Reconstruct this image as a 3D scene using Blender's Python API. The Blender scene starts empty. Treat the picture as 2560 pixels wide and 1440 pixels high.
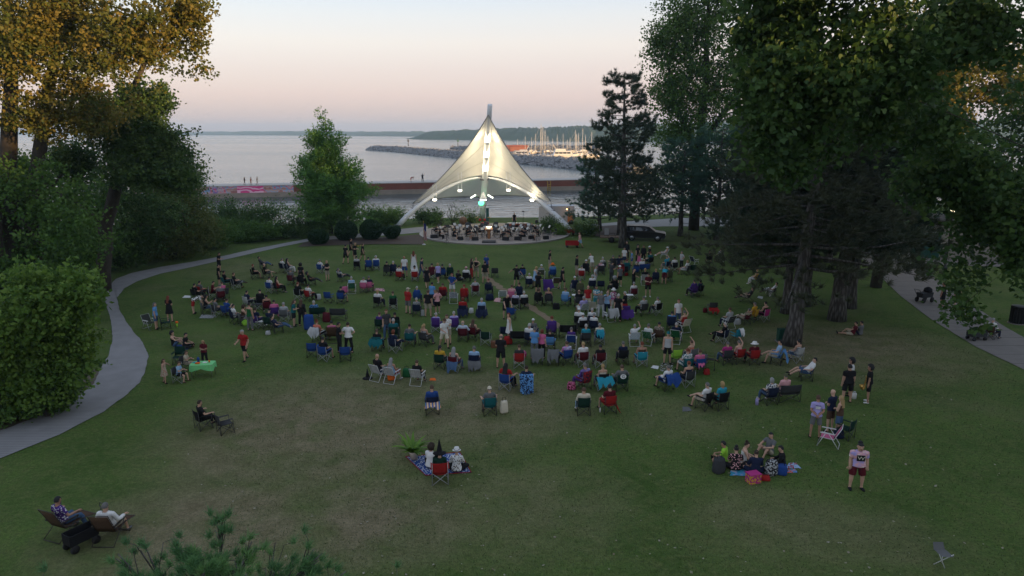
import bpy, math, random, zlib
import numpy as np
from mathutils import Vector, Matrix
R = math.radians
rnd = random.Random(7)
rng = np.random.default_rng(11)
sc = bpy.context.scene
col = sc.collection

# ------------------------------------------------------------------ camera
CH, PITCH, F = 12.0, R(12.8), 1707.0
cam = bpy.data.cameras.new('camera'); cam.lens = 24; cam.sensor_width = 36; cam.clip_end = 20000; cam.clip_start = 0.2
co = bpy.data.objects.new('camera', cam); col.objects.link(co)
co.location = (0, 0, CH); co.rotation_euler = (math.pi/2 - PITCH, 0, 0)
sc.camera = co
# ------------------------------------------------------------------ sun direction (low, from behind on the right)
SAZ, SEL = R(122), R(4.2)
SUN = Vector((math.cos(SEL)*math.sin(SAZ), math.cos(SEL)*math.cos(SAZ), math.sin(SEL)))
# ------------------------------------------------------------------ world
w = bpy.data.worlds.new('World'); sc.world = w; w.use_nodes = True
nt = w.node_tree; nt.nodes.clear()
out = nt.nodes.new('ShaderNodeOutputWorld')
sky = nt.nodes.new('ShaderNodeTexSky'); sky.sky_type = 'NISHITA'; sky.sun_disc = False
sky.sun_elevation = SEL; sky.sun_rotation = SAZ; sky.altitude = 200; sky.air_density = 1.0; sky.dust_density = 1.5; sky.ozone_density = 2.0
b1 = nt.nodes.new('ShaderNodeBackground'); b1.inputs[1].default_value = 0.05
nt.links.new(sky.outputs[0], b1.inputs[0])
tc = nt.nodes.new('ShaderNodeTexCoord'); sep = nt.nodes.new('ShaderNodeSeparateXYZ')
nt.links.new(tc.outputs['Generated'], sep.inputs[0])
mr = nt.nodes.new('ShaderNodeMath'); mr.operation = 'POWER'; mr.use_clamp = True; mr.inputs[1].default_value = 0.5
nt.links.new(sep.outputs[2], mr.inputs[0])
ramp = nt.nodes.new('ShaderNodeValToRGB')
def srgb(r, g, b):
    f = lambda c: ((c/255+0.055)/1.055)**2.4 if c > 10 else c/255/12.92
    return (f(r), f(g), f(b), 1)
stops = [(0, (202, 180, 182)), (0.03, (207, 183, 184)), (0.05, (216, 188, 188)), (0.085, (221, 199, 196)), (0.12, (228, 213, 206)),
         (0.155, (219, 214, 213)), (0.19, (203, 209, 219)), (0.35, (190, 200, 216)), (1.0, (168, 178, 196))]
# stops are given by sine of elevation; the ramp runs on its square root
el = ramp.color_ramp.elements
while len(el) > 1: el.remove(el[-1])
el[0].position = 0; el[0].color = srgb(*stops[0][1])
for p, c in stops[1:]:
    e = el.new(math.sqrt(p)); e.color = srgb(*c)
nt.links.new(mr.outputs[0], ramp.inputs[0])
b2 = nt.nodes.new('ShaderNodeBackground'); b2.inputs[1].default_value = 0.57
nt.links.new(ramp.outputs[0], b2.inputs[0])
ad = nt.nodes.new('ShaderNodeAddShader'); nt.links.new(b1.outputs[0], ad.inputs[0]); nt.links.new(b2.outputs[0], ad.inputs[1])
nt.links.new(ad.outputs[0], out.inputs[0])
# ------------------------------------------------------------------ sun
sl = bpy.data.lights.new('sun', 'SUN'); sl.energy = 5.0; sl.angle = R(0.53); sl.color = (1.0, 0.62, 0.26)
so = bpy.data.objects.new('sun', sl); col.objects.link(so); so.rotation_euler = SUN.to_track_quat('Z', 'Y').to_euler()
# ------------------------------------------------------------------ view
vs = sc.view_settings; vs.view_transform = 'Standard'; vs.look = 'None'; vs.gamma = 1; vs.exposure = 0.95; vs.use_curve_mapping = False
sc.cycles.max_bounces = 6; sc.cycles.diffuse_bounces = 2; sc.cycles.glossy_bounces = 2; sc.cycles.transmission_bounces = 3
sc.cycles.transparent_max_bounces = 6; sc.cycles.volume_bounces = 1
sc.cycles.use_denoising = True
sc.cycles.caustics_reflective = False; sc.cycles.caustics_refractive = False

# ------------------------------------------------------------------ helpers
def ray(u, v):
    x = (u-1280)/F; y = (720-v)/F; cp, sp = math.cos(PITCH), math.sin(PITCH)
    return Vector((x, cp+y*sp, -sp+y*cp))
def G(u, v, z=0.0):          # where the sight line through this image point meets the level z
    d = ray(u, v); t = (z-CH)/d.z
    return Vector((0, 0, CH))+d*t
def At(u, v, Y):             # the point at ground distance Y on that sight line
    d = ray(u, v); return Vector((0, 0, CH))+d*(Y/d.y)
MATS = {}
def mat(name, c, rough=0.85, var=0.18, scale=6.0, metal=0.0, spec=0.3, emit=None, estr=0, bump=0.0, bscale=40):
    if name in MATS: return MATS[name]
    m = bpy.data.materials.new(name); m.use_nodes = True; n = m.node_tree; p = n.nodes['Principled BSDF']
    p.inputs['Roughness'].default_value = rough; p.inputs['Metallic'].default_value = metal; p.inputs['Specular IOR Level'].default_value = spec
    t = n.nodes.new('ShaderNodeTexCoord'); nz = n.nodes.new('ShaderNodeTexNoise'); nz.inputs['Scale'].default_value = scale; nz.inputs['Detail'].default_value = 4
    n.links.new(t.outputs['Object'], nz.inputs['Vector'])
    mx = n.nodes.new('ShaderNodeMix'); mx.data_type = 'RGBA'
    mx.inputs[6].default_value = tuple(x*(1-var) for x in c[:3])+(1,); mx.inputs[7].default_value = tuple(min(1, x*(1+var)) for x in c[:3])+(1,)
    n.links.new(nz.outputs[0], mx.inputs[0]); n.links.new(mx.outputs[2], p.inputs['Base Color'])
    if emit: p.inputs['Emission Color'].default_value = tuple(emit[:3])+(1,); p.inputs['Emission Strength'].default_value = estr
    if bump:
        nb = n.nodes.new('ShaderNodeTexNoise'); nb.inputs['Scale'].default_value = bscale; nb.inputs['Detail'].default_value = 6
        n.links.new(t.outputs['Object'], nb.inputs['Vector'])
        bp = n.nodes.new('ShaderNodeBump'); bp.inputs['Strength'].default_value = bump; n.links.new(nb.outputs[0], bp.inputs['Height']); n.links.new(bp.outputs[0], p.inputs['Normal'])
    MATS[name] = m; return m
def leafmat(name, cols, trans=0.35, gloss=0.03):
    if name in MATS: return MATS[name]
    m = bpy.data.materials.new(name); m.use_nodes = True; n = m.node_tree; n.nodes.clear()
    o = n.nodes.new('ShaderNodeOutputMaterial'); a = n.nodes.new('ShaderNodeAttribute'); a.attribute_name = 'tint'
    r = n.nodes.new('ShaderNodeValToRGB'); e = r.color_ramp.elements
    while len(e) > 1: e.remove(e[-1])
    e[0].position = 0; e[0].color = cols[0]+(1,)
    for i, c in enumerate(cols[1:]): x = e.new((i+1)/(len(cols)-1)); x.color = c+(1,)
    n.links.new(a.outputs['Fac'], r.inputs[0])
    d = n.nodes.new('ShaderNodeBsdfPrincipled'); d.inputs['Roughness'].default_value = 0.55; d.inputs['Specular IOR Level'].default_value = 0.25
    t = n.nodes.new('ShaderNodeBsdfTranslucent'); mx = n.nodes.new('ShaderNodeMixShader'); mx.inputs[0].default_value = trans
    n.links.new(r.outputs[0], d.inputs['Base Color']); n.links.new(r.outputs[0], t.inputs[0])
    n.links.new(d.outputs[0], mx.inputs[1]); n.links.new(t.outputs[0], mx.inputs[2]); n.links.new(mx.outputs[0], o.inputs[0])
    MATS[name] = m; return m
class MB:                    # collects verts and faces, then links them as one mesh object
    def __init__(s): s.v = []; s.f = []; s.m = []; s.sm = []
    def add(s, v, f, mi=0, smooth=False):
        k = len(s.v); s.v += [tuple(x) for x in v]
        for q in f: s.f.append(tuple(i+k for i in q)); s.m.append(mi); s.sm.append(smooth)
        return s
    def box(s, c, d, rot=None, mi=0, taper=1.0):
        x, y, z = d[0]/2, d[1]/2, d[2]/2; c = Vector(c); k = taper
        v = [Vector(p) for p in ((-x,-y,-z),(x,-y,-z),(x,y,-z),(-x,y,-z),(-x*k,-y*k,z),(x*k,-y*k,z),(x*k,y*k,z),(-x*k,y*k,z))]
        if rot: v = [rot @ p for p in v]
        return s.add([c+p for p in v], [(0,3,2,1),(4,5,6,7),(0,1,5,4),(1,2,6,5),(2,3,7,6),(3,0,4,7)], mi)
    def tube(s, pts, r, n=6, mi=0, smooth=True, cap=True):
        pts = [Vector(p) for p in pts]; k = len(pts); rs = r if isinstance(r, (list, tuple)) else [r]*k
        V = []; ref = None
        for i, p in enumerate(pts):
            t = (pts[min(i+1, k-1)]-pts[max(i-1, 0)]).normalized()
            if ref is None: ref = Vector((0, 0, 1)) if abs(t.z) < 0.9 else Vector((1, 0, 0))
            a = t.cross(ref).normalized(); b = a.cross(t).normalized(); ref = b
            rr = rs[i] if isinstance(rs[i], (tuple, list)) else (rs[i], rs[i])
            for j in range(n):
                q = 2*math.pi*j/n; V.append(p+a*math.cos(q)*rr[0]+b*math.sin(q)*rr[1])
        Fc = [(i*n+j, i*n+(j+1) % n, (i+1)*n+(j+1) % n, (i+1)*n+j) for i in range(k-1) for j in range(n)]
        if cap: Fc += [tuple(reversed(range(n))), tuple((k-1)*n+j for j in range(n))]
        return s.add(V, Fc, mi, smooth)
    def lathe(s, c, prof, n=12, mi=0, smooth=True, sx=1, sy=1, rot=None):
        c = Vector(c); V = []
        for (r, z) in prof:
            for j in range(n):
                q = 2*math.pi*j/n; p = Vector((r*math.cos(q)*sx, r*math.sin(q)*sy, z)); V.append(c+(rot @ p if rot else p))
        k = len(prof)
        Fc = [(i*n+j, i*n+(j+1) % n, (i+1)*n+(j+1) % n, (i+1)*n+j) for i in range(k-1) for j in range(n)]
        Fc += [tuple(reversed(range(n))), tuple((k-1)*n+j for j in range(n))]
        return s.add(V, Fc, mi, smooth)
    def ball(s, c, r, n=10, k=6, mi=0, rot=None):
        r = r if isinstance(r, (tuple, list)) else (r, r, r)
        return s.lathe(c, [(max(1e-4, math.sin(math.pi*i/k)), -math.cos(math.pi*i/k)*r[2]) for i in range(k+1)], n, mi, True, r[0], r[1], rot)
    def prism(s, poly, z0, z1, mi=0):   # poly: xy points, counter-clockwise
        k = len(poly); V = [(p[0], p[1], z0) for p in poly]+[(p[0], p[1], z1) for p in poly]
        return s.add(V, [tuple(range(k, 2*k)), tuple(reversed(range(k)))]+[(i, (i+1) % k, k+(i+1) % k, k+i) for i in range(k)], mi)
    def mesh(s, name):
        me = bpy.data.meshes.new(name); me.from_pydata(s.v, [], s.f); me.polygons.foreach_set('material_index', s.m); me.polygons.foreach_set('use_smooth', s.sm); me.update(); return me
    def build(s, name, m, parent=None, loc=None):
        me = s.mesh(name)
        for x in (m if isinstance(m, (list, tuple)) else [m]): me.materials.append(x)
        return link(name, me, parent, loc)
def link(name, me, parent=None, loc=None):
    o = bpy.data.objects.new(name, me); col.objects.link(o)
    if parent: o.parent = parent
    if loc is not None: o.location = loc
    return o
def tag(o, label=None, cat=None, group=None, kind=None):
    if label: o['label'] = label
    if cat: o['category'] = cat
    if group: o['group'] = group
    if kind: o['kind'] = kind
    return o
def thing(name, label, cat, loc=(0, 0, 0), rz=0, group=None):
    o = bpy.data.objects.new(name, None); col.objects.link(o); o.location = loc; o.rotation_euler = (0, 0, rz); o.empty_display_size = 0.1
    return tag(o, label, cat, group)
def struct(name, mb, m, parent=None): return tag(mb.build(name, m, parent), kind='structure')
def np_mesh(name, V, Fq, m, tint=None, smooth=False):
    me = bpy.data.meshes.new(name); V = np.asarray(V, dtype=np.float32); Fq = np.asarray(Fq, dtype=np.int32); k = Fq.shape[1]
    me.vertices.add(len(V)); me.vertices.foreach_set('co', V.ravel())
    me.loops.add(Fq.size); me.loops.foreach_set('vertex_index', Fq.ravel())
    me.polygons.add(len(Fq)); me.polygons.foreach_set('loop_start', np.arange(0, Fq.size, k, dtype=np.int32))
    if smooth: me.polygons.foreach_set('use_smooth', np.ones(len(Fq), dtype=bool))
    me.update(calc_edges=True)
    if tint is not None:
        a = me.attributes.new('tint', 'FLOAT', 'POINT'); a.data.foreach_set('value', np.asarray(tint, dtype=np.float32))
    me.materials.append(m); return me
def unit(a): return a/np.maximum(np.linalg.norm(a, axis=1, keepdims=True), 1e-9)
LEAF4 = np.array([(0, 0), (0.36, 0.45), (0, 1), (-0.36, 0.45)])
LEAFM = np.array([(0, 0), (0.42, 0.08), (0.52, 0.48), (0.26, 0.52), (0, 1.0), (-0.26, 0.52), (-0.52, 0.48), (-0.42, 0.08)])
def leaves(C, size, tint, up=0.45, droop=0.25, shape=LEAF4, out=None):
    n = len(C); nor = unit(rng.normal(size=(n, 3))+np.array([0, 0, up]))
    d = unit(rng.normal(size=(n, 3))+np.array([0, 0, -droop])) if out is None else unit(rng.normal(size=(n, 3))*0.6+out)
    d = unit(d-nor*np.sum(d*nor, 1, keepdims=True)); e = np.cross(nor, d); k = len(shape)
    V = C[:, None, :]+size[:, None, None]*(shape[None, :, 0, None]*e[:, None, :]+shape[None, :, 1, None]*d[:, None, :])
    if k == 8: V += nor[:, None, :]*(np.abs(shape[None, :, 0, None])*-0.25*size[:, None, None])
    return V.reshape(-1, 3), np.arange(n*k).reshape(n, k), np.repeat(tint, k)
def lump(P, s, seed=0.0):    # cheap smooth 3-D noise in about -1..1
    x, y, z = (P*s).T+seed
    return (np.sin(x+1.7*np.sin(y*0.9+seed))+np.sin(y*1.3+1.1*np.sin(z*1.1))+np.sin(z*1.2+1.5*np.sin(x*0.8+2)))/3
def crown_points(lobes, n, clump_r, per, gap=-0.25, gs=0.6, seed=0.0, shell=0.45, flat=0.6, spray=1.9, lift=.35):
    vol = np.array([l[3]*l[4]*l[5] for l in lobes], dtype=float)**0.72; pick = rng.choice(len(lobes), n, p=vol/vol.sum())
    L = np.array(lobes, dtype=float)[pick]
    d = unit(rng.normal(size=(n, 3))); r = (shell+(1-shell)*rng.random(n))**0.8
    r *= 1+0.16*lump(d*3+L[:, :3], 1.0, seed)
    C = L[:, :3]+d*L[:, 3:6]*r[:, None]
    C = C[lump(C, gs, seed) > gap]
    cl = rng.random(len(C)); K = np.repeat(C, per, axis=0)
    # each clump is a leafy spray that runs outward and up (or down, for weeping kinds)
    ctr = np.array(lobes, dtype=float)[:, :3].mean(0); D = unit(C-ctr)*np.array([.8, .8, .35])+rng.normal(size=C.shape)*.55; D[:, 2] += lift; D = unit(D)
    tt = rng.random(len(K))*1.7-.6; off = rng.normal(size=(len(K), 3))*np.array([clump_r, clump_r, clump_r*flat])*(.62*(1-.42*tt))[:, None]+np.repeat(D, per, 0)*(tt*clump_r*spray)[:, None]
    return C, K+off, np.clip(np.repeat(cl, per)*0.8+rng.random(len(K))*0.25, 0, 1)
def reseed(label):           # every plant grows from its own seed
    global rng
    k = zlib.crc32(label.encode()); rnd.seed(k); rng = np.random.default_rng(k)
def tree(name, label, base, trunk, lobes, n, clump_r, per, leaf, lm, bark, gap=-0.25, gs=0.6, limbs=22, shape=LEAF4, cat='tree', group=None, seed=None, twig=0.05, shell=0.45, up=0.45, droop=0.25, flat=0.6, zmin=0.15, lv=0.3, spray=1.9, lift=.35):
    """trunk: list of stems, each a list of (x,y,z,r) relative to base; lobes relative to base"""
    reseed(label)
    base = Vector(base); t = thing(name, label, cat, base, 0, group); seed = rnd.random()*50 if seed is None else seed
    C, P, ti = crown_points(lobes, n, clump_r, per, gap, gs, seed, shell, flat, spray, lift)
    ok = P[:, 2] > zmin; P, ti = P[ok], ti[ok]
    V, Fc, T = leaves(P, leaf*(1-lv+2*lv*rng.random(len(P))), ti, up, droop, shape)
    link('crown', np_mesh('crown', V, Fc, lm, T), t)
    mb = MB(); nodes = []
    for st in trunk:
        pts = [Vector(q[:3]) for q in st]; fine = []; fr = []
        for i in range(len(pts)-1):
            for j in range(3):
                a = j/3; p = pts[i].lerp(pts[i+1], a); jit = 0.25*st[i][3]; fine.append(p+Vector((rnd.uniform(-jit, jit), rnd.uniform(-jit, jit), 0))); fr.append(st[i][3]*(1-a)+st[i+1][3]*a)
        fine.append(pts[-1]); fr.append(st[-1][3]); mb.tube(fine, fr, 8)
        nodes += [(p, r) for p, r in zip(fine, fr)][len(fine)//4:]
    if len(C) and limbs:
        for i in rng.choice(len(C), min(limbs, len(C)), replace=False):
            e = Vector(C[i]); p, r = min(nodes, key=lambda q: (q[0]-e).length+max(0, (q[0].z-e.z))*1.5)
            m_ = p.lerp(e, 0.5)+Vector((rnd.uniform(-.3, .3), rnd.uniform(-.3, .3), (e-p).length*0.10)); r0 = min(r*0.6, 0.02+0.028*(e-p).length)
            mb.tube([p, p.lerp(m_, 0.5)+Vector((0, 0, .05)), m_, e], [r0, r0*.8, r0*.55, max(0.012, r0*.15)], 5)
            nodes += [(m_, r0*0.55)]
    mb.build('trunk', bark, t)
    return t
def needles(C, D, per, ln, wd, spread, tint):
    n = len(C)*per; c = np.repeat(C, per, 0); d = unit(np.repeat(D, per, 0)+rng.normal(size=(n, 3))*spread); L = ln*(0.6+0.6*rng.random(n))[:, None]
    e = unit(np.cross(d, rng.normal(size=(n, 3))))*wd
    b = c+rng.normal(size=(n, 3))*ln*0.12
    V = np.stack([b-e*0.5, b+e*0.5, b+d*L], 1).reshape(-1, 3)
    return V, np.arange(n*3).reshape(n, 3), np.repeat(np.clip(np.repeat(tint, per)+rng.normal(size=n)*0.12, 0, 1), 3)
def pine(name, label, base, h, r0, z0, prof, nb, lm, bark, tuft=22, per=22, ln=0.34, wd=0.035, lean=(0, 0), group=None, rise=0.15, bare=0.35, spread=0.55, sector=None, width=0.28, dead=0, twigs=False):
    """prof: function of 0..1 (bottom..top of the crown) giving branch length"""
    reseed(label)
    t = thing(name, label, 'tree', base, 0, group); mb = MB()
    top = Vector((lean[0], lean[1], h)); ax = lambda z: Vector((lean[0]*(z/h)**1.3, lean[1]*(z/h)**1.3, z))
    mb.tube([ax(h*i/10)+Vector((rnd.uniform(-1, 1), rnd.uniform(-1, 1), 0))*(r0*.2 if 0 < i < 10 else 0) for i in range(11)], [r0*1.35]+[r0*(1-i/10)**.8+.03 for i in range(1, 11)], 10)
    Cs = []; Ds = []; T = []
    for i in range(nb):
        f = (i+rnd.random())/nb; z = z0+(h-z0)*f; az = i*2.399+rnd.uniform(-.4, .4)
        if sector: az = rnd.uniform(*sector)
        L = prof(f)*rnd.uniform(.55, 1.2); rs = rise+rnd.uniform(-.12, .16); d = Vector((math.sin(az), math.cos(az), 0)); p = ax(z)
        pts = [p+d*L*a+Vector((0, 0, L*rs*(a**1.7)*2-L*0.08*a)) for a in (0, .3, .6, 1)]
        mb.tube(pts, [.02+.012*L, .016+.009*L, .012+.005*L, .008], 5)
        tint = rnd.random()
        for k in range(max(3, int(tuft*(0.35+0.65*L/prof(0.3))))):
            a = bare+(1-bare)*math.sqrt(rnd.random()); q = p+d*L*a+Vector((0, 0, L*rs*(a**1.7)*2-L*0.08*a))
            sd = Vector((d.y, -d.x, 0))*rnd.gauss(0, 1)*L*width*(1.15-a*0.6)
            e = q+sd+Vector((0, 0, rnd.gauss(0.05, .22)*min(L, 3.5)*.35)); Cs.append(e)
            if twigs: mb.tube([p+d*L*max(0, a-.16)+Vector((0, 0, L*rs*(max(0, a-.16)**1.7)*2-L*0.08*a)), (q+e)/2, e], [.009, .006, .004], 3)
            Ds.append((d*0.7+sd*0.5/max(L, .3)+Vector((0, 0, .55)))); T.append(min(1, max(0, tint*.6+rnd.random()*.4)))
    for k in range(1 if not twigs else 9): Cs.append(ax(h*(1-.012*k)) if twigs else top); Ds.append(Vector((rnd.uniform(-.6, .6), rnd.uniform(-.6, .6), 1))); T.append(.8)
    for i in range(dead):
        z = z0*rnd.uniform(.45, 1.1); az = rnd.uniform(0, 6.28); d = Vector((math.sin(az), math.cos(az), rnd.uniform(-.15, .25))); L = rnd.uniform(.8, 2.6); p = ax(z)
        mb.tube([p, p+d*L*.5+Vector((0, 0, .1)), p+d*L], [.03, .02, .006], 4)
    V, Fc, TT = needles(np.array([tuple(c) for c in Cs]), unit(np.array([tuple(c) for c in Ds])), per, ln, wd, spread, np.array(T))
    link('crown', np_mesh('crown', V, Fc, lm, TT), t)
    mb.build('trunk', bark, t)
    return t
# ================================================================== the ground
WL = -1.0                                                      # lake level
def lawn_material():
    m = bpy.data.materials.new('lawn grass'); m.use_nodes = True; n = m.node_tree; p = n.nodes['Principled BSDF']; L = n.links.new
    p.inputs['Roughness'].default_value = 0.95; p.inputs['Specular IOR Level'].default_value = 0.08
    t = n.nodes.new('ShaderNodeTexCoord')
    def noise(s, d, dist=0, stretch=None):
        z = n.nodes.new('ShaderNodeTexNoise'); z.inputs['Scale'].default_value = s; z.inputs['Detail'].default_value = d; z.inputs['Distortion'].default_value = dist
        if stretch:
            mp = n.nodes.new('ShaderNodeMapping'); mp.inputs['Scale'].default_value = stretch; L(t.outputs['Object'], mp.inputs[0]); L(mp.outputs[0], z.inputs['Vector'])
        else: L(t.outputs['Object'], z.inputs['Vector'])
        return z.outputs[0]
    def ramp(f, a, b, c0=(0, 0, 0, 1), c1=(1, 1, 1, 1)):
        r = n.nodes.new('ShaderNodeValToRGB'); r.color_ramp.elements[0].position = a; r.color_ramp.elements[1].position = b
        r.color_ramp.elements[0].color = c0; r.color_ramp.elements[1].color = c1; L(f, r.inputs[0]); return r.outputs[0]
    def mix(f, a, b, mode='MIX'):
        x = n.nodes.new('ShaderNodeMix'); x.data_type = 'RGBA'; x.blend_type = mode
        if isinstance(f, float): x.inputs[0].default_value = f
        else: L(f, x.inputs[0])
        for k, q in ((6, a), (7, b)):
            if isinstance(q, tuple): x.inputs[k].default_value = q
            else: L(q, x.inputs[k])
        return x.outputs[2]
    def mth(op, a, b=None):
        x = n.nodes.new('ShaderNodeMath'); x.operation = op; x.use_clamp = op in ('MULTIPLY', 'ADD')
        for k, q in ((0, a), (1, b)):
            if q is None: continue
            if isinstance(q, float): x.inputs[k].default_value = q
            else: L(q, x.inputs[k])
        return x.outputs[0]
    green = mix(ramp(noise(0.35, 5), .35, .68), (0.043, 0.075, 0.019, 1), (0.067, 0.104, 0.028, 1))
    green = mix(ramp(noise(2.2, 4, .6), .4, .75), green, (0.078, 0.096, 0.034, 1))
    dry = mix(ramp(noise(1.3, 6), .3, .7), (0.110, 0.094, 0.058, 1), (0.170, 0.142, 0.096, 1))
    # worn, drier turf: broad patches where people walk, plus blobs of its own
    sepn = n.nodes.new('ShaderNodeSeparateXYZ'); L(t.outputs['Object'], sepn.inputs[0])
    def blob(cx, cy, rx, ry):
        a = mth('DIVIDE', mth('SUBTRACT', sepn.outputs[0], float(cx)), float(rx)); b = mth('DIVIDE', mth('SUBTRACT', sepn.outputs[1], float(cy)), float(ry))
        d2 = n.nodes.new('ShaderNodeMath'); d2.operation = 'ADD'; L(mth('POWER', a, 2.0), d2.inputs[0]); L(mth('POWER', b, 2.0), d2.inputs[1])
        e = n.nodes.new('ShaderNodeMath'); e.operation = 'SUBTRACT'; e.use_clamp = True; e.inputs[0].default_value = 1.0; L(d2.outputs[0], e.inputs[1]); return e.outputs[0]
    def p2(u, v): g = G(u, v); return g.x, g.y
    bl = None
    for (u, v, rx, ry, k) in ((800, 1060, 7.5, 8, 1.0), (560, 1330, 6, 4.6, .95), (1180, 1010, 6.5, 6, .9), (930, 1290, 5, 3.5, .9), (1300, 1260, 4.5, 4, .5), (2090, 870, 9, 7, .9), (1700, 1040, 3.5, 3, .45), (640, 670, 8, 7, .4), (1480, 870, 6, 4, .4), (1560, 650, 9, 6, .3), (2000, 1330, 5, 3, .3)):
        x, y = p2(u, v); q = mth('MULTIPLY', blob(x, y, rx, ry), float(k)); bl = q if bl is None else mth('MAXIMUM', bl, q)
    patch = ramp(noise(0.16, 7, .8), .54, .78)
    worn = mth('ADD', mth('MULTIPLY', bl, ramp(noise(0.7, 7, .5), .14, .54)), mth('MULTIPLY', patch, .38))
    c = mix(worn, green, dry)
    # small bald straw-coloured spots and fine grain of blades
    spots = ramp(noise(0.55, 3, .3, (1, 1.6, 1)), .70, .80)
    c = mix(mth('MULTIPLY', spots, .55), c, (0.20, 0.165, 0.10, 1))
    c = mix(ramp(noise(26, 6, 0, (1, .45, 1)), .30, .72), c, mix(1.0, c, (1.75, 1.75, 1.6, 1), 'MULTIPLY'))
    c = mix(ramp(noise(7, 5), .35, .7), mix(1.0, c, (.70, .74, .70, 1), 'MULTIPLY'), c)
    L(c, p.inputs['Base Color'])
    bp = n.nodes.new('ShaderNodeBump'); bp.inputs['Strength'].default_value = 0.8; bp.inputs['Distance'].default_value = 0.06
    L(noise(18, 8), bp.inputs['Height']); L(bp.outputs[0], p.inputs['Normal'])
    return m
M_LAWN = lawn_material()
shore = [(-600, -40), (-120, 40), (-74, 66), (-46, 82), (-30, 92), (-12, 98.5), (8, 99.5), (26, 104), (45, 112), (80, 120), (200, 128), (600, 120)]
mb = MB(); k = len(shore)
V = [(x, y, 0) for x, y in shore]+[(600, -300, 0), (-600, -300, 0)]
mb.add(V, [tuple(reversed(range(len(V))))])
bank = [(x+rnd.uniform(-.3, .3), y+2.2+rnd.uniform(-.4, .6), WL-.5) for x, y in shore]
mb.add([(x, y, 0) for x, y in shore]+bank, [(i, i+1, k+i+1, k+i) for i in range(k-1)])
struct('lawn', mb, M_LAWN)
# unseen shade bluff behind the camera, out of frame, added to keep the low sun off the lawn
sx, sy = SUN.x/math.hypot(SUN.x, SUN.y), SUN.y/math.hypot(SUN.x, SUN.y); nx, ny = -sy, sx
mb = MB(); prof = [(-260, 20), (-150, 24), (-60, 23), (-10, 21.5), (12, 21.5), (20, 22.5), (26, 25.5), (36, 28), (48, 33), (53, 33), (55.5, 21), (63, 21), (66, 36), (75, 38), (110, 38), (150, 34), (185, 20), (205, 6), (230, 0)]  # crest heights shaped for shade, with a dip that lets sun onto one tree
fine = []
for (a, b) in zip(prof[:-1], prof[1:]):
    for j in range(5): f = j/5; fine.append((a[0]*(1-f)+b[0]*f, (a[1]*(1-f)+b[1]*f)+(rnd.uniform(-2.2, 1.4) if b[1] else 0)))
V = []
for (q, h) in fine:
    for (s, hz) in ((85, 0), (96, .5), (108, 1.0), (118, .95), (190, .8), (300, .7)): V.append((sx*s+nx*q, sy*s+ny*q, h*hz-.4))
mb.add(V, [(i*6+j, i*6+j+1, (i+1)*6+j+1, (i+1)*6+j) for i in range(len(fine)-1) for j in range(5)])
struct('added_shade_hill', mb, mat('unseen shade bluff', (.045, .06, .03)))
# lake
def water_material():
    m = bpy.data.materials.new('lake water'); m.use_nodes = True; n = m.node_tree; p = n.nodes['Principled BSDF']; L = n.links.new
    p.inputs['Base Color'].default_value = (0.035, 0.062, 0.07, 1); p.inputs['Roughness'].default_value = 0.12; p.inputs['IOR'].default_value = 1.33
    t = n.nodes.new('ShaderNodeTexCoord')
    def wv(sc, st, det=4):
        mp = n.nodes.new('ShaderNodeMapping'); mp.inputs['Scale'].default_value = st; L(t.outputs['Object'], mp.inputs[0])
        z = n.nodes.new('ShaderNodeTexNoise'); z.inputs['Scale'].default_value = sc; z.inputs['Detail'].default_value = det; L(mp.outputs[0], z.inputs['Vector']); return z.outputs[0]
    a = n.nodes.new('ShaderNodeBump'); a.inputs['Strength'].default_value = 0.42; a.inputs['Distance'].default_value = 0.5; L(wv(0.55, (.55, 1, 1), 5), a.inputs['Height'])
    b = n.nodes.new('ShaderNodeBump'); b.inputs['Strength'].default_value = 0.2; b.inputs['Distance'].default_value = 1.2; L(wv(0.06, (.35, 1, 1), 3), b.inputs['Height']); L(a.outputs[0], b.inputs['Normal'])
    L(b.outputs[0], p.inputs['Normal'])
    # slicks: calmer and rougher bands of water
    r = n.nodes.new('ShaderNodeValToRGB'); r.color_ramp.elements[0].position = .35; r.color_ramp.elements[1].position = .7
    r.color_ramp.elements[0].color = (.08,)*3+(1,); r.color_ramp.elements[1].color = (.24,)*3+(1,); L(wv(0.004, (.25, 1, 1), 4), r.inputs[0]); L(r.outputs[0], p.inputs['Roughness'])
    return m
mb = MB(); mb.add([(-9000, -60, WL), (9000, -60, WL), (9000, 9000, WL), (-9000, 9000, WL)], [(0, 1, 2, 3)])
struct('lake', mb, water_material())

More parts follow.
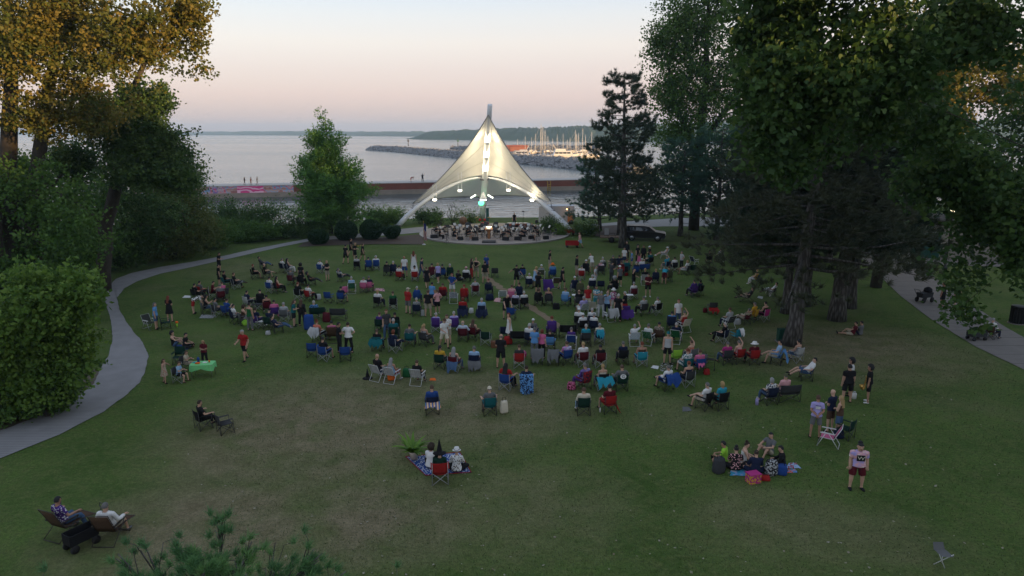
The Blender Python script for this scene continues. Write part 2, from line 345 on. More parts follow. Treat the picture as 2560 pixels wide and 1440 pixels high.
# ---- paved things
def ribbon(name, A, B, z, m):
    mb = MB(); k = len(A); pa = [G(*q) for q in A]; pb = [G(*q) for q in B]
    n = 9; ea = [pa[i].lerp(pa[i+1], j/n) for i in range(k-1) for j in range(n)]+[pa[-1]]; eb = [pb[i].lerp(pb[i+1], j/n) for i in range(k-1) for j in range(n)]+[pb[-1]]
    for e in (ea, eb):                                            # grass creeps unevenly over the edges
        w_ = 0
        for p in e: w_ = w_*.5+rnd.uniform(-.022, .022); p.x += w_; p.y += w_*.5
    for i in range(len(ea)-1): mb.add([(p.x, p.y, z) for p in (ea[i], ea[i+1], eb[i+1], eb[i])], [(0, 1, 2, 3)])
    return struct(name, mb, m)
M_PATH = mat('grey board path', (.225, .222, .230), rough=.8, var=.25, scale=1.2, bump=.25, bscale=8)
def boards(m, sc_=2.1, ax='Y', e0=.02, e1=.14, dk=.6):
    n = m.node_tree; p = n.nodes['Principled BSDF']; L = n.links.new
    src = p.inputs['Base Color'].links[0].from_socket; t = n.nodes.new('ShaderNodeTexCoord'); wv = n.nodes.new('ShaderNodeTexWave')
    wv.inputs['Scale'].default_value = sc_; wv.bands_direction = ax; wv.inputs['Distortion'].default_value = .15; L(t.outputs['Object'], wv.inputs['Vector'])
    r = n.nodes.new('ShaderNodeValToRGB'); r.color_ramp.elements[0].position = e0; r.color_ramp.elements[1].position = e1; r.color_ramp.elements[0].color = (dk, dk, dk, 1)
    L(wv.outputs[0], r.inputs[0]); x = n.nodes.new('ShaderNodeMix'); x.data_type = 'RGBA'; x.blend_type = 'MULTIPLY'; x.inputs[0].default_value = 1; L(src, x.inputs[6]); L(r.outputs[0], x.inputs[7]); L(x.outputs[2], p.inputs['Base Color'])
boards(M_PATH)
M_CONC = mat('pale concrete', (.30, .285, .265), var=.14, scale=2.0, bump=.15, bscale=30)
M_CONC2 = mat('path concrete', (.15, .138, .128), var=.22, scale=1.4, bump=.2, bscale=30)
boards(M_CONC2, .2, 'Y', .0, .006, .35)
ribbon('path', [(-160, 1215), (0, 1147), (150, 1088), (260, 1030), (320, 985), (350, 957), (364, 925), (370, 892), (362, 865), (342, 840), (318, 810), (298, 775), (292, 745), (310, 722), (340, 705), (400, 685), (480, 668), (560, 650), (640, 632), (700, 618), (780, 602), (860, 597), (1000, 586), (1070, 580)],
       [(-160, 1120), (0, 1078), (90, 1045), (180, 1005), (235, 960), (250, 925), (272, 890), (282, 850), (278, 810), (270, 775), (262, 745), (268, 720), (290, 698), (330, 683), (400, 668), (480, 655), (560, 640), (640, 622), (775, 596), (780, 595), (800, 593), (870, 588), (1000, 573), (1070, 566)], 0.03, M_PATH)
ribbon('footpath', [(2150, 640), (2250, 740), (2330, 800), (2440, 868), (2560, 925), (2800, 1040)], [(2230, 632), (2330, 690), (2420, 755), (2500, 810), (2560, 845), (2800, 970)], 0.03, M_CONC2)
ribbon('pavement', [(2130, 648), (2230, 652), (2350, 662), (2520, 668)], [(2130, 615), (2230, 616), (2350, 620), (2520, 628)], 0.02, M_CONC2)
ribbon('road', [(1470, 574), (1560, 570), (1660, 566), (1800, 566), (2200, 566)], [(1470, 562), (1560, 554), (1700, 545), (1830, 541), (2200, 541)], 0.02, mat('shore drive asphalt', (.23, .23, .23)))
M_MULCH = mat('brown bark mulch', (.052, .036, .028), var=.5, scale=9, bump=.8, bscale=14)
ribbon('mulch_bed', [(745, 618), (860, 613), (960, 611), (1062, 612)], [(760, 607), (850, 598), (985, 592), (1055, 586)], 0.05, M_MULCH)
ribbon('planting_bed', [(1440, 585), (1500, 592), (1560, 590)], [(1400, 570), (1500, 566), (1560, 562)], 0.05, M_MULCH)
ribbon('leaf_litter', [(-60, 1150), (90, 1085), (180, 1040), (240, 990), (262, 940)], [(-60, 1040), (60, 1000), (120, 980), (160, 950), (200, 900)], 0.015, mat('dry leaf litter', (.085, .072, .05), var=.6, scale=7, bump=.8, bscale=10))
M_DIRT = mat('bare sandy dirt', (.17, .125, .075), var=.35, scale=3, bump=.3)
def worn(name, pts, wid):
    mb = MB(); c = [G(*p) for p in pts]; L_ = []; R_ = []; n = 0
    for i in range(len(c)-1):
        for j in range(8):
            p = c[i].lerp(c[i+1], j/8); d = (c[i+1]-c[i]).normalized(); s = Vector((-d.y, d.x, 0)); L_.append(p+s*wid*rnd.uniform(.3, 1)); R_.append(p-s*wid*rnd.uniform(.3, 1))
    for i in range(len(L_)-1): mb.add([(q.x, q.y, .006) for q in (L_[i], L_[i+1], R_[i+1], R_[i])], [(0, 1, 2, 3)])
    return struct(name, mb, M_DIRT)
worn('dirt_path', [(1212, 690), (1240, 712), (1290, 745), (1340, 775), (1395, 815), (1420, 830)], .42)

# ================================================================== the stage and its tensile canopy
cs = G(1230, 588); SR = Vector((8.6, 7.8))
stage_c = Vector((cs.x, cs.y+3.0, 0)); 
def ell(rx, ry, n=64, c=stage_c): return [(c.x+rx*math.cos(2*math.pi*i/n), c.y+ry*math.sin(2*math.pi*i/n)) for i in range(n)]
M_STAGE = mat('worn stage concrete', (.27, .235, .215), var=.2, scale=1.5)
f0 = G(1215, 613).y; b0 = G(1230, 560).y; stage_c = Vector((G(1236, 590).x, (f0+b0)/2, 0)); srx = (G(1432, 590).x-G(1048, 590).x)/2; sry = (b0-f0)/2
mb = MB(); mb.prism(ell(srx, sry, c=stage_c), 0.0, 0.14); st = struct('stage_floor', mb, M_STAGE)
mb = MB(); e1 = ell(srx, sry, c=stage_c); e2 = ell(srx-.35, sry-.35, c=stage_c)
for i in range(64):
    j = (i+1) % 64; mb.add([(e1[i][0], e1[i][1], .145), (e1[j][0], e1[j][1], .145), (e2[j][0], e2[j][1], .145), (e2[i][0], e2[i][1], .145)], [(0, 1, 2, 3)])
struct('stage_rim', mb, M_CONC, st)
ZS = 0.145
tent = thing('canopy', 'white tensile fabric canopy on a leaning mast and arched legs over the stage', 'canopy', stage_c)
TO = stage_c
M_STEEL = mat('pale painted steel', (.68, .70, .73), rough=.45, var=.06, scale=.8, spec=.5)
def fabric_material():
    m = bpy.data.materials.new('canopy fabric'); m.use_nodes = True; n = m.node_tree; n.nodes.clear(); L = n.links.new
    o = n.nodes.new('ShaderNodeOutputMaterial'); d = n.nodes.new('ShaderNodeBsdfDiffuse'); t = n.nodes.new('ShaderNodeBsdfTranslucent'); x = n.nodes.new('ShaderNodeMixShader')
    tc = n.nodes.new('ShaderNodeTexCoord'); z = n.nodes.new('ShaderNodeTexNoise'); z.inputs['Scale'].default_value = .5; z.inputs['Detail'].default_value = 5; L(tc.outputs['Object'], z.inputs['Vector'])
    r = n.nodes.new('ShaderNodeValToRGB'); r.color_ramp.elements[0].color = (.50, .49, .45, 1); r.color_ramp.elements[1].color = (.62, .61, .57, 1); L(z.outputs[0], r.inputs[0])
    L(r.outputs[0], d.inputs[0]); L(r.outputs[0], t.inputs[0]); x.inputs[0].default_value = .3; L(d.outputs[0], x.inputs[1]); L(t.outputs[0], x.inputs[2]); L(x.outputs[0], o.inputs[0]); return m
M_FAB = fabric_material()
LF, RF = G(995, 566), G(1425, 578)                              # feet of the arch
MBs = G(1205, 552); YM = MBs.y                                    # foot of the mast
YA = YM-7.5                                                     # distance of the mast's head (it leans to the audience)
apex = At(1225, 262, YA)
def mast(f): return MBs.lerp(apex, f)
fa = At(1221, 287, YA+.3)                                        # fabric apex
Y0 = (LF.y+RF.y)/2
top = At(1211, 444, YM-2.6)                                      # crown of the arch, at the mast
def arch(t):                                                     # t 0..1 left foot to right foot
    # quadratic-like hoop through left foot, crown and right foot
    if t <= .5:
        s = t*2; a = LF; sgn = 1
    else:
        s = (1-t)*2; a = RF; sgn = -1
    x = a.x+(top.x-a.x)*(s**1.0); y = a.y+(top.y-a.y)*s; z = top.z*math.sin(s*math.pi/2)**.86
    return Vector((x, y, z))
mb = MB()
for half in (0, 1):
    ts = [i/20*.5 if not half else 1-i/20*.5 for i in range(21)]
    mb = MB(); mb.tube([arch(t)-TO for t in ts], [.36-.012*i for i in range(21)], 12); ar = mb.build('arch_leg', M_STEEL, tent)
    mb = MB(); p = arch(ts[0])-TO; mb.lathe((p.x, p.y, 0), [(.5, 0), (.5, .18), (.42, .25)], 12); mb.build('foot_plate', mat('dark steel', (.12, .12, .13), rough=.5), ar)
mb = MB(); mpts = [mast(i/12)-TO for i in range(13)]
mb.tube(mpts, [.46-.013*i for i in range(13)], 14); ms = mb.build('mast', M_STEEL, tent)
# membrane: an upper sheet (front edge to arch) and a lower sheet (arch to rear edge), for each half
attL, attR = arch(.115), arch(1-.125); 
attL = At(1032, 508, attL.y); attR = At(1376, 500, attR.y)
rearC = At(1205, 493, YM+1.6)
def front(s, A):                                                 # fabric apex -> leg, hollow cable edge
    p = fa.lerp(A, s); q = 4*s*(1-s); return p+Vector((-(A.x-fa.x)*.065*q, .2*q, -.30*q))
def archm(s, A):                                                 # centre -> leg, resting on the arch
    tA = .115 if A is attL else 1-.125
    p = arch(.5+(tA-.5)*s); k = max(0, min(1, (s-.75)/.25)); return (p+Vector((0, .35, .30))).lerp(A, k*k)
def rear(s, A):
    p = rearC.lerp(A, s); q = 4*s*(1-s); return p+Vector((0, 1.6*q*(1-s*.4), .30*q))
def sheet(fu, fl, A, sag, name, nu=26, nv=14):
    mb = MB(); V = []
    for i in range(nu+1):
        s = i/nu
        for j in range(nv+1):
            r = j/nv; a, b = fu(s, A), fl(s, A); p = a.lerp(b, r); q = 4*r*(1-r)*(1-s)
            V.append(p+Vector((0, sag[0]*q, sag[1]*q))-TO)
    mb.add(V, [(i*(nv+1)+j, (i+1)*(nv+1)+j, (i+1)*(nv+1)+j+1, i*(nv+1)+j+1) for i in range(nu) for j in range(nv)], 0, True)
    return mb.build(name, M_FAB, tent)
for A in (attL, attR):
    fp = sheet(front, archm, A, (2.4, -.35), 'fabric_panel'); sheet(archm, rear, A, (1.0, -.15), 'fabric_panel')
    for (fn, nm) in ((front, 'edge_cable'), (rear, 'edge_cable')):
        mb = MB(); mb.tube([fn(i/24, A)-TO for i in range(25)], .075, 6); mb.build(nm, mat('cable grey', (.25, .25, .25), rough=.5), tent)
    for rr in (.38, .72):                                         # sewn seams across the sheet
        mb = MB(); mb.tube([front(i/20*.9+.05, A).lerp(archm(i/20*.9+.05, A), rr)+Vector((0, 2.4*4*rr*(1-rr)*(1-(i/20*.9+.05))-.05, -.35*4*rr*(1-rr)*(1-(i/20*.9+.05))))-TO for i in range(21)], .018, 4); mb.build('seam', mat('seam grey', (.35, .35, .33)), fp)
    a = At(1005 if A is attL else 1400, 528, A.y); mb = MB(); tA = .09 if A is attL else .905
    mb.tube([A-TO, arch(tA)-TO], .05, 6); mb.box(arch(tA)-TO+Vector((0, 0, .3)), (.5, .25, .12)); mb.build('clamp', mat('dark steel', (.12, .12, .13), rough=.5), tent)
mb = MB(); c = arch(.5)-TO
for a in range(3): mb.tube([c+Vector((-.9+.0*a, -.3, .1)), c+Vector((.9, -.3, .1))], .05, 6)
mb.lathe(c+Vector((0, -.1, -.35)), [(.55, 0), (.62, .12), (.55, .24)], 14); mb.build('ring', mat('dark steel', (.12, .12, .13), rough=.5), tent)
# lamps
def lampmat(nm, c, s): return mat(nm, c, emit=c, estr=s, var=0)
M_LAMP = lampmat('lit lamp glass', (1, .90, .66), 4.5)
M_HOUS = mat('white lamp housing', (.55, .55, .55), rough=.5)
def lit(loc, w, c, parent, size=.15, spot=None, aim=None):
    l = bpy.data.lights.new('lamp_light', 'SPOT' if spot else 'POINT'); l.energy = w; l.color = c; l.shadow_soft_size = size
    o = bpy.data.objects.new('lamp_light', l); col.objects.link(o); o.parent = parent; o.location = loc
    if spot: l.spot_size = spot; l.spot_blend = .7; o.rotation_euler = (-Vector(aim)).to_track_quat('Z', 'Y').to_euler()
    return o
for k, (v, words) in enumerate(((352, 'highest'), (389, 'middle'), (423, 'lowest'))):
    f = None
    best = min((abs((lambda p: 720-F*((p.z-CH)*math.cos(PITCH)+p.y*math.sin(PITCH))/(p.y*math.cos(PITCH)-(p.z-CH)*math.sin(PITCH)))(mast(i/200))-v), i/200) for i in range(201))
    p = mast(best[1])+Vector((0, -.62, 0))
    L_ = thing('floodlight', f'{words} of the three lit floodlights fixed up the canopy mast', 'floodlight', p, 0, 'mast floodlights')
    mb = MB(); mb.box((0, .12, -.36), (.52, .36, .34)); mb.box((0, .2, 0), (.1, .3, .9)); mb.build('housing', M_HOUS, L_)
    mb = MB(); mb.lathe((0, 0, -.18), [(.14, 0), (.17, .1), (.15, .5), (.07, .62)], 10); mb.build('bulb', M_LAMP, L_)
    for s in (-1, 1): lit((s*.62, .15, .2), 74, (1, .83, .55), L_, .25)
for k, (u, v, Y, words) in enumerate(((1150, 476, YM-7, 'upper hanging stage light on the side of the flag'), (1271, 475, YM-7, 'upper hanging stage light on the side of the pine'), (1087, 499, YM-8, 'lower hanging stage light beside the flag end leg'), (1330, 500, YM-8, 'lower hanging stage light beside the container end leg'))):
    p = At(u, v, Y); L_ = thing('stage_light', 'lit white ' + words, 'stage light', p, 0, 'hanging stage lights')
    mb = MB(); mb.lathe((0, 0, -.28), [(.2, 0), (.33, .15), (.33, .34), (.26, .38)], 12); mb.build('housing', M_HOUS, L_)
    mb = MB(); mb.lathe((0, -.12, -.06), [(.1, -.14), (.25, -.06), (.28, .12), (.15, .18)], 12); mb.build('bulb', lampmat('hung lamp glass', (1, .92, .74), 3.2), L_)
    hx = 2.3 if v < 480 else 1.9
    for s in (-.22, .22):
        mb = MB(); mb.tube([(s, 0, .1), (s, .1, hx)], .03, 5); mb.build('hanger', M_STEEL, L_)
    lit((0, .6, .7), 52, (1, .85, .58), L_, .3)
p = mast(.115)+Vector((0, -.8, 0))
for (u, v, words, dx) in ((1183, 491, 'small tilted bar light on the flag side of the mast', -1), (1226, 491, 'small tilted bar light on the container side of the mast', 1)):
    q = At(u, v, YM-3.2); L_ = thing('bar_light', 'lit ' + words, 'bar light', q, 0, 'mast bar lights'); mb = MB(); mb.tube([(-.35*dx, 0, .2), (.35*dx, 0, -.2)] if dx > 0 else [(-.35, 0, -.2), (.35, 0, .2)], .09, 6); mb.build('tube', lampmat('bar glass', (.95, 1, .85), 2.0), L_); mb = MB(); mb.tube([(0, .1, 0), (-.6*dx, 1.4, -.1)], .04, 5); mb.build('bracket', M_STEEL, L_)
q = At(1208, 500, YM-3.6); L_ = thing('bar_light', 'lit horizontal white bar light across the mast above the green lamp', 'bar light', q, 0, 'mast bar lights'); mb = MB(); mb.box((0, 0, 0), (.85, .25, .16)); mb.build('tube', lampmat('bar glass', (.95, 1, .85), 2.0), L_); mb = MB(); mb.lathe((0, .3, .1), [(.5, 0), (.45, .2), (.1, .9)], 10); mb.build('bracket', M_STEEL, L_)
q = At(1203, 508, YM-3.4); L_ = thing('stage_lamp', 'glowing green lamp fixed low on the canopy mast', 'lamp', q); mb = MB(); mb.lathe((0, 0, -.25), [(.22, 0), (.38, .15), (.38, .42), (.2, .5)], 12); mb.build('bulb', lampmat('green lamp glass', (.12, 1, .45), 1.6), L_); mb = MB(); mb.box((0, .1, -.45), (.6, .4, .3)); mb.build('housing', M_HOUS, L_)
lit((-.9, .3, 1.3), 4, (.1, 1, .4), L_, .2); lit((.9, .3, 1.3), 2, (.1, 1, .4), L_, .2)

# ================================================================== pier, breakwaters, marina, far shore
pa, pb = G(330, 500, WL), G(1500, 474, WL); d = (pb-pa); d.z = 0; ln = d.length; d.normalize(); pn = Vector((-d.y, d.x, 0)); ang = math.atan2(d.y, d.x)
PIER = (pa.copy(), d.copy(), pn.copy(), ln)
def along(u, pa=pa.copy(), d=d.copy(), ln=ln):                    # parameter along the pier seen at image column u
    best = min(range(0, 2001), key=lambda i: abs((lambda p: 1280+F*p.x/(p.y*math.cos(PITCH)-(p.z-CH)*math.sin(PITCH)))(pa+d*ln*i/2000)-u)); return ln*best/2000
pier = thing('pier', 'long pier with rusty red sheet wall and graffiti painted end out in the lake', 'pier', (pa.x, pa.y, 0), ang)
def graffiti():
    m = bpy.data.materials.new('graffiti paint'); m.use_nodes = True; n = m.node_tree; p = n.nodes['Principled BSDF']; L = n.links.new; p.inputs['Roughness'].default_value = .7
    t = n.nodes.new('ShaderNodeTexCoord'); z = n.nodes.new('ShaderNodeTexNoise'); z.inputs['Scale'].default_value = .55; z.inputs['Detail'].default_value = 2; L(t.outputs['Object'], z.inputs['Vector'])
    wv = n.nodes.new('ShaderNodeTexWave'); wv.wave_type = 'RINGS'; wv.inputs['Scale'].default_value = .55; wv.inputs['Distortion'].default_value = 9; wv.inputs['Detail'].default_value = 2; L(t.outputs['Object'], wv.inputs['Vector'])
    r = n.nodes.new('ShaderNodeValToRGB'); r.color_ramp.interpolation = 'CONSTANT'; e = r.color_ramp.elements; e[0].color = (.30, .13, .12, 1); e[1].position = .36; e[1].color = (.40, .20, .16, 1)
    for q, c in ((.44, (.16, .28, .45)), (.5, (.55, .10, .14)), (.56, (.42, .30, .34)), (.62, (.22, .16, .38)), (.7, (.55, .08, .2))): x = e.new(q); x.color = c+(1,)
    L(z.outputs[0], r.inputs[0]); x = n.nodes.new('ShaderNodeMix'); x.data_type = 'RGBA'; x.inputs[7].default_value = (.55, .52, .54, 1)
    rr = n.nodes.new('ShaderNodeValToRGB'); rr.color_ramp.elements[0].position = .6; rr.color_ramp.elements[1].position = .72; L(wv.outputs[0], rr.inputs[0]); mu = n.nodes.new('ShaderNodeMath'); mu.operation = 'MULTIPLY'; mu.inputs[1].default_value = .35; L(rr.outputs[0], mu.inputs[0]); L(mu.outputs[0], x.inputs[0]); L(r.outputs[0], x.inputs[6]); L(x.outputs[2], p.inputs['Base Color']); return m
PT = 1.25
mb = MB(); mb.box((ln/2, 3.2, (PT+WL)/2-.3), (ln, 5.6, PT-WL-.65)); mb.build('deck', mat('pier concrete', (.33, .30, .28), var=.2, scale=.4), pier)
M_RUST = mat('rusty red sheet wall', (.17, .062, .045), var=.3, scale=.5)
ug = along(735); mb = MB(); mb.box(((ug+ln)/2, .36, (PT-.28)/2+.17), (ln-ug, .16, PT+.28)); mb.build('wall', M_RUST, pier)
mb = MB(); mb.box((ug/2, .36, (PT-.28)/2+.17), (ug, .16, PT+.28)); mb.build('painted_wall', graffiti(), pier)
a0, a1 = along(594), along(660)
def swirl_mat():
    m = bpy.data.materials.new('pink swirl paint'); m.use_nodes = True; n = m.node_tree; p = n.nodes['Principled BSDF']; L = n.links.new
    t = n.nodes.new('ShaderNodeTexCoord'); wv = n.nodes.new('ShaderNodeTexWave'); wv.wave_type = 'RINGS'; wv.inputs['Scale'].default_value = .5; wv.inputs['Distortion'].default_value = 6; L(t.outputs['Object'], wv.inputs['Vector'])
    r = n.nodes.new('ShaderNodeValToRGB'); e = r.color_ramp.elements; e[0].color = (.62, .05, .22, 1); e[0].position = .55; e[1].position = .66; e[1].color = (.75, .45, .58, 1); L(wv.outputs[0], r.inputs[0]); L(r.outputs[0], p.inputs['Base Color']); return m
mb = MB(); mb.box(((a0+a1)/2, .27, PT/2+.03), (a1-a0, .02, PT+.2)); mb.build('mural', swirl_mat(), pier)
mb = MB(); mb.box((ln/2, .0, WL/2-.12), (ln, .9, -WL+.10)); mb.build('ledge', mat('stained ledge concrete', (.26, .22, .18), var=.35, scale=.7), pier)
mb = MB(); mb.box((ln/2, .1, WL+.12), (ln, .95, .5)); mb.build('waterline', mat('dark wet stain', (.05, .04, .035), var=.4, scale=.6), pier)
mb = MB(); mb.box((ln/2, 3.2, PT+.12), (ln, 5.9, .14)); mb.build('cap', mat('pier cap', (.40, .38, .36), var=.12, scale=.5), pier)
la = along(1371)
for s, nm in ((0, 'ladder'),):
    lad = thing('ladder', 'yellow grab-rail ladder on the pier wall by the pine', 'ladder', pa+d*la+Vector((0, 0, 0)), ang); M_Y = mat('yellow ladder paint', (.5, .33, .05))
    for x in (-.35, .35): mb = MB(); mb.tube([(x, -.55, WL), (x, -.5, PT+.9), (x, .8, PT+1.0), (x, .8, PT+.2)], .06, 5); mb.build('rail', M_Y, lad)
    for k in range(6): mb = MB(); mb.tube([(-.35, -.53, WL+.4+k*.4), (.35, -.53, WL+.4+k*.4)], .05, 5); mb.build('rung', M_Y, lad)
def rubble(name, label, P, hgt, wid, n, m, size=(.7, 1.6)):
    """a mound of armour stone along the polyline P; the stones are far too small to pick apart"""
    t = thing(name, label, 'breakwater', (P[0].x, P[0].y, 0)); O = P[0].copy(); O.z = 0; seg = [(P[i], P[i+1]) for i in range(len(P)-1)]; lens = [(b-a).length for a, b in seg]; tot = sum(lens)
    mb = MB(); C = []
    for _ in range(n):
        q = rnd.random()*tot; i = 0
        while q > lens[i]: q -= lens[i]; i += 1
        a, b = seg[i]; p = a.lerp(b, q/lens[i]); dd = (b-a).normalized(); s = rnd.uniform(-1, 1); side = Vector((-dd.y, dd.x, 0)); z = WL+(hgt-WL)*(1-abs(s)**1.3)
        C.append((p.x+side.x*s*wid-O.x, p.y+side.y*s*wid-O.y, z-.2))
    for c in C:
        r = rnd.uniform(*size); e = [Vector((rnd.gauss(0, 1), rnd.gauss(0, 1), rnd.gauss(0, .7))).normalized()*r*rnd.uniform(.7, 1.1) for _ in range(6)]
        k = [Vector((r*rnd.uniform(.8, 1.2), 0, 0)), Vector((0, r*rnd.uniform(.7, 1.1), 0)), Vector((-r, 0, 0)), Vector((0, -r*rnd.uniform(.7, 1.1), 0)), Vector((r*.2, 0, r*rnd.uniform(.5, .9))), Vector((0, 0, -r*.7))]
        rot = Matrix.Rotation(rnd.uniform(0, 6.28), 3, 'Z') @ Matrix.Rotation(rnd.uniform(-.6, .6), 3, 'X')
        mb.add([Vector(c)+rot @ q for q in k], [(0, 1, 4), (1, 2, 4), (2, 3, 4), (3, 0, 4), (1, 0, 5), (2, 1, 5), (3, 2, 5), (0, 3, 5)])
    core = MB()
    for (a, b) in seg:
        dd = (b-a).normalized(); s = Vector((-dd.y, dd.x, 0))*wid*.9; h = Vector((0, 0, hgt-WL-.5)); A_, B_ = a-O, b-O; A_.z = B_.z = WL
        core.add([A_-s, A_+s, A_+h, B_-s, B_+s, B_+h], [(0, 2, 5, 3), (1, 4, 5, 2), (0, 1, 2), (3, 5, 4)])
    core.build('core', m, t); tag(mb.build('armour_stones', m, t), kind='stuff'); return t
M_ROCK = mat('breakwater stone', (.20, .20, .205), var=.5, scale=.35)
rubble('breakwater', 'long grey armour-stone breakwater curving past the canopy to the marina', [G(934, 375, WL), G(1000, 379, WL), G(1090, 388, WL), G(1200, 398, WL), G(1310, 407, WL), G(1400, 414, WL), G(1480, 424, WL), G(1600, 436, WL)], 2.1, 6.0, 3600, M_ROCK, (.8, 1.9))
rubble('breakwater', 'short stone breakwater with a beacon just clear of the canopy edge', [G(1126, 377, WL), G(1150, 377, WL), G(1205, 379, WL)], 2.2, 4, 260, M_ROCK, (1, 1.8))
rubble('breakwater', 'low dark far breakwater line behind the marina masts', [G(1270, 374.5, WL), G(1370, 375, WL), G(1500, 376, WL)], 2.4, 4, 420, M_ROCK, (1.2, 2.2))
for (u, v, h, lab, cc) in ((1021, 372, 5.5, 'dark harbour beacon post on the tip of the long breakwater', (.06, .06, .06)), (1145, 374, 6, 'green harbour beacon post on the short breakwater', (.05, .16, .09))):
    p = G(u, v, WL); t = thing('beacon', lab, 'beacon', (p.x, p.y, 1.2)); mb = MB(); mb.tube([(0, 0, 0), (0, 0, h)], [.35, .2], 8); mb.build('post', mat('beacon steel', (.12, .12, .12)), t); mb = MB(); mb.box((0, 0, h*.78), (1.5, .3, 1.5)); mb.build('daymark', mat(lab[:9], cc), t); mb = MB(); mb.lathe((0, 0, h), [(.3, 0), (.3, .5), (.1, .7)], 8); mb.build('lantern', mat('beacon steel', (.12, .12, .12)), t)
M_HULL = mat('white boat hull', (.62, .60, .58), rough=.35, var=.06, scale=.5); M_WIN = mat('dark boat window', (.05, .06, .07), rough=.15); M_WOOD = mat('dock timber', (.16, .11, .08)); M_MAST = mat('aluminium mast', (.6, .58, .56), rough=.4); M_SAILC = mat('blue sail cover', (.05, .09, .2))
def hull(L, W, H, bow=.32):
    mb = MB(); st = [(-.5, .82, .9), (-.3, .95, .9), (0, 1, .92), (.25, .8, 1.0), (.42, .38, 1.12), (.5, .03, 1.2)]; V = []
    for (x, w_, h_) in st:
        for (yy, zz) in ((-1, 1), (-.8, .15), (0, -.15), (.8, .15), (1, 1)): V.append((x*L, yy*w_*W/2, (zz if zz < 1 else h_)*H))
    mb.add(V, [(i*5+j, (i+1)*5+j, (i+1)*5+j+1, i*5+j+1) for i in range(5) for j in range(4)]+[(i*5+4, (i+1)*5+4, (i+1)*5, i*5) for i in range(5)]+[(0, 1, 2, 3, 4)]); return mb
def motorboat(u, v, L, rz, label, levels=2):
    p = G(u, v, WL); t = thing('motorboat', label, 'boat', (p.x, p.y, WL), R(rz), 'boats in the marina'); W = L*.3; H = L*.13
    hull(L, W, H).build('hull', M_HULL, t); mb = MB(); mb.box((L*.02, 0, H*1.35), (L*.6, W*.8, H*1.0), None, 0, .82); mb.build('cabin', M_HULL, t)
    for s in (-1, 1):
        for k in range(4): mb = MB(); mb.box((-L*.18+k*L*.12, s*W*.375, H*1.45), (L*.1, .08, H*.36)); mb.build('window', M_WIN, t)
    if levels > 1: mb = MB(); mb.box((-L*.06, 0, H*2.1), (L*.34, W*.6, H*.5), None, 0, .8); mb.build('flybridge', M_HULL, t); mb = MB(); mb.tube([(-L*.2, -W*.3, H*2.3), (-L*.3, 0, H*3.6), (-L*.2, W*.3, H*2.3)], .12, 5); mb.build('radar_arch', M_HULL, t)
    return t
def sailboat(u, v, L, mh, rz, label, two=False):
    p = G(u, v, WL); t = thing('sailboat', label, 'boat', (p.x, p.y, WL), R(rz), 'boats in the marina'); W = L*.28; H = L*.11
    hull(L, W, H).build('hull', M_HULL, t); mb = MB(); mb.box((0, 0, H*1.15), (L*.4, W*.5, H*.5), None, 0, .8); mb.build('cabin', M_HULL, t)
    mb = MB(); mb.tube([(L*.06, 0, H*.8), (L*.06, 0, mh)], [.16, .10], 6); m_ = mb.build('mast', M_MAST, t)
    mb = MB(); mb.tube([(L*.05, 0, H*1.9), (-L*.35, 0, H*1.8)], .12, 6); mb.build('boom', M_SAILC, t)
    for (x, y) in ((L*.48, 0), (-L*.48, 0), (L*.02, W*.45), (L*.02, -W*.45)): mb = MB(); mb.tube([(x, y, H), (L*.06, 0, mh*.97)], .025, 4); mb.build('stay', M_MAST, m_)
    mb = MB(); mb.tube([(L*.06, -W*.3, mh*.55), (L*.06, W*.3, mh*.55)], .05, 4); mb.build('spreader', M_MAST, m_)
    return t
motorboat(1405, 398, 17, 8, 'large white motor yacht with a long dark window band and radar arch')
motorboat(1305, 392, 13, 170, 'white cabin cruiser just clear of the canopy edge')
motorboat(1320, 400, 11, 175, 'low white motorboat moored in front of the cabin cruiser', 1)
motorboat(1338, 396, 9, 165, 'small white runabout between the cruiser and the tall masts', 1)
motorboat(1455, 390, 12, 190, 'white cruiser half behind the pine bough')
motorboat(1432, 384, 9, 20, 'small white boat behind the large yacht', 1)
motorboat(1440, 402, 10, 5, 'white motorboat at the breakwater end of the yacht', 1)
motorboat(1295, 385, 9, 160, 'small white boat moored in front of the red boathouse', 1)
sailboat(1348, 399, 13, 17.5, 6, 'sailboat with the tallest mast beside the yacht')
sailboat(1353, 397, 12, 16.2, 8, 'sailboat with the second tallest mast, close behind the tallest')
sailboat(1359, 396, 11, 14.5, 12, 'sailboat whose mast leans third in the tall cluster')
sailboat(1405, 385, 11, 12.5, 30, 'sailboat with a lone mast behind the yacht bow')
sailboat(1415, 394, 10, 9.5, 20, 'sailboat with a short pink-lit mast at the yacht stern')
sailboat(1434, 396, 12, 14.5, 14, 'sailboat with twin-looking rigging near the pine')
sailboat(1437, 394, 12, 12.5, 10, 'sailboat moored behind the one near the pine')
sailboat(1453, 392, 11, 15.5, 25, 'sailboat with its mast against the pine bough')
sailboat(1475, 394, 11, 13.5, 15, 'sailboat seen through the pine branches')
for k, (u, v, mh) in enumerate(((1292, 381, 9), (1311, 383, 11), (1327, 380, 10), (1337, 384, 12.5), (1368, 381, 11), (1380, 383, 9.5), (1392, 380, 12), (1424, 381, 10), (1445, 383, 13), (1463, 384, 12))):
    sailboat(u, v, 9.5, mh, 20+7*k, 'small sailboat on the back dock, %s from the canopy edge' % 'first second third fourth fifth sixth seventh eighth ninth tenth'.split()[k])
